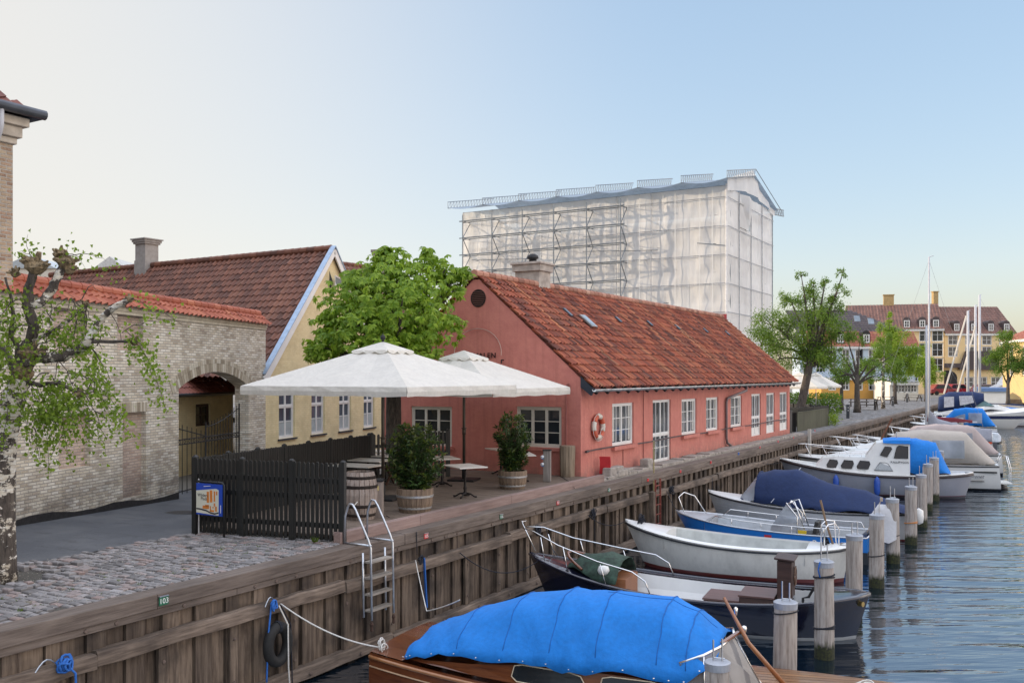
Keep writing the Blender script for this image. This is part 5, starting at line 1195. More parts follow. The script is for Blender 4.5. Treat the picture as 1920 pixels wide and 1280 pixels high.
# twigs and drooping strands of leaves
tw = MB(); P, Dr, Nm, Ls = [], [], [], []
def strand(a, b_, droop, n, spread=.09, size=(.045, .075), out=0.):
    a, b_ = Vector(a), Vector(b_); pts = []
    for i in range(9): t_ = i / 8; pts.append(a.lerp(b_, t_) + Vector((0, 0, droop * math.sin(math.pi * t_))) + Vector([random.gauss(0, .012) for _ in range(3)]))
    tw.tube(pts, [.007 - .0006 * i for i in range(9)], 4)
    for j in range(n):
        f = random.uniform(.12, 1.) * 8; k = min(7, int(f)); p = pts[k].lerp(pts[k + 1], f - k) + Vector([random.gauss(0, spread) for _ in range(3)])
        P.append(p[:]); Dr.append((random.gauss(0, .6), random.gauss(0, .6), random.gauss(-.7, .5))); Nm.append((random.gauss(0, .8) + .3, random.gauss(0, .8) - .6, random.gauss(.3, .7))); Ls.append(random.uniform(*size))
for a, b_, dr, n, d in (((235, 620), (290, 720), .25, 62, -.3), ((250, 640), (315, 780), .35, 75, -.3), ((252, 640), (240, 660), 0, 8, -.3), ((243, 561), (290, 590), .1, 14, -.3), ((225, 620), (330, 600), .1, 12, -.2), ((252, 575), (345, 610), .12, 12, -.2),
        ((100, 660), (195, 685), .25, 105, -.1), ((110, 700), (235, 790), .4, 120, -.3), ((140, 730), (250, 820), .3, 75, -.4), ((70, 720), (165, 830), .5, 150, -.2), ((60, 730), (95, 880), .3, 105, -.3), ((95, 740), (130, 860), .4, 95, -.2), ((150, 745), (200, 850), .2, 62, -.3), ((110, 735), (140, 800), .2, 75, -.3),
        ((20, 650), (-20, 720), .3, 105, -.2), ((30, 600), (5, 700), .3, 130, 0), ((10, 560), (15, 640), .3, 120, .1), ((35, 640), (70, 700), .2, 62, -.2), ((15, 700), (50, 800), .4, 95, -.3), ((0, 690), (20, 790), .4, 85, -.3), ((35, 760), (60, 850), .2, 42, -.3),
        ((120, 600), (190, 620), .1, 70, 0), ((90, 630), (160, 650), .12, 95, 0), ((150, 600), (170, 570), 0, 12, 0), ((60, 520), (50, 440), .0, 13, 0), ((120, 480), (160, 500), .15, 12, .2), ((130, 480), (200, 490), .1, 10, .2), ((66, 490), (30, 470), .05, 10, 0), ((118, 480), (128, 462), 0, 9, .2), ((195, 505), (225, 520), .05, 9, .1), ((75, 590), (85, 650), .1, 42, 0), ((30, 545), (60, 580), .1, 36, 0),
        ((60, 790), (110, 780), .15, 75, -.3), ((55, 810), (75, 845), .1, 25, -.4), ((165, 690), (205, 720), .15, 50, -.2), ((5, 600), (-30, 680), .2, 90, 0), ((20, 760), (5, 830), .15, 40, -.3), ((80, 750), (110, 830), .2, 75, -.2), ((125, 560), (90, 590), .05, 18, 0)):
    strand(BP(*a, d), BP(*b_, d + random.uniform(-.3, .3)), dr * .6, int(n * (1.15 if a[0] < 45 else 2.0)))
for k in range(60):
    u, v = random.uniform(0, 200), random.uniform(540, 800); tw.tube(curve(BP(u, v, -.1), BP(u + random.uniform(-50, 60), v + random.uniform(-30, 80), -.1), (0, 0, .12), 5, .025), [.011, .009, .008, .006, .005, .004], 4)
tw.build('twigs', bark, bt)
V, F = leaf_quads(np.array(P), np.array(Nm), np.array(Dr), np.array(Ls), np.array(Ls) * .8); fast_mesh('leaves', V, F, birch_leaf, bt)

# ------------------------------------------------------------------ horse chestnut behind the parasols
ch_leaf = M_leaf('chestnut_leaf', (.10, .21, .015), (.36, .5, .055), .48, .5)
cb_ = D(738, 900, 26.2); cb_.z = .05
ct = thing('chestnut_tree', 'horse chestnut with dense bright green drooping leaves beside the pink gable', 'tree', cb_)
mb = MB(); top = cb_ + Vector((0, 0, 2.9)); mb.tube([cb_, cb_ + Vector((.05, 0, .6)), cb_ + Vector((.0, 0, 1.6)), top], [.3, .24, .22, .2], 12); mb.build('trunk', bark, ct, smooth=True)
blobs = [(715, 590, 0, 1.55), (640, 605, -.4, .95), (790, 590, .4, 1.15), (735, 530, 0, 1.0), (660, 560, 0, .95), (805, 530, .6, .85), (745, 500, .2, .7), (835, 505, .8, .55), (620, 640, -.6, .75), (600, 650, -.6, .45), (700, 640, -1.0, 1.1), (790, 640, -.2, 1.0), (850, 520, 1, .35), (720, 485, .2, .4), (690, 520, .3, .6), (755, 560, -1.2, 1.2), (775, 660, -.4, .8), (670, 610, -1, .9), (868, 508, .9, .22), (850, 545, .6, .35), (590, 662, -.7, .25), (612, 600, -.3, .35), (722, 468, .2, .22), (850, 600, .2, .3), (655, 520, .2, .3), (800, 480, .3, .35)]
mb = MB(); CC = []
for u, v, d, r in blobs:
    c_ = D(u, v, 26.2 + d); mb.tube(curve(top, c_, (0, 0, .15), 5, .05), [.1, .08, .06, .05, .03, .02], 6); CC.append((np.array(c_), r))
mb.build('branches', bark, ct)
P, Dr, Nm = [], [], []; camp = np.array((0, 0, 3.))
for c_, r in CC:
    n = int(88 * r * r) + 18
    for i in range(n):
        d = RNG.normal(size=3); d /= np.linalg.norm(d); rr_ = r * (RNG.uniform(.5, 1.14) if RNG.random() < .8 else RNG.uniform(.3, .8)); p = c_ + d * rr_ * np.array((1, 1, .85))
        axis = d * .6 + np.array((RNG.normal() * .3, RNG.normal() * .3, .15)); axis /= np.linalg.norm(axis); a = np.cross(axis, (0, 0, 1)); a /= np.linalg.norm(a) + 1e-6; bb = np.cross(axis, a)
        for k in range(6):
            th_ = 2 * math.pi * k / 6 + RNG.uniform(-.2, .2); o_ = (a * math.cos(th_) + bb * math.sin(th_)); dd = o_ * .8 + axis * .25 + np.array((0, 0, -.75)); P.append(p); Dr.append(dd); Nm.append(axis + np.array((0, 0, .6)))
n = len(P); V, F = leaf_quads(np.array(P), np.array(Nm), np.array(Dr), RNG.uniform(.15, .24, n), RNG.uniform(.07, .1, n), .12); fast_mesh('crown', V, F, ch_leaf, ct)

# ------------------------------------------------------------------ generic small trees
def tree(lab, base, trunk_h, r0, blobs, dens, leaf, mat, bk=None, name='tree', group=None, lean=(0, 0), gaps=.8, twiggy=0, limbs_only=None, par=None):
    """blobs: (dx, dy, z, r) around the base"""
    base = Vector(base); o = thing(name, lab, 'tree', base, group=group); bk = bk or bark; top = base + Vector((lean[0], lean[1], trunk_h))
    mb = MB(); mb.tube([base, base.lerp(top, .15), base.lerp(top, .6), top], [r0 * 1.35, r0, r0 * .85, r0 * .7], 9); mb.build('trunk', bk, o, smooth=True)
    mb = MB(); P, Dr, Nm = [], [], []
    for dx, dy, z, r in blobs:
        c_ = base + Vector((dx, dy, z)); mb.tube(curve(top - Vector((0, 0, random.uniform(0, trunk_h * .3))), c_, (0, 0, .2), 5, .06 * r), [r0 * .5, r0 * .42, r0 * .32, r0 * .24, r0 * .16, r0 * .08], 5)
        n = int(dens * r * r / leaf / leaf * 30)
        sub = [np.array(c_) + rnd_dirs(1)[0] * r * RNG.uniform(.55, 1.) for _ in range(max(5, int(10 * r)))]
        for s_ in sub: 
            if random.random() < .6: mb.tube([c_, c_.lerp(Vector(s_), .5) + Vector((0, 0, .05)), s_], [r0 * .12, r0 * .08, r0 * .03], 4)
        for i in range(n):
            s_ = sub[RNG.integers(len(sub))]; p = s_ + RNG.normal(size=3) * r * .24 * gaps; P.append(p); d = (p - np.array(c_)); Dr.append(d / (np.linalg.norm(d) + .01) * .6 + RNG.normal(size=3) * .5 + (0, 0, -.35)); Nm.append(RNG.normal(size=3) * .6 + d / (np.linalg.norm(d) + .01) + (0, 0, .4))
    mb.build('branches', bk, o)
    n = len(P); V, F = leaf_quads(np.array(P), np.array(Nm), np.array(Dr), RNG.uniform(.7, 1.3, n) * leaf, RNG.uniform(.5, .85, n) * leaf); fast_mesh('crown', V, F, mat, o); return o
# ------------------------------------------------------------------ wrapped scaffold building
SX = -20.; c0 = WX(1361, 345, SX); YC = c0.y; c1 = WX(1447, 405, SX); l0 = WY(868, 392, YC); ZE = c0.z; YR = c1.y; XL = l0.x
sb = thing('scaffolded_building', 'tall building wrapped in white plastic sheeting on scaffolding behind the pink house', 'building', (SX, YC, 0))
m, t, b = new_mat('plastic_sheet'); v = coords(t, (1.6, 1.6, .3)); n1 = noise(t, v, 1.3, 6, .62); n2 = noise(t, coords(t), .25, 3)
cc = ramp(t, mth(t, 'ADD', mth(t, 'MULTIPLY', n1, .5), mth(t, 'MULTIPLY', n2, .5)), [(.35, (.84, .84, .84)), (.6, (.94, .93, .9))])
t.links.new(cc, b.inputs['Base Color']); b.inputs['Roughness'].default_value = .65; b.inputs['Specular IOR Level'].default_value = .25; bump(t, b, n1, .6, .08)
tr = t.nodes.new('ShaderNodeBsdfTranslucent'); tr.inputs[0].default_value = (.95, .93, .88, 1); ms = t.nodes.new('ShaderNodeMixShader'); ms.inputs[0].default_value = .25
t.links.new(b.outputs[0], ms.inputs[1]); t.links.new(tr.outputs[0], ms.inputs[2]); tp = t.nodes.new('ShaderNodeBsdfTransparent'); m2 = t.nodes.new('ShaderNodeMixShader')
t.links.new(ramp(t, noise(t, coords(t), .35, 3), [(.35, (.06,) * 3), (.65, (.24,) * 3)]), m2.inputs[0]); t.links.new(ms.outputs[0], m2.inputs[1]); t.links.new(tp.outputs[0], m2.inputs[2]); t.links.new(m2.outputs[0], t.nodes['Material Output'].inputs[0])
pole_l = M_plain('pale_tube', (.42, .44, .47), .4, .5, var=.2); sheet = m; pole_m = M_plain('scaffold_tube', (.22, .25, .28), .4, .7, var=.2)
def sheetpanel(a, b_, z0, z1, nrm, name='sheeting', seed=0):
    rs = random.Random(seed); a, b_, nrm = Vector(a), Vector(b_), Vector(nrm); L = (b_ - a).length; nu = max(6, int(L / .16)); nv = max(8, int((z1 - z0) / .22)); rows = []
    fr = [rs.uniform(1.2, 3.2) for _ in range(4)]; ph_ = [rs.uniform(0, 6) for _ in range(4)]; am = [rs.uniform(.3, 1) for _ in range(4)]; dg = [(rs.uniform(1.2, 4.), rs.uniform(-1.6, 1.6), rs.uniform(0, 6), rs.uniform(.01, .035)) for _ in range(5)]
    for i in range(nu + 1):
        r = []
        for j in range(nv + 1):
            u_ = i / nu; w_ = j / nv; z = z0 + (z1 - z0) * w_; bul = math.sin(math.pi * u_) * abs(math.sin(math.pi * (z - z0) / 2.05)) * .07
            wv = sum(am[k] * math.sin(fr[k] * u_ * 5 + ph_[k] + (1.6 if k % 2 else -2.2) * w_ * 3) for k in range(4)) * .022 * math.sin(math.pi * u_) ** .5
            wv += sum((.5 - abs(math.sin(dd[0] * u_ * L + dd[1] * z + dd[2] + .6 * math.sin(z * 1.3 + dd[2])))) * dd[3] for dd in dg) * math.sin(math.pi * u_) ** .3
            r.append(a.lerp(b_, u_) + Vector((0, 0, z)) + nrm * (bul + wv))
        rows.append(r)
    MB().grid(rows).build(name, sheet, sb, smooth=True)
nb_ = 8; xs_ = [XL + (SX - XL) * i / nb_ for i in range(nb_ + 1)]
for i in range(nb_): sheetpanel((xs_[i] - .05, YC, 0), (xs_[i + 1] + .05, YC - .01, 0), 0., ZE - .1 - (0 if i else .0), (0, -1, 0), seed=i)
ny = 4; ys_ = [YC + (YR - YC) * i / ny for i in range(ny + 1)]
for i in range(ny):
    zt = ZE - .1 if i != 1 else ZE - 2.6
    sheetpanel((SX, ys_[i] - .05, 0), (SX + .01, ys_[i + 1] + .05, 0), 0., zt, (1, 0, 0), seed=20 + i)
sheetpanel((XL, YR, 0), (XL, YC, 0), 0., ZE - .2, (-1, 0, 0), seed=40); sheetpanel((SX, YR, 0), (XL, YR, 0), 0., ZE - .2, (0, 1, 0), seed=41)
# inner building
mb = MB(); mb.b2((XL + 1.4, YC + 1.5, 0), (SX - 1.6, YR - 1.4, ZE - 2.2)); mb.build('inner_wall', M_plain('inner_wall', (.75, .73, .7), .9, var=.2), sb)
RZg = c0.z + .0; zr2 = WX(1402, 312, SX).z; ymid = (YC + YR) / 2; zr2 = CH + (703 - 331) / FPX * ((SX) * FX + ymid * FY)
# inner floors and standards, seen faintly through the sheeting
for k in range(9):
    z = 1.2 + k * 2.0
    if z > ZE - .3: break
    mb = MB(); mb.b2((XL + .2, YC + .15, z - .06), (SX - .15, YC + .95, z)); mb.b2((SX - .95, YC + 1.0, z - .06), (SX - .15, YR - .2, z)); mb.build('scaffold_deck', M_plain('deck_planks', (.3, .25, .2), .8), sb)
    mb = MB(); 
    for dz in (0, .5, 1.): mb.tube([(XL, YC + .06, z + dz), (SX - .05, YC + .06, z + dz)], .03, 5); mb.tube([(SX - .06, YC, z + dz), (SX - .06, YR, z + dz)], .03, 5)
    mb.build('ledger', pole_m, sb)
for x in xs_:
    for yy in (YC + .08, YC + 1.0): mb = MB(); mb.tube([(x, yy, 0), (x, yy, ZE - .05)], .035, 6); mb.build('standard', pole_m, sb)
for yy in ys_[1:]: mb = MB(); mb.tube([(SX + .06, yy, 0), (SX + .06, yy, ZE - (.05))], .035, 6); mb.build('standard', pole_l if yy < YR - .1 else pole_m, sb)
mb = MB(); mb.tube([(SX + .05, YC - .05, 0), (SX + .05, YC - .05, ZE)], .07, 6); mb.build('corner_sheet_edge', M_plain('white_edge', (.7, .7, .7), .5), sb)
for x in (xs_[5], xs_[6]): mb = MB(); mb.tube([(x, YC - .2, 0), (x, YC - .2, ZE - .1)], .035, 6); mb.build('outer_pole', pole_l, sb)
for i in range(nb_ * 3):
    x = XL + (SX - XL) * i / (nb_ * 3)
    if i % 3: mb = MB(); mb.beam((x, YC - .19, ZE * .2), (x, YC - .19, ZE - .15), .05, .01); mb.build('sheet_seam', white, sb)
mb = MB(); mb.b2((SX - .5, ys_[1] - .3, ZE - 2.7), (SX - .45, ys_[2] + .4, ZE - .3)); mb.build('dark_opening', M_plain('dark_inside', (.05, .04, .035), .9, var=.5), sb)
for x in (XL + 1, xs_[4], SX - 2): mb = MB(); mb.tube([(x, YC - .22, ZE - 4), (min(x + 6, SX), YC - .22, ZE - 4.3)], .03, 5); mb.build('tie_line', pole_m, sb)
for k in range(7):
    z = ZE - .9 - k * 2.0; mb = MB(); mb.tube([(xs_[4], YC - .17, z), (SX, YC - .17, z)], .028, 5); mb.build('outer_ledger', pole_l, sb); mb = MB(); mb.tube([(SX + .14, YC, z), (SX + .14, YR, z)], .028, 5); mb.build('outer_ledger', pole_l, sb)
# open outer bay on the left part
bx0, bx1 = WY(868, 440, YC - 1.1).x, WY(1164, 440, YC - 1.1).x; zt_ = WY(868, 415, YC - 1.1).z
oxs = [bx0 + (bx1 - bx0) * i / 5 for i in range(6)]
for x in oxs:
    mb = MB(); mb.tube([(x, YC - 1.15, 0), (x, YC - 1.15, zt_ + (.5 if x < bx0 + 14 else .1))], .05, 6); mb.build('outer_standard', pole_m, sb)
for k in range(6):
    z = zt_ - 1.35 * k; mb = MB(); mb.tube([(bx0 - .3, YC - 1.15, z), (bx1 + .3, YC - 1.15, z)], .05, 5); mb.tube([(bx0, YC - 1.1, z - .12), (bx1, YC - 1.1, z - .12)], .035, 5); mb.build('outer_ledger', pole_m, sb)
    mb = MB()
    for x in oxs: mb.tube([(x, YC - 1.15, z), (x, YC, z)], .035, 5)
    mb.build('transom', pole_m, sb)
mb = MB()
for i, x in enumerate(oxs):
    for k in range(5):
        z = zt_ - 1.35 * k; mb.tube([(x, YC - 1.15 if k % 2 else YC, z), (x, YC if k % 2 else YC - 1.15, z - 1.35)], .035, 5)
mb.build('brace', pole_m, sb)
# roof: lattice trusses and sagging blue-grey tarps
tarp = M_cloth('tarp_blue', (.30, .38, .46), .25, .25, .7, .5, ws=2)
OV = 1.0; nT = 8; txs = [XL - .8 + (SX + .4 - XL + .8) * i / (nT - 1) for i in range(nT)]
def rz_(f): return ZE + .45 + (zr2 - ZE - .45) * f       # f: 0 eave, 1 ridge
for i, x in enumerate(txs):
    mb = MB(); A = Vector((x, YC - OV, rz_(0) - .25)); B_ = Vector((x, ymid, rz_(1))); up = Vector((0, 0, .5)); n_ = 16
    mb.tube([A, B_], .035, 5); mb.tube([A + up, B_ + up], .035, 5)
    for k in range(n_): p, q = A.lerp(B_, k / n_), A.lerp(B_, (k + 1) / n_); mb.tube([p, p + up], .022, 4); mb.tube([p, q + up], .022, 4)
    if i == nT - 1: mb.tube([B_ + up, (x, YR + 1.5, rz_(0) - .3)], .03, 5)
    mb.build('roof_truss', pole_m, sb)
for i in range(nT - 1):
    rows = []
    for a_ in range(7):
        u_ = a_ / 6; x = txs[i] + (txs[i + 1] - txs[i]) * u_; rows.append([Vector((x, YC - OV + (ymid - YC + OV) * f, rz_(f) - .25 * (1 - f) - .22 * math.sin(math.pi * u_) * (1 - .3 * f) + .03)) for f in (0, .2, .4, .6, .8, 1)])
    MB().grid(rows).build('roof_tarp', tarp, sb, smooth=True)
mb = MB(); mb.grid([[(XL - .8, ymid, zr2), (XL - .8, YR + .4, ZE)], [(SX + .4, ymid, zr2), (SX + .4, YR + .4, ZE)]]); mb.build('rear_tarp', tarp, sb)
# gable curtain at the right end
rows = []
for i in range(13):
    f = i / 12; y = YC - .2 + (YR - YC + .4) * f; zt = (ZE + .35 + (zr2 + .1 - ZE) * min(1, f * 2)) if f < .5 else zr2 + .45 - (zr2 + .45 - ZE) * (f - .5) * 2 - .45 * math.sin(math.pi * (f - .5) * 2)
    zb_ = ZE - .5 + (.7 * math.sin(math.pi * f)) ; rows.append([(SX + .18 + .1 * math.sin(i * 2.1), y, zt - (zt - zb_) * g) for g in (0, .25, .5, .75, 1)])
MB().grid(rows).build('gable_curtain', sheet, sb, smooth=True)
mb = MB(); yy0 = ys_[1]; mb.grid([[(SX + .1, ys_[1], ZE - .2), (SX + .1, ys_[1], ZE - 2.6)], [(SX + .45, ys_[1] + 1.3, ZE - .2), (SX + .1, ys_[1] + 2.2, ZE - 2.6)], [(SX + .1, ys_[2], ZE - .2), (SX + .1, ys_[2], ZE - 1.2)]]); mb.build('torn_sheet', sheet, sb)
mb = MB(); A = Vector((SX, YR, ZE - .3)); B_ = A + Vector((.1, 3.4, .3)); up = Vector((0, 0, .5)); mb.tube([A, B_], .04, 5); mb.tube([A + up, B_ + up], .04, 5)
for k in range(7): mb.tube([A.lerp(B_, k / 7), A.lerp(B_, (k + .5) / 7) + up], .025, 4); mb.tube([A.lerp(B_, (k + .5) / 7) + up, A.lerp(B_, (k + 1) / 7)], .025, 4)
mb.build('side_truss', pole_m, sb)
fa, fb = WY(1318, 590, YC - .4), WY(1362, 594, YC - .4); mb = MB(); mb.b2((fa.x, YC - .4, fa.z - .6), (fb.x, YC - .3, fa.z)); mb.build('red_net', M_plain('red_fascia', (.3, .03, .04), .7), sb)

# ------------------------------------------------------------------ far buildings
def facade(name, lab, uL, uR, Zd, veave, vridge, vbase, wall, roof, rows, win=(1.0, 1.4), depth=10, skew=0., frm=None, cols=None, dorm=None, dcol=None, tile=(.5, .6), chim=(), hipL=0., hipR=0.):
    a = D(uL, 703, Zd - skew); b_ = D(uR, 703, Zd + skew); a.z = b_.z = 0; U = (b_ - a); L = U.length; U.normalize(); Nn = Vector((U.y, -U.x, 0)); ang = math.atan2(U.y, U.x)
    zf = lambda v: CH + (703 - v) / FPX * Zd
    ze, zr = zf(veave), zf(vridge); o = thing(name, lab, 'building', a, ang); mb = MB(); holes = []
    for (v, n, s0, s1) in rows:
        z = zf(v)
        for i in range(n): s = L * (s0 + (s1 - s0) * (i + .5) / n); holes.append((s - win[0] / 2, s + win[0] / 2, z - win[1] / 2, z + win[1] / 2))
    wall_quads(a, U, L, ze, ze, holes, .15, Nn, mb, -.4); back = -Nn * depth
    for p in (a, b_): mb.add([p, p + back, p + back + Vector((0, 0, ze)), p + Vector((0, 0, ze))], [(0, 1, 2, 3)]); mb.add([p + Vector((0, 0, ze)), p + back + Vector((0, 0, ze)), p + back / 2 + Vector((0, 0, zr - .1))], [(0, 1, 2)])
    mb.build('wall', wall, o)
    for h in holes: window(o, a + U * h[0] + Vector((0, 0, h[2])) - Nn * .12, U, Nn, h[1] - h[0], h[3] - h[2], 2, 1, 2, frm=frm, fw=.1, mw=.05)
    mb = MB(); e = a + Nn * .35 + Vector((0, 0, ze)); V_ = (-Nn * (depth / 2 + .35) + Vector((0, 0, zr - ze))); H_ = V_.length; Vn_ = V_.normalized()
    tiles(mb, e, U, Vn_, L, H_, tw=tile[0], th=tile[1], amp=.04, seg=4, inside=lambda u, v: u > hipL * v and u < L - hipR * v)
    mb.add([a + back / 2 + Vector((0, 0, zr)), b_ + back / 2 + Vector((0, 0, zr)), b_ + back * 1.03 + Vector((0, 0, ze)), a + back * 1.03 + Vector((0, 0, ze))], [(0, 1, 2, 3)], [[(.5, .5)] * 4]); mb.build('roof', roof, o)
    mb = MB(); mb.prism([a + Nn * .0 + Vector((0, 0, ze - .35)), b_ + Nn * .0 + Vector((0, 0, ze - .35)), b_ + Vector((0, 0, ze)), a + Vector((0, 0, ze))], Nn * .3); mb.build('cornice', white if frm is None else frm, o)
    if dorm:
        for (v, fr_) in dorm:
            z = zf(v)
            for f in fr_:
                back_ = (z - ze) / (zr - ze) * (depth / 2 + .35) - .35; p = a + U * (L * f) - Nn * max(0, back_ - .9) + Vector((0, 0, z)); mb = MB(); w_ = .55; q = [p - U * w_ + Vector((0, 0, -.9)), p + U * w_ + Vector((0, 0, -.9)), p + U * w_ + Vector((0, 0, .55))] + [p + U * (w_ * math.cos(g)) + Vector((0, 0, .55 + .45 * math.sin(g))) for g in (math.pi * k / 6 for k in range(1, 6))] + [p - U * w_ + Vector((0, 0, .55))]
                mb.prism(q, -Nn * 2.0); dm = mb.build('dormer', dcol or white, o); window(dm, p - U * .42 + Vector((0, 0, -.7)) + Nn * .04, U, Nn, .84, 1.15, 2, 1, 2, fw=.1, mw=.05)
    for (u, v, w_, h_) in chim:
        p = D(u, v, Zd + depth / 2); mb = MB(); mb.box((p.x, p.y, p.z), (w_, .8, h_), ang); mb.box((p.x, p.y, p.z + h_ / 2 + .06), (w_ + .2, 1., .14), ang); mb.build('chimney', M_plain('ochre_chimney', (.42, .3, .14), .9, var=.2), o)
    return o, a, U, Nn, L, zf
yellowF = M_plain('ochre_plaster', (.8, .6, .32), .85, var=.08, ns=.6); brownT = M_tile('far_brown_tile', [(.13, .065, .05), (.17, .085, .065), (.21, .105, .08)], (.25, .14, .11), .3); darkT = M_tile('far_dark_slate', [(.05, .04, .045), (.08, .06, .06)], (.1, .08, .08), .2); redT = M_tile('far_red_tile', [(.24, .07, .045), (.32, .1, .06), (.36, .13, .08)], (.4, .18, .12), .3)
facade('ochre_building', 'taller left wing of the long ochre waterfront building with arched gateway', 1590, 1770, 150, 617, 566, 740, yellowF, brownT, [(628, 2, .74, 1.0), (656, 2, .74, 1.0), (684, 2, .74, 1.0)], depth=12, win=(1.7, 2.2), skew=-2, dorm=[(606, (.62, .78, .92))], dcol=darkT, chim=((1666, 566, 1.6, 2.2),))
o, a, U, Nn, L, zf = facade('ochre_building', 'long ochre waterfront building with brown roof and arched dormers behind the masts', 1771, 1905, 152, 625, 570, 740, yellowF, brownT, [(637, 4, .0, .95), (659, 4, .0, .95), (716, 4, .25, 1.0)], depth=12, win=(1.6, 1.7), dorm=[(612, (.18, .42, .66, .88))], dcol=darkT, chim=((1753, 562, .8, 2.6),), hipR=.0)
mb = MB(); p0 = a + U * (L * .18) + Nn * .1; mb.prism([p0 + Vector((0, 0, zf(693))), p0 + U * 6.5 + Vector((0, 0, zf(693))), p0 + U * 6.5 + Vector((0, 0, zf(658))), p0 + U * 1.2 + Vector((0, 0, zf(658)))], Nn * .5); mb.build('dark_roof_panel', darkT, o)
p0 = a - U * 1.2 + Nn * .1; mb = MB(); q = [p0 + Vector((0, 0, 0)), p0 + U * 3.2, p0 + U * 3.2 + Vector((0, 0, 2.6))] + [p0 + U * (1.6 + 1.6 * math.cos(g)) + Vector((0, 0, 2.6 + 1.2 * math.sin(g))) for g in (math.pi * k / 8 for k in range(1, 8))] + [p0 + Vector((0, 0, 2.6))]
mb.prism(q, Nn * .05); mb.build('gateway', dark_iron, o)
mb = MB(); mb.prism([p0 - U * 2 + Vector((0, 0, 4.2)), p0 + U * 7.5 + Vector((0, 0, 4.2)), p0 + U * 7.5 + Vector((0, 0, 4.9)), p0 - U * 2 + Vector((0, 0, 4.9))], Nn * .5); mb.build('ledge_roof', darkT, o)
paleblue = M_plain('pale_blue_plaster', (.5, .6, .68), .8, var=.06, ns=.6)
o, a, U, Nn, L, zf = facade('pale_blue_house', 'pale blue and white plastered house with red mansard roof behind the quay trees', 1500, 1722, 128, 649, 620, 740, paleblue, redT, [(668, 9, .0, 1.0), (690, 9, 0, 1.0)], depth=3.5, win=(1.1, 2.0), dorm=[(633, (.02, .34, .56))], dcol=dark_iron)
mb = MB()
for f in (.2, .52, .98): mb.tube([a + U * L * f + Nn * .1, a + U * L * f + Nn * .1 + Vector((0, 0, zf(649)))], .09, 6)
mb.build('downpipe', dark_iron, o)
mb = MB(); e = a + Vector((0, 0, zf(620))) - Nn * 1.8; tiles(mb, e, U, (-Nn * 5 + Vector((0, 0, zf(577) - zf(620)))), L, 6.2, tw=.5, th=.5, amp=.03, seg=3, inside=lambda u, v: u < L - 1. - v * .95); mb.build('upper_roof', darkT, o)
for u, v in ((1608, 597), (1634, 602)): p = D(u, v, 129.5); mb = MB(); mb.beam(p - Vector((0, 0, .4)), p + Vector((0, 0, .4)) - Nn * .4, .8, .1); mb.build('skylight', M_glass('sky_pane', (.2, .25, .3)), o)
orangeY = M_plain('orange_plaster', (.62, .33, .08), .85, var=.1, ns=.8)
facade('orange_house', 'low orange plastered shop row with white windows under zinc roof', 1540, 1702, 118, 707, 697, 735, orangeY, M_tile('zinc_blue', [(.2, .25, .3), (.26, .32, .38)], (.3, .35, .4), .1), [(722, 6, .05, .98)], depth=5, win=(1.0, 1.3))
whiteF = M_plain('white_kiosk', (.72, .68, .6), .7, var=.05)
facade('white_kiosk', 'low white waterfront kiosk with flat dark roof behind the bollards', 1668, 1722, 112, 716, 711, 745, whiteF, M_tile('grey_flat', [(.2, .22, .25), (.26, .28, .3)], (.3, .3, .3), .1), [(728, 4, .1, .95)], depth=5, win=(.9, 1.0))
facade('ochre_building', 'orange brick and yellow corner building at the right edge of the photo', 1880, 1990, 112, 634, 578, 735, M_plain('lit_yellow', (.66, .48, .22), .85, var=.08, ns=.5), redT, [(660, 4, .05, 1), (690, 4, .05, 1)], depth=14, win=(1.3, 1.8), skew=-9, dorm=[(598, (.06, .22, .4))], dcol=M_plain('zinc_dormer', (.35, .42, .48), .5), hipL=.35)

# ------------------------------------------------------------------ trees on the far quay
far_leaf = M_leaf('sunny_leaf', (.13, .24, .02), (.34, .46, .05), .45); deep_leaf = M_leaf('deep_leaf', (.06, .14, .015), (.18, .29, .04), .42)
P0 = G(1494, 797)
tree('tall leafy tree rising beyond the far corner of the pink house', P0, 4.6, .27, [(1.2, .6, 5.6, 1.5), (-.6, 0, 5.2, 1.5), (.3, 1, 7.0, 1.3), (2.0, 0, 6.6, 1.0), (-1.6, .6, 6.0, 1.2), (-2.1, 0, 4.9, 1.1), (1.9, .4, 4.4, 1.15), (.9, .5, 4.2, 1.1), (2.3, .2, 7.8, .65), (.9, .5, 8.3, .6), (-.5, .4, 7.6, .7), (2.9, .2, 5.6, .7), (-1, 0, 4.0, 1.0), (.2, .3, 8.9, .35), (2.6, .3, 9.0, .35), (1.6, .3, 8.6, .35)], .52, .1, deep_leaf, lean=(.9, .3))
def grp(u, v): return G(u, v)
T2 = grp(1607, 773)
tree('dark pollarded quay tree with twisted bare branches and sparse leaves', T2, 3.0, .24, [(-1.3, 0, 3.4, .7), (1.2, 0, 4.2, .7), (.2, 0, 5.6, .6), (-1.5, 0, 5.0, .5), (1.9, 0, 3.0, .6), (2.6, .3, 4.6, .5), (-.9, .3, 6.2, .35), (-2.2, .2, 2.6, .6)], .3, .11, deep_leaf)
tree('small pollarded tree with upright stubs between fence and bollard', grp(1578, 769), 2.6, .17, [(-.6, 0, 3.6, .5), (.5, 0, 3.9, .45), (0, 0, 2.7, .8), (.8, 0, 2.9, .6), (-1.2, .2, 4.2, .3)], .8, .11, deep_leaf)
tree('white barked birch on the quay beyond the dark pollard', grp(1656, 766), 4.6, .15, [(-.9, 0, 4.2, 1.0), (.9, 0, 4.0, 1.0), (0, .5, 5.4, .9), (-1.4, 0, 3.0, .9), (1.3, 0, 2.9, .8), (.2, 0, 6.4, .6)], .8, .11, deep_leaf, bk=birch_bark)
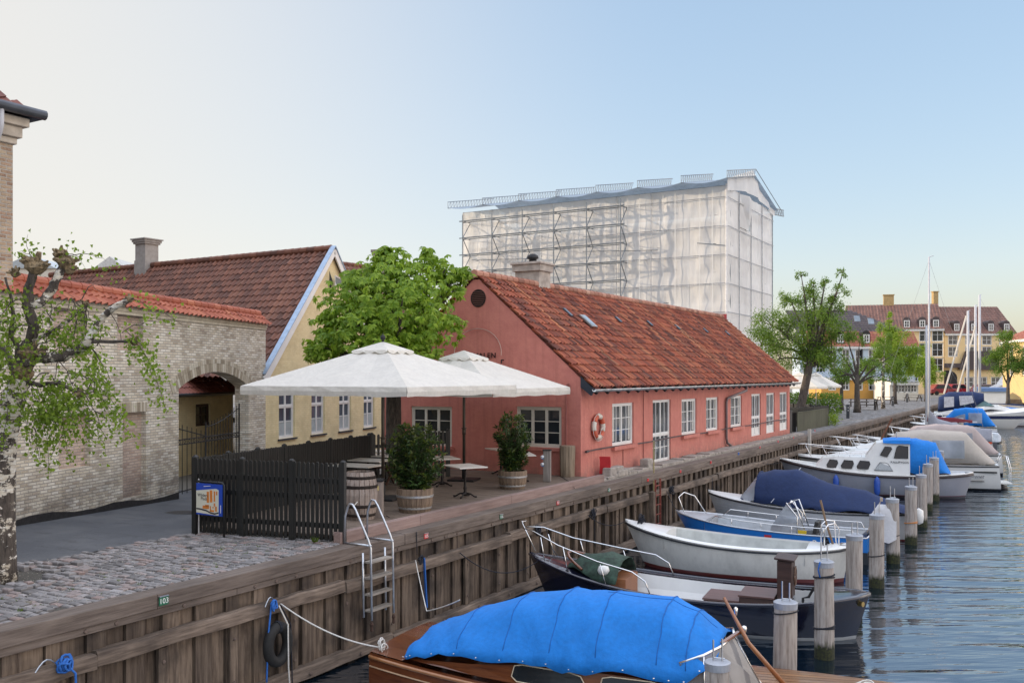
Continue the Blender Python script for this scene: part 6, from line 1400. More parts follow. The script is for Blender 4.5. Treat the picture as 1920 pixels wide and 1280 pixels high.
tree('bright yellow green lime tree behind the quay birch', grp(1678, 757), 3.2, .2, [(0, 0, 4.6, 1.6), (0, 0, 6.6, 1.3), (-.9, 0, 7.8, .9), (1.2, 0, 5.4, 1.3), (-1.2, 0, 5.6, 1.2), (1.9, 0, 4.0, 1.2), (-.6, 0, 9.0, .5)], 1.0, .14, far_leaf)
tree('small bright green lime by the ochre gateway', D(1735, 735, 108).xy.to_3d(), 2.2, .13, [(0, 0, 3.4, 1.2), (0, 0, 4.9, 1.0), (.9, 0, 3.2, .9), (-.9, 0, 3.6, .9), (0, 0, 6.1, .55), (.5, 0, 2.4, .8)], 1.0, .15, far_leaf)
tree('full conical green tree at the right in front of the ochre building', D(1890, 735, 97).xy.to_3d(), 2.6, .2, [(0, 0, 4.6, 1.6), (0, 0, 5.9, 1.3), (-1.2, -.4, 4.2, 1.1), (1.3, .5, 4.5, 1.2), (-.2, 0, 7.2, .7), (.8, .3, 3.7, 1.0)], .8, .13, deep_leaf)
# quay furniture
bm_ = M_plain('bollard_dark', (.04, .045, .055), .6, var=.3)
bol = thing('chain_bollard', 'squared dark bollard with white marks nearest the wood screen', 'bollard', grp(1590, 784), group='dark bollards along the far quay')
mb = MB(); bp = grp(1590, 784); mb.box((bp.x, bp.y, .45), (.2, .2, .9)); mb.box((bp.x, bp.y, .93), (.24, .24, .05)); mb.build('bollard_post', bm_, bol, bevel=.01)
for z in (.55, .75): mb = MB(); mb.box((bp.x + .03, bp.y - .105, z), (.06, .012, .06)); mb.build('reflector', white, bol)
for u, v, lab in ((1641, 768, 'dark bollard standing left of the quay birch'), (1674, 761, 'dark bollard before the bright lime tree'), (1701, 754, 'farthest dark bollard near the white kiosk')): c_ = copy_tree(bol); c_.location = grp(u, v); c_['label'] = lab
def chain(lab, a, b_, sag): mb = MB(); mb.tube([Vector(a).lerp(Vector(b_), k / 12) - Vector((0, 0, sag * 4 * (k / 12) * (1 - k / 12))) for k in range(13)], .022, 5); o = mb.build('chain', dark_iron); tag(o, lab, 'chain')
fp = G(1558, 797); c2 = grp(1578, 769)
chain('hanging chain between fence corner and small pollard', fp + Vector((.1, 0, 1.1)), c2 + Vector((0, -.2, .95)), .28); chain('hanging chain between small pollard and first bollard', c2 + Vector((0, -.1, 1.)), bp + Vector((0, 0, .85)), .2)
fence('picket_fence', 'low black picket fence beyond the pink house around the far terrace', [(-13.3, 52.6), (fp.x - .35, fp.y + .8), (fp.x - 4.5, fp.y + 5)], 1.15, .07, .025, 0)
gr_wood = M_wood('olive_boards', (.055, .06, .035), (.11, .11, .07), 2, .8, 2, 20, .3, dk=.3)
A_, B_ = Vector((-11.95, 50.3, 0)), Vector((fp.x - .1, fp.y - .3, 0)); scn = thing('board_screen', 'olive green wooden board screen at the quay edge past the pink house', 'screen', A_); mb = MB(); n = 34; u_ = (B_ - A_).normalized(); L_ = (B_ - A_).length
for i in range(n): p = A_ + u_ * (L_ * (i + .5) / n); mb.beam(p, p + Vector((0, 0, 1.0)), L_ / n - .012, .03, up=Vector((u_.y, -u_.x, 0)))
mb.beam(A_ + Vector((0, 0, 1.02)), B_ + Vector((0, 0, 1.02)), .09, .03); mb.build('boards', gr_wood, scn)
mb = MB()
for i in range(8): p = A_ + Vector((-.12 - i * .12, 0, 0)); mb.box((p.x, p.y, .5), (.11, .03, 1.0))
mb.build('dark_end', fblack, scn)
mb = MB(); mb.box((-12.25, 49.2, .55), (.5, .5, 1.1)); mb.box((-12.25, 49.2, 1.13), (.55, .55, .06)); o = mb.build('waste_bin', black, bevel=.02); tag(o, 'dark bin between the pink house corner and the olive screen', 'bin')
alu = M_plain('pale_pole2', (.5, .5, .48), .4, .5)
for lab, u, v, tt, s in (('white parasol of the far terrace nearest the tall tree', 1500, 770, 62, 1.0), ('second white parasol of the far terrace showing its right wing', 1530, 765, 67, 1.0)):
    bp_ = D(u, v, tt); bp_.z = 0; X_, Z_ = (u - 960) / FPX * tt, tt
    parasol(lab, bp_, [cam2(X_ + .4, Z_ - 2.3), cam2(X_ + 1.9, Z_ + .2), cam2(X_ - .4, Z_ + 2.3), cam2(X_ - 2.1, Z_ - .3)], 3.15, 2.25, val=.15, finial=False, grp='white parasols of the far terrace', basep=False, polemat=alu, pole=.03)
bh_ = D(1520, 735, 72); hb = MB(); n = 3500; P = np.array([bh_.x, bh_.y, .1]) + RNG.uniform(-1, 1, (n, 3)) * (2.2, .8, 0) + np.stack([np.zeros(n), np.zeros(n), RNG.uniform(0, 1.5, n)], 1); V, F = leaf_quads(P, RNG.normal(size=(n, 3)), RNG.normal(size=(n, 3)), RNG.uniform(.12, .2, n), RNG.uniform(.08, .12, n)); hd = thing('hedge', 'clipped dark green hedge behind the far terrace parasols', 'hedge', bh_.xy.to_3d()); fast_mesh('foliage', V, F, deep_leaf, hd)
o = thing('low_bush', 'small green bush at the foot of the olive screen end', 'bush', fp); n = 500; P = np.array(fp) + RNG.normal(size=(n, 3)) * (.18, .25, .2) + (0.1, .1, .35); V, F = leaf_quads(P, RNG.normal(size=(n, 3)), RNG.normal(size=(n, 3)), .1, .06); fast_mesh('foliage', V, F, far_leaf, o)
# picnic benches
bmw = M_plain('dark_bench', (.05, .04, .035), .7)
bq_ = G(1627, 768); pb = thing('picnic_bench', 'dark picnic bench beneath the twisted pollard tree', 'bench', bq_, group='picnic benches on the far quay'); M = root_mat(pb)
for nm, y_, z_, w_ in (('table_top', 0, .74, .75), ('seat', .65, .45, .28), ('seat', -.65, .45, .28)): mb = MB(); mb.b2(M @ Vector((-.9, y_ - w_ / 2, z_ - .03)), M @ Vector((.9, y_ + w_ / 2, z_))); mb.build(nm, bmw, pb)
for x_ in (-.7, .7): mb = MB(); mb.beam(M @ Vector((x_, -.75, 0)), M @ Vector((x_, -.2, .72)), .08, .05); mb.beam(M @ Vector((x_, .75, 0)), M @ Vector((x_, .2, .72)), .08, .05); mb.beam(M @ Vector((x_, -.75, .41)), M @ Vector((x_, .75, .41)), .05, .08); mb.build('leg', bmw, pb)
for u, v, lab in ((1610, 762, 'picnic bench left of the quay birch, farther back'), (1661, 757, 'picnic bench between birch and lime tree'), (1712, 752, 'farthest picnic bench in front of the white kiosk')): c_ = copy_tree(pb); c_.location = G(u, v); c_['label'] = lab; c_.rotation_euler.z = random.uniform(-.4, .4)
# vehicles
def car(lab, x, y, rz, L, H, col, van=False):
    o = thing('white_van' if van else 'parked_car', lab, 'van' if van else 'car', (x, y, 0), rz, group=None if van else 'cars parked before the ochre building'); w_ = 1.0 if van else .85; mt = M_plain('car_paint', col, .25, var=.03, coat=.6); mb = MB()
    prof = [(-L / 2, .3), (-L / 2, H * .9), (-L / 2 + .1, H), (L * .18, H), (L * .3, H * .62), (L * .46, H * .48), (L / 2, H * .4), (L / 2, .3)] if van else [(-L / 2, .3), (-L / 2, .85), (-L * .42, .95), (-L * .3, H), (L * .12, H), (L * .27, .98), (L * .46, .85), (L / 2, .65), (L / 2, .3)]
    mb.prism([(a_, -w_, z) for a_, z in prof], (0, 2 * w_, 0)); mb.build('body', mt, o, world=False, bevel=.06)
    for x_ in (-L * .3, L * .32):
        for s_ in (-1, 1): mb = MB(); mb.tube([(x_, s_ * (w_ - .1), .32), (x_, s_ * (w_ + .02), .32)], .32, 14); mb.build('wheel', rubber, o, world=False)
    mb = MB()
    for s_ in (-1, 1):
        q = [(L * .2, H * .86), (L * .28, H * .62), (L * .08, H * .6), (L * .08, H * .86)] if van else [(-L * .27, H - .1), (L * .1, H - .1), (L * .22, 1.0), (-L * .34, .98)]
        mb.prism([(a_, s_ * (w_ + .004), z) for a_, z in q], (0, .004 * s_, 0))
    mb.build('side_window', glass, o, world=False); return o
pv = D(1900, 722, 128); vn = car('white delivery van with red lettering parked at far right behind the boats', pv.x, pv.y, TH + math.pi, 6., 2.9, (.7, .7, .7), True)
text('lettering', 'POST', .6, red_paint, vn, (.9 - 1.2, 1.012, 1.75), (-1, 0, 0), (0, 0, 1), .002, 'CENTER', world=False)
for lab, u, tt, c_ in (('dark red car parked left of the three masts', 1768, 140, (.25, .02, .025)), ('red car parked behind the bare masts', 1797, 142, (.32, .02, .03)), ('dark plum car parked right of the masts', 1847, 138, (.1, .03, .06))):
    p = D(u, 722, tt); o = car(lab, p.x, p.y, TH, 4.3, 1.65, c_)
# ------------------------------------------------------------------ boats (bow towards the quay = local -x)
WZ = -2.0
class Hull:
    def __init__(s, L, B, fb, draft=.3, tw=.0, rake=.35, srake=.1, full=.42, flare=.0, power=.8):
        s.L, s.B, s.fb, s.draft, s.tw, s.rake, s.srake, s.full, s.flare, s.power = L, B, fb, draft, tw, rake, srake, full, flare, power
    def b(s, t):
        if t < s.full: k = t / s.full; r = (1 - (1 - k) ** 2.1) ** .82
        else: k = (t - s.full) / (1 - s.full); r = s.tw + (1 - s.tw) * (1 - k ** 2.3) ** (.62 if s.tw < .1 else 1)
        return max(.0, s.B / 2 * r)
    def sh(s, t):
        a, m_, c_ = s.fb; return a * (1 - t) * (1 - 2 * t) + 4 * m_ * t * (1 - t) + c_ * t * (2 * t - 1)
    def pt(s, t, q, side=1, inset=0.):
        zk = -s.draft * (1 - max(0, 1 - t * 6) ** 2 - (max(0, t * 6 - 5) ** 2 * .8 if s.tw < .1 else 0)); zs = s.sh(t); a = q * math.pi / 2
        y = max(0, s.b(t) - inset) * math.sin(a) ** s.power; z = zk + (zs - zk) * (1 - math.cos(a) ** 1.0) ** 1.0
        x = -s.L / 2 + s.L * t + s.rake * (1 - z / s.fb[0] if z < s.fb[0] else 0) * (1 - t) ** 4 - s.srake * (1 - z / s.fb[2] if z < s.fb[2] else 0) * t ** 4
        return Vector((x, side * y * (1 - s.flare * (1 - q) * (1 - t) ** 2), z))
    def skin(s, name, mat, o, n=26, m=10):
        mb = MB()
        for sd in (-1, 1):
            mb.grid([[s.pt(i / n, j / m, sd) for j in range(m + 1)] for i in range(n + 1)], flip=sd > 0)
        if s.tw > .1: mb.add([s.pt(1, j / m, 1) for j in range(m + 1)] + [s.pt(1, j / m, -1) for j in range(m, 0, -1)], [tuple(range(2 * m + 1))])
        return mb.build(name, mat, o, smooth=True, world=False)
    def rim(s, name, mat, o, r=.03, dz=0., out=0., n=30, t0=0., t1=1.):
        mb = MB(); T = [t0 + (t1 - t0) * i / n for i in range(n + 1)]
        for sd in (-1, 1): mb.tube([Vector((-s.L / 2 + s.L * t_, sd * (s.b(t_) + out), s.sh(t_) + dz)) for t_ in T], r, 6)
        if s.tw > .1 and t1 == 1.: mb.tube([Vector((s.L / 2, sd * s.b(1), s.sh(1) + dz)) for sd in (-1, 1)], r, 6)
        return mb.build(name, mat, o, smooth=True, world=False)
    def deck(s, name, mat, o, t0, t1, inset=.0, dz=.0, camber=.06, n=12, m=6, edge=None):
        mb = MB(); mb.grid([[Vector((-s.L / 2 + s.L * t_, y_ * max(0, s.b(t_) - inset), s.sh(t_) + dz + camber * (1 - y_ * y_))) for y_ in [-1 + 2 * j / m for j in range(m + 1)]] for t_ in [t0 + (t1 - t0) * i / n for i in range(n + 1)]])
        if edge is not None: mb.grid([[Vector((-s.L / 2 + s.L * t1 if edge > 0 else -s.L / 2 + s.L * t0, y_ * max(0, s.b(t1 if edge > 0 else t0) - inset), s.sh(t1 if edge > 0 else t0) + dz + camber * (1 - y_ * y_) - d_)) for y_ in [-1 + 2 * j / m for j in range(m + 1)]] for d_ in (0, .35)])
        return mb.build(name, mat, o, smooth=False, world=False)
    def side(s, name, mat, o, t0, t1, wd, dz=.01, n=20, lip=.0):
        mb = MB()
        for sd in (-1, 1):
            mb.grid([[Vector((-s.L / 2 + s.L * t_, sd * s.b(t_), s.sh(t_) + dz)), Vector((-s.L / 2 + s.L * t_, sd * max(0.01, s.b(t_) - wd), s.sh(t_) + dz + lip)), Vector((-s.L / 2 + s.L * t_, sd * max(0.01, s.b(t_) - wd), s.sh(t_) + dz - .12))] for t_ in [t0 + (t1 - t0) * i / n for i in range(n + 1)]])
        return mb.build(name, mat, o, world=False)
    def inner(s, name, mat, o, t0, t1, wd, zf, n=20, fm=None):
        mb = MB(); fl = MB(); T = [t0 + (t1 - t0) * i / n for i in range(n + 1)]
        for sd in (-1, 1): mb.grid([[Vector((-s.L / 2 + s.L * t_, sd * max(0.01, s.b(t_) - wd), s.sh(t_) - .02)), Vector((-s.L / 2 + s.L * t_, sd * max(0.01, (s.b(t_) - wd) * .93), (s.sh(t_) + zf) / 2)), Vector((-s.L / 2 + s.L * t_, sd * max(.01, (s.b(t_) - wd) * .78), zf))] for t_ in T])
        for t_ in (t0, t1): mb.add([Vector((-s.L / 2 + s.L * t_, sd * max(.01, (s.b(t_) - wd) * f), z)) for sd, f, z in ((-1, 1, s.sh(t_)), (-1, .78, zf), (1, .78, zf), (1, 1, s.sh(t_)))], [(0, 1, 2, 3)])
        mb.build(name, mat, o, world=False)
        fl.grid([[Vector((-s.L / 2 + s.L * t_, sd * max(.01, (s.b(t_) - wd) * .8), zf)) for sd in (-1, 1)] for t_ in T]); fl.build('floor', fm or mat, o, world=False)
def M_hull(name, top, line=None, zl=.06, bottom=(.12, .02, .018), rough=.25, stripe=None, lap=0., dirt=.45, sw=.07):
    m, t, b = new_mat(name); tc = t.nodes.new('ShaderNodeTexCoord'); sx = t.nodes.new('ShaderNodeSeparateXYZ'); t.links.new(tc.outputs['Object'], sx.inputs[0]); z = sx.outputs[2]
    c = mix(t, mth(t, 'MULTIPLY', ramp(t, noise(t, coords(t, (1, 1, .5)), 3, 6, .7), [(.45, (0, 0, 0)), (.7, (1, 1, 1))]), dirt), top, sc(top, .6))
    c = mix(t, mth(t, 'LESS_THAN', z, zl), c, bottom)
    if stripe: c = mix(t, mth(t, 'MULTIPLY', mth(t, 'GREATER_THAN', z, zl), mth(t, 'LESS_THAN', z, zl + sw)), c, stripe)
    t.links.new(c, b.inputs['Base Color']); b.inputs['Roughness'].default_value = rough; b.inputs['Coat Weight'].default_value = .3
    if lap:
        w_ = t.nodes.new('ShaderNodeTexWave'); w_.bands_direction = 'Z'; w_.wave_profile = 'SAW'; w_.inputs['Scale'].default_value = lap; t.links.new(tc.outputs['Object'], w_.inputs['Vector']); bump(t, b, w_.outputs['Fac'], 1., .02)
    return m
def boat(lab, bow, stern, yo=0., name='moored_boat', cat='boat', group='boats moored along the quay'):
    a, b_ = Vector((*bow, 0)), Vector((*stern, 0)); d = b_ - a; c_ = (a + b_) / 2; o = thing(name, lab, cat, (c_.x, c_.y, WZ), math.atan2(d.y, d.x), group=group); return o, d.length
def loft(mb, secs, cap=True, m=8):
    """secs: (x, wb, z0, wt, zt, crown)"""
    rows = []
    for x, wb, z0, wt, zt, cr in secs:
        r = [Vector((x, -wb, z0)), Vector((x, -wb + (wb - wt) * .75, zt - (zt - z0) * .25))]
        for j in range(m + 1): y_ = -1 + 2 * j / m; r.append(Vector((x, wt * y_, zt + cr * (1 - y_ * y_))))
        r += [Vector((x, wb - (wb - wt) * .75, zt - (zt - z0) * .25)), Vector((x, wb, z0))]; rows.append(r)
    mb.grid(rows); k = len(rows[0])
    if cap: mb.add(rows[0], [tuple(range(k - 1, -1, -1))]); mb.add(rows[-1], [tuple(range(k))])
    return mb
def cover(mb, secs, m=14, wr=.015, seed=1, hem=True):
    """cloth stretched over hoops: (x, half width, z edge, z top, shape) with sag between hoops"""
    rs = random.Random(seed); rows = []
    for i in range(len(secs) - 1):
        n = 6
        for k in range(n + (i == len(secs) - 2)):
            f = k / n; A, B_ = secs[i], secs[i + 1]; x, hw_, ze, zt, sh_ = [A[q] + (B_[q] - A[q]) * f for q in range(5)]; sag = -.018 * math.sin(math.pi * f); r = []
            for j in range(m + 1):
                a_ = -1 + 2 * j / m; yy = hw_ * (abs(a_) ** .9) * (1 if a_ > 0 else -1); h_ = (1 - abs(a_) ** sh_); wv = wr * math.sin(x * 9 + j * .9 + 3 * math.sin(x * 3 + seed)) * (.3 + abs(a_))
                r.append(Vector((x + .3 * wr * math.sin(j * 2), yy + wv * .6, ze + (zt - ze) * h_ + sag * h_ + wv + (.035 * math.sin(x * 5) if j in (0, m) else 0))))
            rows.append(r)
    mb.grid(rows, flip=False)
    return mb, rows
def rail(name, mat, o, pts, posts, r=.016, z0=0.):
    mb = MB(); mb.tube(pts, r, 6)
    for p, q in posts: mb.tube([p, q], r * .85, 6)
    return mb.build(name, mat, o, smooth=True, world=False)
def winpoly(o, pts, y, side=-1, mat=None, name='cabin_window', trim=.0, frm=None):
    """flat window on a cabin side; pts (x,z), y may be a function of z"""
    f = y if callable(y) else (lambda z: y); mb = MB(); mb.prism([(x, side * (f(z) + .006), z) for x, z in pts], (0, side * .012, 0)); w_ = mb.build(name, mat or glass, o, world=False)
    if frm: mb = MB(); mb.tube([(x, side * (f(z) + .016), z) for x, z in pts], .014, 5, closed=True); mb.build('frame', frm, w_, world=False)
    return w_

mahog = M_wood('varnished_mahogany', (.09, .022, .007), (.22, .065, .018), 0, .25, 1, 14, .15, dark=(.05, .015, .006), dk=.3, coat=.8, island=.1)
teak = M_wood('teak_deck', (.2, .085, .028), (.36, .17, .06), 0, .35, 1, 16, .2, dk=.1, coat=.4, island=.6); darkbrown = M_wood('dark_box_wood', (.035, .018, .015), (.08, .04, .032), 0, .5, 2, 16, .3, dk=.1)
gelcoat = M_plain('gelcoat', (.7, .7, .68), .28, var=.04, ns=2, coat=.3); greyfloor = M_plain('pale_inner', (.42, .45, .48), .6, var=.15, ns=5)
blue_c = M_cloth('bright_blue_canvas', (.002, .17, .56), .0, .1, .5, ws=3.5); navy_c = M_cloth('navy_canvas', (.006, .022, .085), .03, .15, .5, ws=3); cream_cv = M_cloth('cream_canvas', (.55, .5, .44), .25, .06, .45, ws=3); grey_cv = M_cloth('grey_canvas', (.3, .31, .36), .15, .1, .6, ws=3)
clear_v = M_glass('clear_vinyl', (.35, .38, .42), .15, .4, (.8, .83, .88), .5); wind = M_glass('windscreen', (.3, .3, .3), .03, .3, (.8, .75, .7), .05)

# --- 1 mahogany launch, bow to the right (away from the quay)
o, L = boat('varnished mahogany motorboat under a bright blue canvas cover, nearest the camera', (-.75, 12.9), (-9.0, 11.9)); h = Hull(L, 2.35, (.98, .70, .86), tw=.80, rake=.7, srake=-.1, full=.5, flare=.25)
h.skin('hull', mahog, o); h.rim('rubbing_strake', M_plain('strake', (.3, .13, .05), .3, coat=.5), o, .03, -.06, .01); h.rim('sheer_trim', M_plain('pale_trim', (.5, .33, .2), .35), o, .012, -.2, .004)
h.deck('foredeck', mahog, o, 0, .42, .02, .01, .07); h.deck('afterdeck', mahog, o, .93, 1., .02, .01, .03)
mb = MB()
for k in range(13):
    y0 = -.9 + k * .14
    pts = [(-h.L / 2 + h.L * t_) for t_ in [.04 + .36 * i / 10 for i in range(11)]]; row = []
    for i in range(11):
        t_ = .04 + .36 * i / 10; bb = h.b(t_) - .08; ya, yb = max(-bb, min(bb, y0)), max(-bb, min(bb, y0 + .128))
        cz = lambda y_: h.sh(t_) + .022 + .07 * (1 - (y_ / max(.1, h.b(t_))) ** 2)
        row.append([Vector((pts[i], ya, cz(ya))), Vector((pts[i], yb, cz(yb)))])
    mb.grid(row)
mb.build('deck_planking', teak, o, world=False)
mb = MB(); x0, x1 = -h.L / 2 + .40 * h.L, -h.L / 2 + .93 * h.L
def side_w(t_): return h.b(t_) - .16
secs = [(-h.L / 2 + h.L * t_) for t_ in (.40, .5, .6, .7, .8, .88, .935)]
for sd in (-1, 1):
    mb.grid([[Vector((-h.L / 2 + h.L * t_, sd * side_w(t_), h.sh(t_))), Vector((-h.L / 2 + h.L * t_, sd * (side_w(t_) - .03), h.sh(t_) + hh))] for t_, hh in ((.37, .08), (.42, .16), (.5, .32), (.6, .32), (.7, .27), (.8, .14), (.9, .03), (.95, .01))])
mb.build('coaming', mahog, o, world=False)
for ta, tb_, zt in ((.45, .565, .30), (.585, .72, .28)):
    for sd in (-1, 1):
        q = []
        for t_, f in ((ta, .1), (ta + .01, .04), (tb_ - .01, .04), (tb_, .1), (tb_ - .005, zt - .03), (tb_ - .02, zt), (ta + .03, zt), (ta + .012, zt - .03)): q.append(Vector((-h.L / 2 + h.L * t_, sd * (side_w(t_) - .03 * f / .4 + .004), h.sh(t_) + f)))
        mb = MB(); mb.prism(q, (0, sd * .006, 0)); w_ = mb.build('side_window', glass, o, world=False); mb = MB(); mb.tube([p + Vector((0, sd * .008, 0)) for p in q], .009, 5, closed=True); mb.build('trim', M_plain('pale_beading', (.6, .5, .36), .4), w_, world=False)
# canvas
X_ = lambda t_: -h.L / 2 + h.L * t_
mb, rws = cover(MB(), [(X_(.385), .74, 1.16, 1.46, 2.2), (X_(.43), .96, 1.04, 1.72, 2.2), (X_(.475), 1.01, 1.03, 1.86, 2.3), (X_(.575), 1.03, 1.02, 1.88, 2.3), (X_(.655), 1.03, 1.0, 1.86, 2.3), (X_(.74), 1.0, .98, 1.72, 2.2), (X_(.83), .96, .96, 1.46, 2.2), (X_(.92), .9, .88, 1.14, 2.4), (X_(.935), .9, .86, 1.0, 2.6)], m=22, wr=.022, seed=3)
cv = mb.build('canvas_cover', blue_c, o, smooth=True, world=False, thick=.006)
mb = MB()
for i in range(1, 7): mb.tube([p + Vector((0, 0, .008)) for p in rws[i * 6][1:-1]], .006, 4)
mb.tube([rws[k][11] + Vector((0, 0, .006)) for k in range(2, 20)], .005, 4)
mb.build('seam', M_cloth('seam_blue', (.01, .11, .38)), cv, smooth=True, world=False)
mb = MB()
for k in range(3, len(rws), 3):
    for j in (0, len(rws[0]) - 1): mb.lathe([(.013, -.004), (.01, .006), (.001, .008)], rws[k][j] + Vector((0, -.012 if j == 0 else .012, .04)), 6)
mb.build('snap_fasteners', chrome, cv, world=False)
# windscreen
wz0, wz1 = h.sh(.37) + .1, 1.44; fa_ = [Vector((X_(.33), 0, wz0)), Vector((X_(.355), .55, wz0 - .01)), Vector((X_(.40), .84, wz0)), Vector((X_(.43), .88, wz0 + .04))]; fb_ = [Vector((X_(.372), 0, wz1)), Vector((X_(.385), .50, wz1 - .03)), Vector((X_(.405), .7, wz1 - .1)), Vector((X_(.44), .84, wz1 - .2))]
for sd in (-1, 1):
    A = [Vector((p.x, p.y * sd, p.z)) for p in fa_]; B_ = [Vector((p.x, p.y * sd, p.z)) for p in fb_]
    mb = MB(); mb.grid([A, B_]); w_ = mb.build('windscreen', wind, o, world=False); mb = MB(); mb.tube(A, .022, 6); mb.tube(B_, .02, 6); mb.tube([A[0], B_[0]], .013, 6); mb.tube([A[2], B_[2]], .014, 6); mb.build('screen_frame', chrome, w_, smooth=True, world=False)
    mb = MB(); mb.grid([[a_ - Vector((.03, 0, .12)) for a_ in A], [a_ + Vector((0, 0, .0)) for a_ in A]]); mb.build('screen_base', mahog, o, world=False)
mb = MB(); mb.tube([(X_(.29), 0, h.sh(.29) + .08), (X_(.35), -.02, h.sh(.29) + .6), (X_(.39), -.03, 1.95)], [.035, .032, .02], 8); mb.tube([(X_(.29), 0, h.sh(.29) + .06), (X_(.29), 0, h.sh(.29) + .1)], .07, 12); fp_ = mb.build('flag_staff', M_wood('varnished_staff', (.28, .09, .03), (.4, .16, .05), 2, .3, coat=.6), o, smooth=True, world=False)
mb = MB(); mb.beam((X_(.365), -.02, 1.50), (X_(.385), .34, 1.42), .05, .03); mb.build('staff_crossarm', mahog, o, world=False); mb = MB(); mb.lathe([(.001, -.05), (.03, -.03), (.04, .02), (.03, .05), (.001, .06)], (X_(.358), -.08, 1.52), 10); mb.lathe([(.02, 0), (.03, .1), (.001, .12)], (X_(.372), -.1, 1.7), 8); mb.build('staff_lamp', chrome, o, smooth=True, world=False)
mb = MB()
for k in range(9):
    c_ = Vector((X_(.17) + random.uniform(-.05, .05), .1 + random.uniform(-.05, .05), h.sh(.17) + .1 + .012 * k)); rx_, ry_ = random.uniform(.09, .16), random.uniform(.05, .1); rot = random.uniform(0, 3)
    mb.tube([c_ + Vector((rx_ * math.cos(a) * math.cos(rot) - ry_ * math.sin(a) * math.sin(rot), rx_ * math.cos(a) * math.sin(rot) + ry_ * math.sin(a) * math.cos(rot), .02 * math.sin(2 * a))) for a in [2 * math.pi * q / 14 for q in range(14)]], .011, 5, closed=True)
ro = mb.build('coiled_rope', rope_w, None, smooth=True, world=False); Mb = root_mat(o); ro.matrix_world = Mb; tag(ro, 'white rope coiled on the mahogany foredeck', 'rope')
mb = MB()
for y_ in (-.02, .16): mb.tube([(X_(.15), y_ + .05, h.sh(.1) + .13), (X_(.07), y_ + .02, h.sh(.1) + .13)], .012, 6)
mb.tube([(X_(.07), -.05, h.sh(.07) + .12), (X_(.07), .22, h.sh(.07) + .12)], .02, 6); mb.build('cleat', chrome, o, smooth=True, world=False)
MB1 = Mb; tq = Mb @ Vector((h.L / 2 - .12, h.b(1) - .1 if False else .78, .9))
rope('mooring_line', 'white mooring line from the quay ring near the tyre to the mahogany stern', [hk + Vector((0, .06, .02)), tq], .012, rope_w, .12)
rope('mooring_line', 'white line dropping from the mahogany stern cleat to the water', [tq, WX(748, 1278, tq.x + .2)], .01, rope_w, .02); knot('rope_knot', 'white knot tied on the mahogany stern cleat', tq + Vector((0, 0, .04)), .011, rope_w, 6, .07)
q2 = WX(779, 1050, QX + .12); rope('mooring_line', 'white line from the wale hanging over the blue canvas edge', [q2, WX(800, 1145, QX + 1.2), WX(862, 1124, -8.1)], .009, rope_w, .02)

# --- 2 navy open launch
o, L = boat('dark navy open launch with white interior and brown engine box', (-9.95, 17.75), (-3.08, 18.62)); h = Hull(L, 2.1, (1.1, .66, .86), tw=.02, rake=.5, srake=.25, full=.5)
nv = M_plain('navy_gloss', (.008, .009, .022), .14, var=.2, coat=.6); h.skin('hull', M_hull('navy_hull', (.007, .008, .02), zl=-.02, bottom=(.01, .01, .012), stripe=(.35, .36, .36), sw=.09, dirt=.1, rough=.15), o)
h.rim('gunwale', nv, o, .035, .01, 0); h.deck('foredeck', nv, o, 0, .24, .0, .012, .05, edge=1); h.side('side_deck', nv, o, .22, .9, .15, .015); h.deck('afterdeck', nv, o, .87, 1, .0, .02, .04, edge=-1); h.inner('inner_hull', gelcoat, o, .22, .88, .15, .12, fm=greyfloor)
X_ = lambda t_: -h.L / 2 + h.L * t_
g_t = .235; cyl = M_cloth('camouflage_tarp', (.02, .045, .03), .0, .8, .3, ws=5)
mb, rws = cover(MB(), [(X_(.14), .28, .98, 1.0, 2.4), (X_(.18), .55, .94, 1.2, 2.4), (X_(.26), .74, .86, 1.28, 2.3), (X_(.315), .78, .82, 1.18, 2.2)], m=14, wr=.02, seed=8); mb.build('spray_hood', cyl, o, smooth=True, world=False, thick=.008)
mb = MB(); mb.tube([Vector((X_(.13) + .0, y_, 1.0 + .22 * (1 - (y_ / .6) ** 2))) + Vector((.5 * (y_ / .6) ** 2, 0, 0)) for y_ in (-.6, -.45, -.3, -.1, .1, .3, .45, .6)], .03, 6); mb.build('hood_frame', mahog, o, smooth=True, world=False)
mb = MB(); mb.box((X_(.31), -.1, .6), (.35, .9, .5)); mb.build('locker', M_wood('orange_wood', (.22, .08, .03), (.32, .13, .05), 0, .5), o, world=False)
mb = MB(); mb.lathe([(.001, -.1), (.1, -.08), (.13, 0), (.1, .08), (.001, .1)], (X_(.27), -.6, 1.02), 12); mb.build('deck_lamp', gelcoat, o, smooth=True, world=False)
for sd in (-1, 1):
    T = [(.0, .58), (.12, .5), (.26, .44), (.37, .4), (.41, .26), (.425, .02)]
    pts = [Vector((X_(t_) - (.12 if t_ == 0 else 0), sd * max(.1, h.b(t_) - .05), h.sh(t_) + hh)) for t_, hh in T]; pts.insert(1, Vector((X_(.03), sd * .3, h.sh(.03) + .6)))
    rail('bow_rail', chrome, o, pts, [(Vector((X_(t_) + .12, sd * (h.b(t_ + .02) - .06), h.sh(t_) + .02)), Vector((X_(t_), sd * (h.b(t_) - .05), h.sh(t_) + .5 - .1 * (t_ > .2)))) for t_ in (.05, .14, .27)], .014)
rail('bow_rail', chrome, o, [Vector((X_(0) - .12, -.1, 1.8)), Vector((X_(0) - .2, 0, 1.8)), Vector((X_(0) - .12, .1, 1.8))], [(Vector((X_(.02), 0, 1.18)), Vector((X_(0) - .18, 0, 1.78)))], .014)
xe = X_(.655)
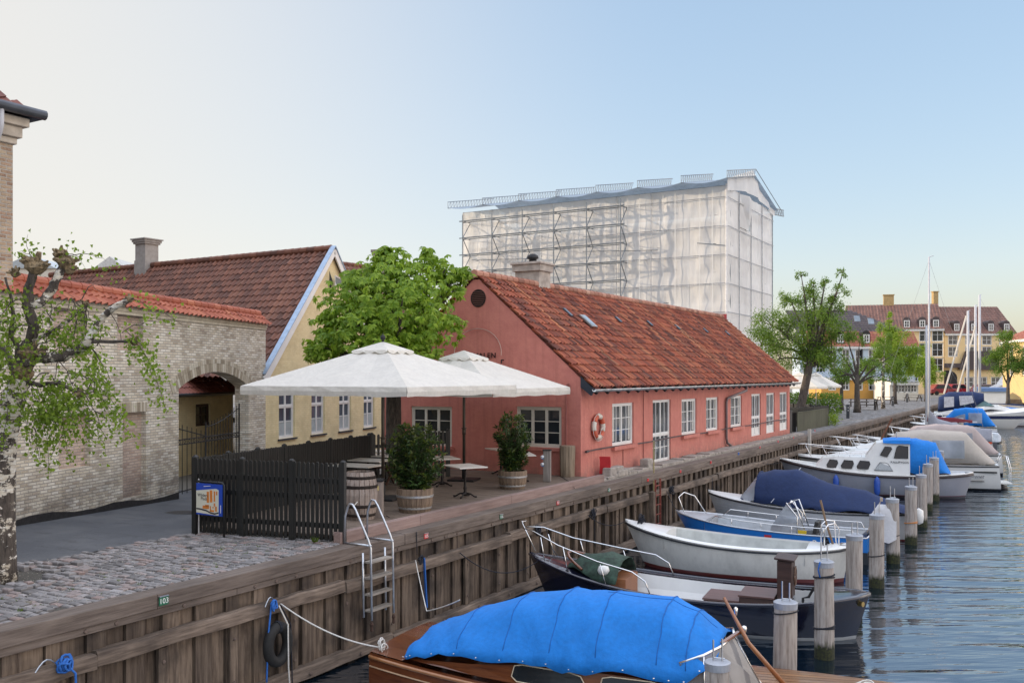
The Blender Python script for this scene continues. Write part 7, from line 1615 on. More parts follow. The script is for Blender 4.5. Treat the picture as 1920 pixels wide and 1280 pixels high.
for nm, a_, b_ in (('engine_box', (X_(.56), -.45, .12), (X_(.66), .4, .58)), ('engine_box', (X_(.66), -.45, .12), (X_(.755), .4, .7))): mb = MB(); mb.b2(a_, b_); mb.build(nm, darkbrown, o, world=False, bevel=.012); mb = MB(); mb.b2((a_[0] - .02, a_[1] - .02, b_[2] + .002), (b_[0], b_[1] + .02, b_[2] + .035)); mb.build('box_lid', M_wood('lid_wood', (.09, .045, .04), (.17, .09, .08), 0, .4, 1, 10, .2), o, world=False)
mb = MB(); mb.b2((X_(.76), -.28, .12), (X_(.80), .28, 1.42)); mb.box((X_(.78), 0, 1.45), (.38, .64, .04), ry=.08); cs_ = mb.build('steering_console', darkbrown, o, world=False, bevel=.01)
mb = MB(); xw_ = X_(.805); mb.tube([(xw_, .17 * math.cos(a), 1.1 + .17 * math.sin(a)) for a in [2 * math.pi * q / 16 for q in range(16)]], .014, 6, closed=True)
for a in range(0, 6): mb.tube([(xw_, 0, 1.1), (xw_, .2 * math.cos(a * math.pi / 3), 1.1 + .2 * math.sin(a * math.pi / 3))], .012, 5)
mb.build('steering_wheel', M_plain('wheel_wood', (.1, .05, .03), .5), cs_, world=False); mb = MB(); mb.box((X_(.8) + .01, .0, .6), (.02, .25, .2)); mb.build('control_panel', steel, cs_, world=False)
mb = MB(); mb.tube([(X_(.83), -.35, .15), (X_(.83), -.3, .75), (X_(.845), -.3, .78), (X_(.86), -.3, .98)], .025, 6); mb.build('tiller_crank', dark_iron, o, world=False)
mb = MB(); mb.tube([(X_(.97), -.18, .72), (X_(.985), -.24, .72)], .05, 10); mb.build('exhaust_port', M_plain('brass', (.4, .3, .12), .3, .9), o, world=False)

# --- 3 white open dinghy
o, L = boat('white open dinghy with black rubbing strip and red bottom', (-9.95, 22.95), (-4.35, 23.6)); h = Hull(L, 2.0, (1.12, .80, .86), tw=.03, rake=.55, srake=.15, full=.5)
wh = M_hull('white_hull', (.62, .61, .57), zl=.10, bottom=(.16, .03, .025), rough=.35, dirt=.5); h.skin('hull', wh, o); h.rim('rubbing_strip', M_plain('rub_black', (.012, .014, .02), .4), o, .026, -.05, .008)
h.deck('foredeck', gelcoat, o, 0, .22, 0, .0, .07, edge=1); h.side('side_deck', gelcoat, o, .2, .86, .17, .0, lip=.03); h.deck('afterdeck', gelcoat, o, .83, 1, 0, .0, .06, edge=-1); h.inner('inner_hull', M_plain('dull_white_inner', (.5, .52, .5), .6, var=.15, ns=4), o, .2, .85, .17, .15, fm=greyfloor)
X_ = lambda t_: -h.L / 2 + h.L * t_
mb = MB(); mb.b2((X_(.72), -.55, .5), (X_(.8), .75, .55)); mb.b2((X_(.2), -.3, .3), (X_(.27), .3, .35)); mb.build('thwart', gelcoat, o, world=False)
mb = MB(); mb.tube([(X_(.90), -.32, h.sh(.9)), (X_(.90), -.32, h.sh(.9) + .45), (X_(.915), -.27, h.sh(.9) + .58), (X_(.94), -.15, h.sh(.9) + .6), (X_(.955), -.05, h.sh(.9) + .45), (X_(.955), -.05, h.sh(.9))], .016, 6); mb.tube([(X_(.88), .1, h.sh(.9)), (X_(.88), .1, h.sh(.9) + .5), (X_(.9), .16, h.sh(.9) + .62), (X_(.93), .26, h.sh(.9) + .6), (X_(.94), .3, h.sh(.9))], .016, 6); mb.build('stern_rail', chrome, o, smooth=True, world=False)
mb = MB(); mb.tube([(X_(.93), .05, h.sh(.9) + .05), (X_(.90), .15, h.sh(.9) + .55), (X_(.875), .22, h.sh(.9) + 1.1)], .026, 6); mb.build('wooden_tiller', M_wood('grey_brown', (.18, .11, .06), (.3, .2, .12), 2), o, world=False)
mb = MB(); mb.tube([(X_(.96), .1, h.sh(1) + .05), (X_(1.01), .1, h.sh(1) + .06), (X_(1.03), .1, .5), (X_(1.03), .1, .1)], .016, 6); mb.tube([(X_(.96), -.12, h.sh(1) + .05), (X_(1.01), -.12, h.sh(1) + .06), (X_(1.03), -.12, .5), (X_(1.03), -.12, .1)], .016, 6); mb.build('swim_ladder', chrome, o, smooth=True, world=False)
Mb = root_mat(o)
for ly in (((.06, 0, h.sh(.05) + .09), 'dark rope heap on the white dinghy foredeck'), ((X_(.9) + L / 2, .05, h.sh(.9) + .08), 'dark rope heap on the white dinghy afterdeck')): (lx, y_, z_), lab = ly; knot('rope_heap', lab, Mb @ Vector((-h.L / 2 + (lx if lx > 1 else .45), y_, z_)), .014, rope_k, 9, .13)
for i, (t_, y_) in enumerate(((.35, -.8), (.55, -.85), (.68, -.82))): pass

# --- 4 blue aluminium boat with outboard
o, L = boat('bright blue aluminium boat with centre console and hooded outboard', (-9.85, 26.5), (-4.35, 26.6)); h = Hull(L, 1.9, (.95, .72, .72), tw=.86, rake=.6, srake=-.02, full=.42, flare=.2, power=.6)
bh4 = M_hull('blue_alu_hull', (.015, .17, .55), zl=.34, bottom=(.02, .022, .025), rough=.3, dirt=.1); h.skin('hull', bh4, o); alu2 = M_plain('bare_aluminium', (.5, .52, .55), .38, .7, var=.12); h.rim('gunwale', alu2, o, .02, .01)
h.deck('foredeck', alu2, o, 0, .2, 0, .005, .03, edge=1); h.side('side_deck', alu2, o, .18, 1., .12, .01); h.inner('inner_hull', alu2, o, .18, .96, .12, .2, fm=M_plain('grey_floor', (.3, .32, .34), .7))
X_ = lambda t_: -h.L / 2 + h.L * t_
for sd in (-1, 1): rail('grab_rail', chrome, o, [Vector((X_(.22), sd * (h.b(.22) - .1), h.sh(.22)))] + [Vector((X_(t_), sd * (h.b(t_) - .08), h.sh(t_) + .2)) for t_ in (.26, .4, .55, .7, .85, .93)] + [Vector((X_(.95), sd * (h.b(.95) - .1), h.sh(.9)))], [(Vector((X_(t_), sd * (h.b(t_) - .08), h.sh(t_))), Vector((X_(t_), sd * (h.b(t_) - .08), h.sh(t_) + .2))) for t_ in (.35, .5, .65, .8)], .013)
mb = MB(); mb.tube([(X_(.07), -.3, h.sh(.07)), (X_(.03), -.25, h.sh(.07) + .5), (X_(.045), 0, h.sh(.07) + .62), (X_(.09), .25, h.sh(.07) + .5), (X_(.15), .35, h.sh(.07) - .02)], .016, 6); mb.build('bow_rail', chrome, o, smooth=True, world=False)
mb = MB(); loft(mb, [(X_(.52), .3, .2, .25, .75, .02), (X_(.58), .34, .2, .32, 1.0, .02), (X_(.66), .34, .2, .32, 1.02, .02)]); cs_ = mb.build('console', alu2, o, world=False)
mb = MB(); mb.grid([[(X_(.53), -.34, .8), (X_(.53), .34, .8)], [(X_(.6), -.26, 1.42), (X_(.6), .26, 1.42)]]); mb.grid([[(X_(.53), -.34, .8), (X_(.66), -.36, .95)], [(X_(.6), -.26, 1.42), (X_(.62), -.27, 1.42)]]); mb.build('windscreen', clear_v, cs_, world=False)
mb = MB()
for sd in (-1, 1): mb.tube([(X_(.6), sd * .28, 1.4), (X_(.64), sd * .28, 1.5), (X_(.69), sd * .3, .75)], .018, 6); mb.tube([(X_(.66), sd * .36, .3), (X_(.655), sd * .33, 1.1), (X_(.6), sd * .28, 1.45)], .018, 6)
mb.tube([(X_(.62), -.28, 1.47), (X_(.62), .28, 1.47)], .02, 6); mb.build('console_frame', chrome, cs_, smooth=True, world=False)
mb = MB(); mb.box((X_(.72), 0, .5), (.4, .6, .3)); mb.box((X_(.74), 0, .78), (.1, .5, .4), ry=.2); mb.build('seat', M_plain('black_seat', (.02, .02, .02), .6), o, world=False, bevel=.03)
mb = MB(); mb.b2((X_(.635), -.32, .62), (X_(.70), -.28, .72)); mb.build('yellow_plate', M_plain('yellow', (.6, .42, .02), .5), o, world=False)
for lab_, ta, wd_ in (('stripe_mark', .52, .035), ('stripe_mark', .935, .03)): 
    x_ = X_(ta); t2 = ta; mb = MB(); mb.b2((x_, -h.pt(t2, .9)[1] - .012 if False else -(h.pt(t2, .93).y) - .01, h.sh(t2) - .16), (x_ + wd_ * L, -(h.pt(t2, .93).y) + .03, h.sh(t2) - .09)); mb.build(lab_, red_paint, o, world=False)
text('hull_lettering', 'Buster', .24, white, o, (X_(.745), -(h.pt(.78, .93).y) - .012, h.sh(.8) - .27), (1, .0, 0), (0, 0, 1), .006, shear=.2, world=False); text('hull_lettering', 'XXL', .15, M_plain('pale_mark', (.4, .6, .8), .4), o, (X_(.88), -(h.pt(.9, .93).y) - .012, h.sh(.8) - .25), (1, 0, 0), (0, 0, 1), .006, shear=.2, world=False)
def outboard(o, x, y, z, mat, hooded=False, s=1.):
    mb = MB()
    if hooded: loft(mb, [(x - .05, .18, z - .05, .1, z + .35, .08), (x + .15, .24, z - .2, .16, z + .62, .12), (x + .45, .26, z - .25, .18, z + .62, .12), (x + .62, .2, z - .15, .12, z + .35, .08)])
    else: loft(mb, [(x - .05 * s, .12 * s, z, .1 * s, z + .3 * s, .03), (x + .1 * s, .17 * s, z - .02, .14 * s, z + .45 * s, .06), (x + .38 * s, .17 * s, z, .13 * s, z + .4 * s, .06), (x + .5 * s, .12 * s, z + .05 * s, .08 * s, z + .28 * s, .03)])
    k = mb.build('outboard_motor', mat, o, smooth=hooded, world=False); mb = MB(); mb.b2((x + .1 * s, y - .06, z - 1.0 * s), (x + .28 * s, y + .06, z)); mb.build('motor_leg', M_plain('motor_grey', (.08, .08, .09), .4), k, world=False)
    if y: k.location.y = y
outboard(o, L / 2 + .02, 0, .8, M_cloth('white_motor_hood', (.6, .6, .62), .1, .08, .7), True)
mb = MB(); mb.tube([(X_(.97), .35, .7), (X_(1.03), .4, 1.55)], .012, 6); mb.box((X_(1.035), .4, 1.62), (.06, .06, .1)); mb.build('flag_pole', M_plain('pale_staff', (.5, .4, .3), .5), o, world=False); mb = MB(); mb.grid([[(X_(1.022), .4, 1.45), (X_(1.015), .4, 1.3)], [(X_(1.04), .42, 1.36), (X_(1.03), .4, 1.16)], [(X_(1.058), .4, 1.3), (X_(1.05), .43, 1.08)]]); mb.build('small_flag', M_plain('red_white_flag', (.45, .12, .1), .8, var=.5, ns=14), o, world=False)

# --- 5 clinker boat with navy cover
o, L = boat('white clinker boat beneath a sagging navy canvas cover', (-10.2, 30.5), (-3.7, 30.6)); h = Hull(L, 2.1, (1.08, .82, .85), tw=.3, rake=.45, srake=.1, full=.48)
h.skin('hull', M_hull('clinker_white', (.56, .57, .58), zl=.05, lap=3.2, dirt=.2), o); h.rim('rubbing_strip', M_plain('rub_black2', (.012, .012, .016), .4), o, .024, -.04, .006); h.deck('foredeck', gelcoat, o, 0, .25, 0, .0, .07); h.side('side_deck', gelcoat, o, .2, 1., .14, .01); h.inner('inner_hull', greyfloor, o, .22, .97, .14, .2)
X_ = lambda t_: -h.L / 2 + h.L * t_
mb, rws = cover(MB(), [(X_(.27), .84, .95, 1.82, 2.6), (X_(.34), .92, .90, 1.92, 2.6), (X_(.46), .96, .86, 1.98, 2.0), (X_(.60), .98, .84, 1.6, 1.5), (X_(.78), .94, .84, 1.42, 1.3), (X_(.90), .8, .86, 1.12, 1.3), (X_(1.0), .5, .88, .95, 1.5)], m=18, wr=.02, seed=5); mb.build('canvas_cover', navy_c, o, smooth=True, world=False, thick=.006)
mb = MB(); rows = [[Vector((X_(.17) + (X_(.275) - X_(.17)) * f + .25 * a_ * a_ * (1 - f), a_ * (.62 + .22 * f), .97 + (1.84 - .97) * f * (1 - abs(a_) ** 2.6))) for a_ in [-1 + 2 * j / 12 for j in range(13)]] for f in (0, .35, .7, 1)]; mb.grid(rows); mb.build('vinyl_screen', clear_v, o, smooth=True, world=False); mb = MB(); mb.tube([p for p in rows[0]], .03, 6); mb.tube(rows[3], .025, 6); mb.build('screen_hem', navy_c, o, smooth=True, world=False)
mb = MB(); mb.tube([(X_(.36), -.95, .98), (X_(.47), 0, 2.03)], .015, 5); mb.build('tension_strap', M_plain('grey_strap', (.4, .42, .48), .7), o, world=False)
Mb = root_mat(o); mb = MB(); mb.lathe([(.001, -.25), (.12, -.18), (.14, 0), (.12, .18), (.001, .25)], Mb @ Vector((L / 2 + .1, -.5, .8)), 12); fo = mb.build('white_fender', gelcoat, smooth=True); tag(fo, 'round white fender hanging behind the near piles at the clinker stern', 'fender')

# --- 6 grey and white cabin boat
o, L = boat('grey hulled white cabin boat with blue canvas and blue fenders', (-10.45, 40.9), (-3.0, 42.1)); h = Hull(L, 2.45, (1.35, .92, 1.02), tw=.05, rake=.6, srake=.3, full=.5)
h.skin('hull', M_hull('grey_hull', (.24, .25, .29), zl=.1, bottom=(.05, .04, .045), stripe=(.12, .02, .03), sw=.025, dirt=.2, rough=.3), o); h.rim('rubbing_strip', M_plain('maroon_strip', (.025, .012, .012), .4), o, .045, -.04, .01); h.rim('toe_rail', gelcoat, o, .03, .035, -.04)
h.deck('deck', gelcoat, o, 0, .96, .02, .01, .05, n=20)
X_ = lambda t_: -h.L / 2 + h.L * t_
mb = MB(); loft(mb, [(X_(.20), .5, 1.12, .35, 1.22, .04), (X_(.235), .68, 1.08, .5, 1.5, .06), (X_(.3), .86, 1.0, .66, 1.58, .06), (X_(.5), .98, .95, .78, 1.6, .06), (X_(.51), .98, .95, .8, 1.62, .06)]); mb.build('fore_cabin', gelcoat, o, world=False)
mb = MB(); loft(mb, [(X_(.46), .98, .95, .80, 1.62, .05), (X_(.515), .99, .95, .76, 2.2, .06), (X_(.56), 1.0, .95, .76, 2.26, .06), (X_(.685), 1.0, .95, .78, 2.26, .06)]); mb.build('wheelhouse', gelcoat, o, world=False)
fr_ = M_plain('window_rubber', (.015, .015, .015), .6)
yf = lambda z: .995 - (.25 * max(0, z - .95) / 1.3 if z < 3 else 0) - .0
def ycab(z): return .98 - .2 * max(0, (z - .97)) / .62 * .75
tint = M_glass('tinted_glass', (.035, .02, .012), .05)
for (ta, tb_, k_) in ((.262, .318, .84), (.338, .40, .95), (.42, .485, 1.)): winpoly(o, [(X_(ta) + .0, 1.15), (X_(tb_) - .08, 1.14), (X_(tb_), 1.34), (X_(tb_) - .03, 1.45), (X_(ta) + .1, 1.47), (X_(ta) - .02, 1.24)], lambda z, k_=k_: ycab(z) * k_ + .012, mat=tint, frm=fr_)
winpoly(o, [(X_(.505), 1.10), (X_(.60), 1.10), (X_(.575), 1.38), (X_(.56), 1.42), (X_(.535), 1.42)], lambda z: ycab(z) + .02, mat=M_plain('curtained_window', (.35, .37, .38), .3, var=.2, ns=9, stretch=(6, 1, 1)), frm=fr_)
def ywh(z): return 1.0 - .24 * (z - .95) / 1.3 * .9
winpoly(o, [(X_(.605), 1.62), (X_(.675), 1.62), (X_(.675), 2.1), (X_(.63), 2.12), (X_(.62), 2.06)], lambda z: ywh(z) + .012, mat=tint, frm=fr_)
winpoly(o, [(X_(.535), 1.72), (X_(.57), 1.66), (X_(.595), 2.0), (X_(.59), 2.06), (X_(.56), 2.07)], lambda z: ywh(z) + .012, mat=tint, frm=fr_)
text('hull_lettering', 'KALLIPYGOS', .12, M_plain('black_letter', (.02, .02, .025), .5), o, (X_(.588), -(ywh(1.36)) - .014, 1.42), (1, 0, 0), (0, .15, 1), .003, world=False)
for sd in (-1, 1): mb = MB(); mb.tube([(X_(t_), sd * (.60 + .1 * min(1, (t_ - .22) * 6)), 1.66 + .02 * (t_ > .25)) for t_ in (.24, .3, .4, .5)], .012, 5); [mb.tube([(X_(t_), sd * .68, 1.58), (X_(t_), sd * .68, 1.67)], .01, 5) for t_ in (.26, .32, .38, .44, .49)]; mb.build('hand_rail', chrome, o, smooth=True, world=False)
mb = MB(); loft(mb, [(X_(.55), .84, 2.22, .78, 2.3, .06), (X_(.6), .86, 2.2, .8, 2.34, .07), (X_(.69), .86, 2.2, .8, 2.34, .07)]); mb.build('roof_cover', blue_c, o, world=False)
mb, rws = cover(MB(), [(X_(.675), .96, 1.0, 2.36, 5.), (X_(.72), .98, 1.0, 2.38, 4.5), (X_(.78), .98, 1.0, 2.3, 4.), (X_(.815), .96, 1.02, 2.24, 3.5), (X_(.85), .88, 1.02, 1.65, 2.5), (X_(.885), .8, 1.04, 1.12, 2.)], m=18, wr=.022, seed=9); mb.build('cockpit_canvas', blue_c, o, smooth=True, world=False, thick=.006)
Mb = root_mat(o)
for t_, lab in ((.31, 'blue fender hanging nearest the bow of the grey cabin boat'), (.52, 'middle blue fender hanging on the grey cabin boat'), (.73, 'blue fender half hidden behind the piles on the grey cabin boat')):
    mb = MB(); c_ = Mb @ Vector((X_(t_), -h.b(t_) - .1, .48)); mb.lathe([(.001, -.38), (.08, -.34), (.12, -.22), (.12, .22), (.07, .34), (.001, .42)], c_, 12); fo = mb.build('blue_fender', M_plain('fender_blue', (.015, .07, .35), .45), smooth=True); tag(fo, lab, 'fender', 'blue fenders on the grey cabin boat')
mb = MB(); mb.tube([(X_(.62), .3, 2.3), (X_(.62), .3, 2.62), (X_(.62), -.3, 2.62), (X_(.62), -.3, 2.3)], .014, 5); mb.build('roof_rack', steel, o, world=False)

# --- 7 cruiser with cream canopy
def cruiser(lab, bow, stern, B, fb, canv, cs=1., seed=1, hullm=None, pulpit=True, cabin=True, full_cover=None, tw=.85, windows=True):
    o, L = boat(lab, bow, stern); h = Hull(L, B, fb, tw=tw, rake=.9, srake=-.15, full=.45, flare=.3, power=.65)
    h.skin('hull', hullm or M_hull('cruiser_hull', (.62, .61, .58), zl=.12, bottom=(.02, .02, .022), dirt=.1), o); h.rim('rubbing_strip', M_plain('rub_black3', (.015, .015, .02), .4), o, .03, -.05, .008)
    h.deck('deck', gelcoat, o, 0, 1., .02, .01, .1, n=20); X_ = lambda t_: -h.L / 2 + h.L * t_; z1 = fb[1] + .02
    if cabin:
        mb = MB(); loft(mb, [(X_(.14), .3 * B / 2.6, fb[0] - .1, .1, fb[0] + .02, .03), (X_(.3), .8 * B / 2.6, z1 + .1, .6, z1 + .42 * cs, .06), (X_(.42), 1.0 * B / 2.6, z1, .75, z1 + .5 * cs, .06), (X_(.6), 1.05 * B / 2.6, z1, .8, z1 + .5 * cs, .06)]); mb.build('cabin', gelcoat, o, world=False)
        if windows: winpoly(o, [(X_(.36), z1 + .17), (X_(.44), z1 + .15), (X_(.455), z1 + .3), (X_(.38), z1 + .32)], lambda z: 1.0 * B / 2.6 - .25 * (z - z1) + .0, mat=M_plain('curtain_pane', (.36, .34, .3), .3)); winpoly(o, [(X_(.47), z1 + .15), (X_(.56), z1 + .15), (X_(.55), z1 + .3), (X_(.475), z1 + .3)], lambda z: 1.05 * B / 2.6 - .25 * (z - z1), mat=tint)
    if canv:
        hw = B / 2 - .12; cz = z1 + 1.32 * cs
        secs = [(X_(.42), hw * .72, z1 + .5 * cs, z1 + .55 * cs, 3), (X_(.53), hw * .9, z1 + .3 * cs, cz - .05, 9), (X_(.66), hw, z1 + .06, cz + .08, 9), (X_(.85), hw, z1 + .04, cz + .02, 9), (X_(.99), hw * .95, z1 + .03, z1 + .12, 4.)]
        mb, rws = cover(MB(), secs, m=20, wr=.02, seed=seed); mb.build('canopy', canv, o, smooth=True, world=False, thick=.006)
        for sd in (-1, 1):
            for a_, b_, sl_ in ((.49, .645, .0), (.68, .835, 0)):
                P_ = []
                for k in range(7):
                    row = []
                    for q_ in range(6):
                        u_ = k / 6; w_ = q_ / 5; za = z1 + .26 + (.16 if a_ < .6 else 0) * (1 - u_); zb_ = z1 + (.95 + (-.35 * (1 - u_) ** 1.5 if a_ < .6 else .08)) * cs; z_ = za + (zb_ - za) * w_
                        x_ = X_(a_ + (b_ - a_) * u_); f = max(0, min(.97, (z_ - z1 - .04) / (cz - z1))); wd_ = hw * (.82 + .18 * min(1, (a_ + (b_ - a_) * u_ - .42) / .24)) * (1 - f) ** .1
                        row.append(Vector((x_, sd * (wd_ + .035), z_)))
                    P_.append(row)
                MB().grid(P_).build('vinyl_window', clear_v, o, smooth=True, world=False)
    if pulpit:
        for sd in (-1, 1): rail('pulpit_rail', chrome, o, [Vector((X_(0) - .1, 0, fb[0] + .55)), Vector((X_(.04), sd * .3, fb[0] + .55)), Vector((X_(.14), sd * (h.b(.14) - .1), h.sh(.14) + .5)), Vector((X_(.24), sd * (h.b(.24) - .1), h.sh(.24) + .48)), Vector((X_(.29), sd * (h.b(.29) - .1), h.sh(.29)))], [(Vector((X_(t_ + .03), sd * (h.b(t_ + .03) - .08), h.sh(t_))), Vector((X_(t_), sd * (h.b(t_) - .1) if t_ > .05 else sd * .25, h.sh(t_) + .5))) for t_ in (.04, .13)], .016)
    return o, h, X_
cr7, h7, X7 = cruiser('white cabin cruiser with large cream canvas and clear vinyl canopy', (-10.45, 44.2), (-2.5, 46.2), 2.8, (1.25, 1.12, 1.12), cream_cv, 1.0, 2, M_hull('cruiser7', (.66, .65, .62), zl=.1, bottom=(.02, .02, .025), dirt=.1))
mb = MB(); yy_ = -(h7.b(.9)); mb.b2((X7(.6), yy_ - .006, .8), (X7(.99), yy_ + .2, .86)); mb.b2((X7(.8), yy_ - .006, .42), (X7(.93), yy_ + .2, .44)); mb.build('black_stripe', black, cr7, world=False)
text('hull_lettering', 'Coronet', .2, M_plain('dark_script', (.05, .05, .06), .5), cr7, (X7(.84), yy_ - .02, .58), (1, 0, 0), (0, 0, 1), .003, shear=.4, world=False)
mb = MB(); xs0 = h7.L / 2
mb.b2((xs0 - .02, -.6, .28), (xs0 + .65, .6, .33)); mb.build('swim_platform', gelcoat, cr7, world=False); mb = MB(); mb.tube([(xs0 + .1, -.2, 1.1), (xs0 + .3, -.2, 1.5), (xs0 + .55, -.2, 1.45), (xs0 + .68, -.2, .9), (xs0 + .68, -.2, .3)], .018, 6); mb.tube([(xs0 + .1, .15, 1.1), (xs0 + .3, .15, 1.5), (xs0 + .55, .15, 1.45), (xs0 + .68, .15, .9), (xs0 + .68, .15, .3)], .018, 6); mb.tube([(xs0 + .68, -.2, .7), (xs0 + .68, .15, .7)], .018, 6); mb.build('stern_ladder', chrome, cr7, smooth=True, world=False)
mb = MB(); mb.tube([(xs0, -.1, .15), (xs0 + .35, -.1, .05), (xs0 + .55, -.1, .0)], [.12, .1, .09], 8); mb.tube([(xs0 + .2, .3, .15), (xs0 + .6, .3, .05)], [.1, .08], 8); mb.build('stern_drive', M_plain('drive_black', (.015, .015, .017), .4), cr7, smooth=True, world=False)
pinkc = M_cloth('pale_pink_canvas', (.5, .42, .40), .25, .06, .45)
cr8, h8, X8 = cruiser('white cruiser with dusty pink canopy moored behind the cream one', (-10.4, 51.0), (-2.8, 53.4), 2.7, (1.2, 1.05, 1.05), pinkc, 1.0, 6)
cruiser('low white boat with pale grey tarpaulin beyond the pink canopied cruiser', (-10.3, 56.5), (-4.2, 57.2), 2.3, (1.0, .85, .85), grey_cv, .62, 4, windows=False)
mb = MB(); qq = WX(1640, 793, -8.6); mb.beam((-8.8, 56.8, -.75), (-8.2, 56.9, .55), .1, .1); o2 = mb.build('mast_crutch', M_wood('rust_mast', (.16, .06, .035), (.26, .11, .06), 2)); tag(o2, 'reddish brown leaning mast stump above the grey tarpaulin boat', 'mast')
c9, h9, X9 = cruiser('small white motorboat with red stripe and dark lettering at the stern', (-9.9, 66.6), (-3.9, 68.0), 2.2, (1.0, .85, .8), None, .8, 3, M_hull('wt_hull', (.6, .58, .54), zl=.08, dirt=.1))
mb = MB(); yy_ = -h9.b(.9) - .004; mb.b2((X9(.72), yy_ - .01, .6), (X9(1.0), yy_ + .2, .72)); mb.build('red_stripe', M_plain('orange_red', (.5, .07, .02), .4), c9, world=False); text('hull_lettering', 'WTT', .34, M_plain('navy_letter', (.02, .02, .08), .5), c9, (X9(.76), yy_ - .02, .3), (1, 0, 0), (0, 0, 1), .004, shear=.3, world=False)
outboard(c9, h9.L / 2, -.3, .7, M_plain('white_motor', (.55, .6, .66), .35, coat=.4), s=1.25); outboard(c9, h9.L / 2 + .2, .45, .5, M_plain('black_motor', (.012, .013, .016), .3, coat=.4), s=1.2)
mb = MB(); mb.tube([(X9(.86), -.8, .8), (X9(.93), -.8, 1.35), (X9(.99), .8, 1.35), (X9(.94), .8, .8)], .02, 6); mb.build('stern_rail', chrome, c9, smooth=True, world=False)
# --- sailing boats
def sailboat(lab, bow, stern, mx, mz, my=None, top=10., canv=None, boomL=3.2, B=2.2, hullm=None, r=.07, cover_=True, tent=0.):
    o, L = boat(lab, bow, stern, name='sailing_boat', cat='sailboat'); h = Hull(L, B, (1.1, .85, .85), tw=.5, rake=.8, srake=.3, full=.5); h.skin('hull', hullm or M_hull('sail_hull', (.62, .62, .62), zl=.05, dirt=.1), o); h.deck('deck', gelcoat, o, 0, 1, .02, .01, .08, n=16); X_ = lambda t_: -h.L / 2 + h.L * t_
    mb = MB(); loft(mb, [(X_(.25), .35, 1., .25, 1.08, .03), (X_(.35), .65, .9, .5, 1.3, .05), (X_(.6), .75, .85, .6, 1.35, .05)]); mb.build('cabin', gelcoat, o, world=False)
    mt = M_plain('mast_alu', (.5, .51, .54), .5, .0, var=.08); mb = MB(); mb.tube([(X_(mx), 0, .9), (X_(mx), 0, top + 2)], [r, r * .75], 8); ms_ = mb.build('mast', mt, o, smooth=True, world=False)
    mb = MB(); mb.tube([(X_(mx), -.6, top * .6 + 1.6), (X_(mx), .6, top * .6 + 1.6)], .025, 5); mb.tube([(X_(mx), 0, top + 2), (X_(mx) + .25, 0, top + 2.05)], .02, 4); mb.build('spreader', mt, ms_, world=False)
    mb = MB()
    for q in ((X_(.0), 0, 1.1), (X_(1.), 0, .9), (X_(mx) + .1, -B / 2 + .1, .9), (X_(mx) + .1, B / 2 - .1, .9)): mb.tube([q, (X_(mx), 0, top + 1.8)], .006, 4)
    mb.build('rigging', M_plain('rig_wire', (.2, .21, .23), .6), ms_, world=False)
    if canv:
        mb, rws = cover(MB(), [(X_(mx) - .05, .08, 1.6, 3.0 if tent else 2.3, 1.2), (X_(mx) + .5, .16 + tent * .5, 1.55 - tent * .5, 2.35 if tent else 2.0, 1.3), (X_(mx) + boomL * .6, .14 + tent * .6, 1.6 - tent * .6, 1.95, 1.4), (X_(mx) + boomL, .08 + tent * .3, 1.6 - tent * .5, 1.78, 1.5)], m=12, wr=.02); mb.build('sail_cover', canv, o, smooth=True, world=False, thick=.008)
        mb = MB(); mb.tube([(X_(mx), 0, 1.6), (X_(mx) + boomL + .3, 0, 1.65)], .05, 6); mb.build('boom', mt, o, world=False)
    return o
sailboat('sailing boat with the tallest mast and grey tent over its boom', (-10.3, 61.4), (-3.6, 62.4), .52, 0, top=10.2, canv=grey_cv, boomL=3.4, tent=1.)
sailboat('slim sailing boat with a shorter white mast left of the tallest mast', (-10.2, 73.5), (-4.4, 74.2), .33, 0, top=6.6, canv=M_cloth('wine_red_cover', (.16, .02, .03)), boomL=3., r=.09)
o, h, X_ = cruiser('white cruiser with blue canvas side curtain below the big sports cruiser', (-10.2, 80.0), (-4.2, 80.8), 2.6, (1.2, 1.05, 1.05), blue_c, 1.0, 5)
# --- big sports cruiser, bow to the right
o, L = boat('large white sports cruiser with navy stripe and navy canvas, bow pointing right', (-1.9, 98.5), (-10.3, 97.5)); h = Hull(L, 3.2, (1.75, 1.35, 1.2), tw=.85, rake=1.7, srake=-.2, full=.5, flare=.35, power=.6); h.skin('hull', M_hull('sport_hull', (.66, .65, .62), zl=.95, bottom=(.6, .58, .54), stripe=(.012, .015, .06), sw=.3, dirt=.05), o); X_ = lambda t_: -h.L / 2 + h.L * t_
h.deck('deck', gelcoat, o, 0, 1, .02, .01, .35, n=20)
mb = MB(); loft(mb, [(X_(.2), .3, 1.6, .1, 1.75, .05), (X_(.36), 1.1, 1.5, .8, 2.15, .1), (X_(.5), 1.4, 1.4, 1.1, 2.2, .1), (X_(.8), 1.45, 1.3, 1.3, 1.8, .05), (X_(1.), 1.4, 1.2, 1.3, 1.4, .03)]); mb.build('superstructure', gelcoat, o, world=False)
for sd in (-1, 1): winpoly(o, [(X_(.28), 1.72), (X_(.5), 1.62), (X_(.56), 1.7), (X_(.44), 1.86)], lambda z: 1.36, side=sd, mat=M_plain('dark_flash', (.02, .02, .03), .3), name='side_flash')
mb = MB(); mb.grid([[(X_(.40), y_, 2.15), (X_(.52), y_ * 1.0, 2.75)] for y_ in (-1.05, -.5, 0, .5, 1.05)]); [mb.grid([[(X_(.40), s_ * 1.05, 2.15), (X_(.7), s_ * 1.3, 2.0)], [(X_(.52), s_ * 1.05, 2.75), (X_(.7), s_ * 1.25, 2.6)]]) for s_ in (-1, 1)]; mb.build('windscreen', M_glass('green_screen', (.12, .2, .2), .05), o, world=False)
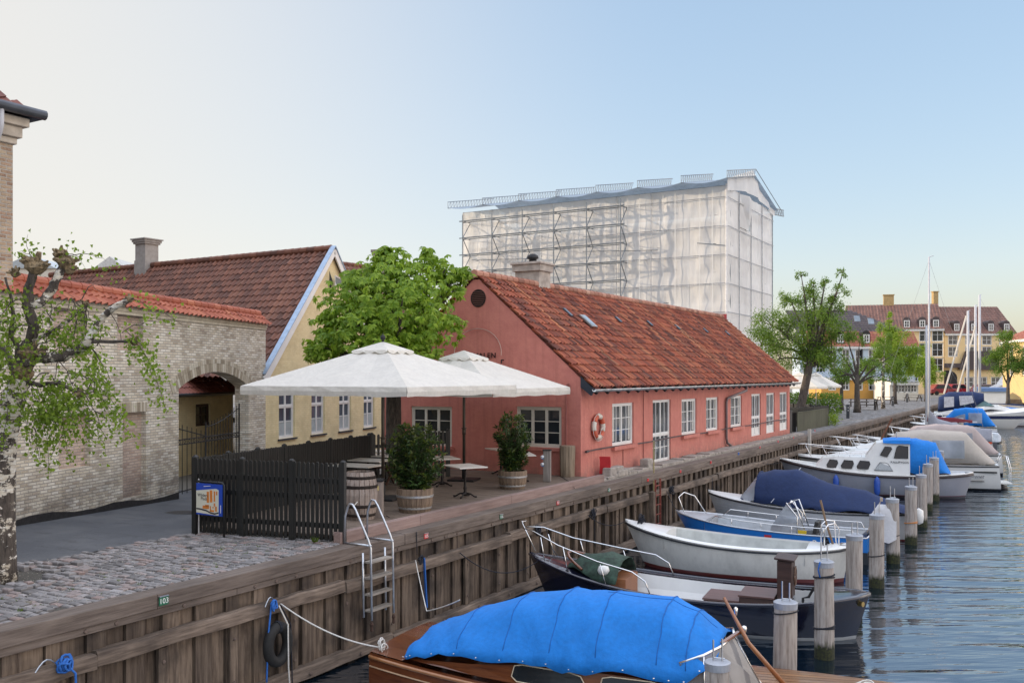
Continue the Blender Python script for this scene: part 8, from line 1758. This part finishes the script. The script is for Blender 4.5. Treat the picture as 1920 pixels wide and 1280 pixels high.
mb, rws = cover(MB(), [(X_(.50), 1.1, 2.6, 3.3, 5), (X_(.6), 1.3, 2.0, 3.45, 5), (X_(.85), 1.35, 1.7, 3.4, 5), (X_(.95), 1.3, 1.6, 2.9, 5), (X_(.96), 1.3, 1.5, 1.7, 5)], m=18, wr=.01); mb.build('canopy', navy_c, o, smooth=True, world=False, thick=.01)
for sd in (-1, 1):
    for P_ in ([(.6, 2.45), (.74, 2.15), (.75, 3.05), (.62, 3.1)], [(.8, 2.05), (.9, 1.95), (.9, 2.95), (.8, 3.0)]): winpoly(o, [(X_(a_), z) for a_, z in P_], lambda z: 1.37, side=sd, mat=M_plain('vinyl_pale', (.4, .42, .48), .3, var=.2), name='vinyl_window')
# --- further boats at the end of the basin
def simple(lab, bow, stern, B, fb, hm, parts): o, L = boat(lab, bow, stern); h = Hull(L, B, fb, tw=.7, rake=.6, srake=0, full=.45); h.skin('hull', hm, o, n=14, m=6); h.deck('deck', gelcoat, o, 0, 1, .02, .01, .1, n=10); return o, h, (lambda t_: -L / 2 + L * t_)
white_h = M_hull('plain_white', (.64, .62, .58), zl=.05, dirt=.1); blue_h = M_hull('deep_blue', (.02, .05, .14), zl=.0, bottom=(.02, .02, .02))
o, h, X_ = simple('white workboat with blue roofed cabin at the end of the basin', (-13.5 + 3, 122), (-4.5, 123), 3., (1.8, 1.4, 1.4), white_h, 0); mb = MB(); loft(mb, [(X_(.35), 1.2, 1.4, 1.1, 3.1, .05), (X_(.85), 1.2, 1.4, 1.1, 3.1, .05)]); mb.build('cabin', gelcoat, o, world=False); mb = MB(); loft(mb, [(X_(.32), 1.3, 3.1, 1.25, 3.5, .1), (X_(.88), 1.3, 3.1, 1.25, 3.5, .1)]); mb.build('roof', M_plain('blue_roof', (.1, .18, .36), .5), o, world=False)
for k, (bw_, st_, mx, tp_, cv_, lab) in enumerate((((-10.7, 109.5), (-2.7, 110.5), .3, 9.8, cream_cv, 'sailing boat with beige boom cover, leftmost of three close masts'), ((-10.4, 115.5), (-2.4, 116.5), .3, 10.8, None, 'sailing boat carrying the middle of three close masts'), ((-9.8, 112.7), (-1.8, 113.7), .3, 11.7, navy_c, 'sailing boat carrying the tallest of three close masts'))): sailboat(lab, bw_, st_, mx, 0, top=tp_, canv=cv_, boomL=5.2, B=2.6, r=.16)
for lab, (u0, v0), (u1, v1), tt in (('lower leaning spar crossing left of the close masts', (1770, 738), (1812, 592), 97), ('upper leaning spar ending between the close masts', (1795, 736), (1829, 612), 101)): mb = MB(); mb.tube([D(u0, v0, tt), D(u1, v1, tt + 1)], .09, 6); o = mb.build('spar', M_plain('pale_spar', (.6, .55, .48), .6)); tag(o, lab, 'spar')
o, h, X_ = simple('low boat with bright blue tarpaulin right of the sports cruiser cabin', (-7.5, 104), (-1., 105), 2.4, (1.3, 1.1, 1.1), white_h, 0); mb, _r = cover(MB(), [(X_(.1), .4, 1.2, 1.4, 2), (X_(.4), 1.0, 1.1, 1.9, 2), (X_(.8), 1.0, 1.1, 1.7, 2)], m=12); mb.build('tarpaulin', blue_c, o, smooth=True, world=False)
o, h, X_ = simple('white yacht hull behind the sports cruiser bow', (-2.5, 107), (5, 108), 2.6, (1.4, 1.2, 1.2), white_h, 0); mb = MB(); loft(mb, [(X_(.2), .6, 1.2, .4, 1.6, .05), (X_(.6), 1., 1.2, .8, 1.9, .05)]); mb.build('cabin', gelcoat, o, world=False)
o, h, X_ = simple('moored boat with grey green tent beneath the three masts', (-1.5, 120), (6, 121), 3., (1.6, 1.3, 1.3), blue_h, 0); mb, _r = cover(MB(), [(X_(.1), .8, 1.4, 1.8, 1.5), (X_(.4), 1.3, 1.4, 2.8, 1.2), (X_(.9), 1.3, 1.4, 2.3, 1.3)], m=12); mb.build('tent', M_cloth('grey_green', (.12, .2, .2)), o, smooth=True, world=False)
o, h, X_ = simple('dark blue hull cut off by the right edge of the photo', (2.4, 118), (11, 119), 3.2, (2.4, 2., 2.), blue_h, 0); h.rim('white_rail', gelcoat, o, .12, .1)
o, h, X_ = simple('wooden boat with tan gear by the dark blue hull', (1.0, 104), (8.5, 105.5), 2.6, (1.4, 1.1, 1.2), M_hull('brown_boat', (.3, .14, .06), zl=0.), 0); mb = MB()
for k in range(6): mb.tube([(X_(.2 + .1 * k), -.9, 1.2), (X_(.25 + .1 * k), 0, 2.1 + .2 * (k % 2)), (X_(.22 + .1 * k), .9, 1.2)], .05, 5)
mb.build('frames', M_plain('tan_gear', (.5, .36, .2), .6), o, world=False)
cruiser('white motorboat moored bow in beyond the blue curtained cruiser', (-10.2, 86.5), (-4.8, 87), 2.3, (1.1, .95, .95), grey_cv, .7, 7); cruiser('small white boat just left of the sports cruiser stern', (-10.2, 91.5), (-5.5, 92), 2.1, (1.1, .95, .95), None, .7, 8)

# ------------------------------------------------------------------ mooring piles
m, t, b = new_mat('pile_wood'); v = coords(t, (9, 9, .9)); g = noise(t, v, 2., 6, .65); sx = t.nodes.new('ShaderNodeSeparateXYZ'); t.links.new(coords(t), sx.inputs[0])
c = ramp(t, g, [(.28, (.15, .12, .1)), (.5, (.34, .3, .27)), (.75, (.5, .46, .42))])
zz = mth(t, 'ADD', sx.outputs[2], mth(t, 'MULTIPLY', noise(t, coords(t, (3, 3, 1)), 4, 4), .3)); c = mix(t, ramp(t, zz, [(.0, (1, 1, 1)), (.86, (1, 1, 1)), (.97, (0, 0, 0))]), c, ramp(t, noise(t, coords(t), 25, 4), [(.4, (.012, .014, .006)), (.7, (.045, .05, .012))]))
t.links.new(c, b.inputs['Base Color']); b.inputs['Roughness'].default_value = .85; bump(t, b, g, .8, .02); pile_m = m
capm = M_plain('pile_cap', (.36, .38, .42), .5, .4, var=.15)
piles = [(1345, 1240, -3.67, 11.0, 'pile rising through the mahogany boat foreground with grey cap'), (1473, 1128, -3.43, 13.9, 'short near pile with grey cap before the navy launch'), (1545, 1052, -3.59, 17.07, 'tall pile with blue rope tied near its cap'), (1602, 1003, -3.64, 20.18, 'pile standing beyond the navy launch stern'), (1644, 965, -3.71, 23.37, 'pile with dark rope looped to its neighbour and two pins on top'), (1673, 935, -3.83, 26.6, 'pile joined by dark rope on the right side of its neighbour'),
         (1708, 912, -3.77, 29.81, 'pile with orange rope band, sunlit on one edge'), (1727, 890, -3.93, 33.49, 'slim pile in front of the grey cabin boat, behind the orange banded one'), (1740, 870, -4.18, 37.63, 'pile before the blue cockpit canvas of the grey cabin boat'), (1752, 858, -4.28, 40.67, 'tallest looking pile at the stern of the grey cabin boat'), (1762, 845, -4.2, 43.4, 'brownish pile between grey cabin boat and cream canopy'),
         (1790, 792, -4.1, 70.5, 'far pile left of the sports cruiser, first of two'), (1802, 784, -4.1, 77.3, 'far pile left of the sports cruiser, second of two'), (1812, 778, -3.9, 84, 'far pile beside the sports cruiser hull'), (1818, 775, -3.8, 89.5, 'farthest pile under the sports cruiser side')]
pile_objs = []
for i, (u, v, x, y, lab) in enumerate(piles):
    pz = LP(u, v, (x, y), (x + RX, y + RY)); x, y = pz.x, pz.y; zt = pz.z; r = .165 if i else .15; o = thing('mooring_pile', lab, 'pile', (x, y, WZ - .5), group='wooden mooring piles in the water'); ln = Vector((random.uniform(-.03, .03), random.uniform(-.03, .03), 0)); mb = MB(); n = 20; pr = [random.uniform(.96, 1.04) for _ in range(n)]; H_ = zt - WZ + .5
    rows = [[Vector((x, y, WZ - .5 + H_ * f)) + ln * (f - 1) * -1 + Vector((r * (1.06 - .08 * f) * pr[k % n] * math.cos(2 * math.pi * k / n), r * (1.06 - .08 * f) * pr[k % n] * math.sin(2 * math.pi * k / n), 0)) for k in range(n + 1)] for f in (0, .25, .5, .75, .97, 1)]
    mb.grid(rows, flip=True); mb.build('pile_shaft', pile_m, o, smooth=True)
    mb = MB(); mb.lathe([(r + .004, -.09), (r + .01, 0), (r - .01, .012), (.001, .016)], (x, y, zt), 20); mb.build('zinc_cap', capm, o, smooth=False)
    if i < 10: mb = MB(); mb.tube([(x - .05, y, zt), (x - .05, y, zt + .26 + .04 * (i % 3))], .011, 5); mb.tube([(x + .05, y + .03, zt), (x + .05, y + .03, zt + .28)], .011, 5); mb.tube([(x - .06, y, zt + .04), (x + .08, y + .04, zt + .04)], .011, 5); mb.build('rope_pins', steel, o)
    pile_objs.append((x, y, zt, r))
def band(lab, i, dz, mat, r=.014, n=1, tilt=.03):
    x, y, zt, rr_ = pile_objs[i]; mb = MB()
    for k in range(n): mb.tube([(x + (rr_ + .012) * math.cos(a), y + (rr_ + .012) * math.sin(a), zt - dz - k * .03 + tilt * math.cos(a + k)) for a in [2 * math.pi * q / 20 for q in range(20)]], r, 5, closed=True)
    o = mb.build('rope_band', mat, smooth=True); tag(o, lab, 'rope')
band('blue rope turns round the tall near pile', 2, .25, rope_k, .014, 2); band('black rope band lower down the tall near pile', 2, 1.15, rope_k, .016, 2); band('thin rope below the cap of the short near pile', 1, .14, rope_k, .01); band('dark rope round the pile beyond the navy stern', 4, .95, rope_k, .012); band('dark rope round the joined pile', 5, .98, rope_k, .012); band('orange rope band round the sunlit pile', 6, 1.05, M_plain('orange_rope', (.5, .2, .06), .9), .012, 2)
mb = MB(); x, y, zt, rr_ = pile_objs[2]; mb.tube([(x - .03, y - rr_ - .02, zt + .02), (x - .06, y - rr_ - .025, zt - .12), (x - .03, y - rr_ - .02, zt - .25)], .013, 5); o = mb.build('rope_tail', rope_b, smooth=True); tag(o, 'short blue rope tail over the cap edge of the tall near pile', 'rope')
# slack mooring lines along the quay
for (a, b_, s, lab) in (((QX + .1, 15.9, -.62), (-9.6, 17.6, -.95), .35, 'dark mooring line sagging to the navy launch bow'), ((QX + .1, 19.6, -.62), (-9.3, 18.2, -.9), .3, 'dark mooring line from the wale to the far side of the navy bow'), ((QX + .1, 21.9, -.62), (-9.9, 22.9, -.85), .2, 'dark line holding the white dinghy bow'), ((QX + .1, 27.6, -.62), (-9.7, 26.4, -1.0), .15, 'dark line holding the blue aluminium boat bow'), ((QX + .1, 32, -.62), (-10.1, 30.6, -.9), .15, 'dark line holding the clinker bow'), ((QX + .1, 38.5, -.62), (-10.3, 41, -.7), .1, 'dark line holding the grey cabin boat bow')): rope('mooring_line', lab, [a, b_], .01, rope_k, s)
for y_, lab in ((19.2, 'dark rope tangle on the wale above the navy launch'), (22.2, 'dark rope tangle on the wale beside the timber post'), (27.9, 'rope tangle on the wale beyond the red ladder')):
    knot('rope_knot', lab, (QX + .12, y_, -.62), .013, rope_k, 7, .1); rope('rope_tail', lab.replace('tangle on', 'tail hanging from').replace('rope tail', 'rope tail'), [(QX + .13, y_ + .05, -.65), (QX + .12, y_ + .1, -1.5)], .011, rope_k)
mb = MB(); p = WX(1520, 800, QX + .15); mb.b2((QX + .02, p.y - .06, -1.4), (QX + .16, p.y + .06, .35)); o = mb.build('white_stake', M_plain('bleached_stake', (.5, .47, .42), .8, var=.2)); tag(o, 'bleached perforated stake standing above the quay beyond the pink house', 'stake')
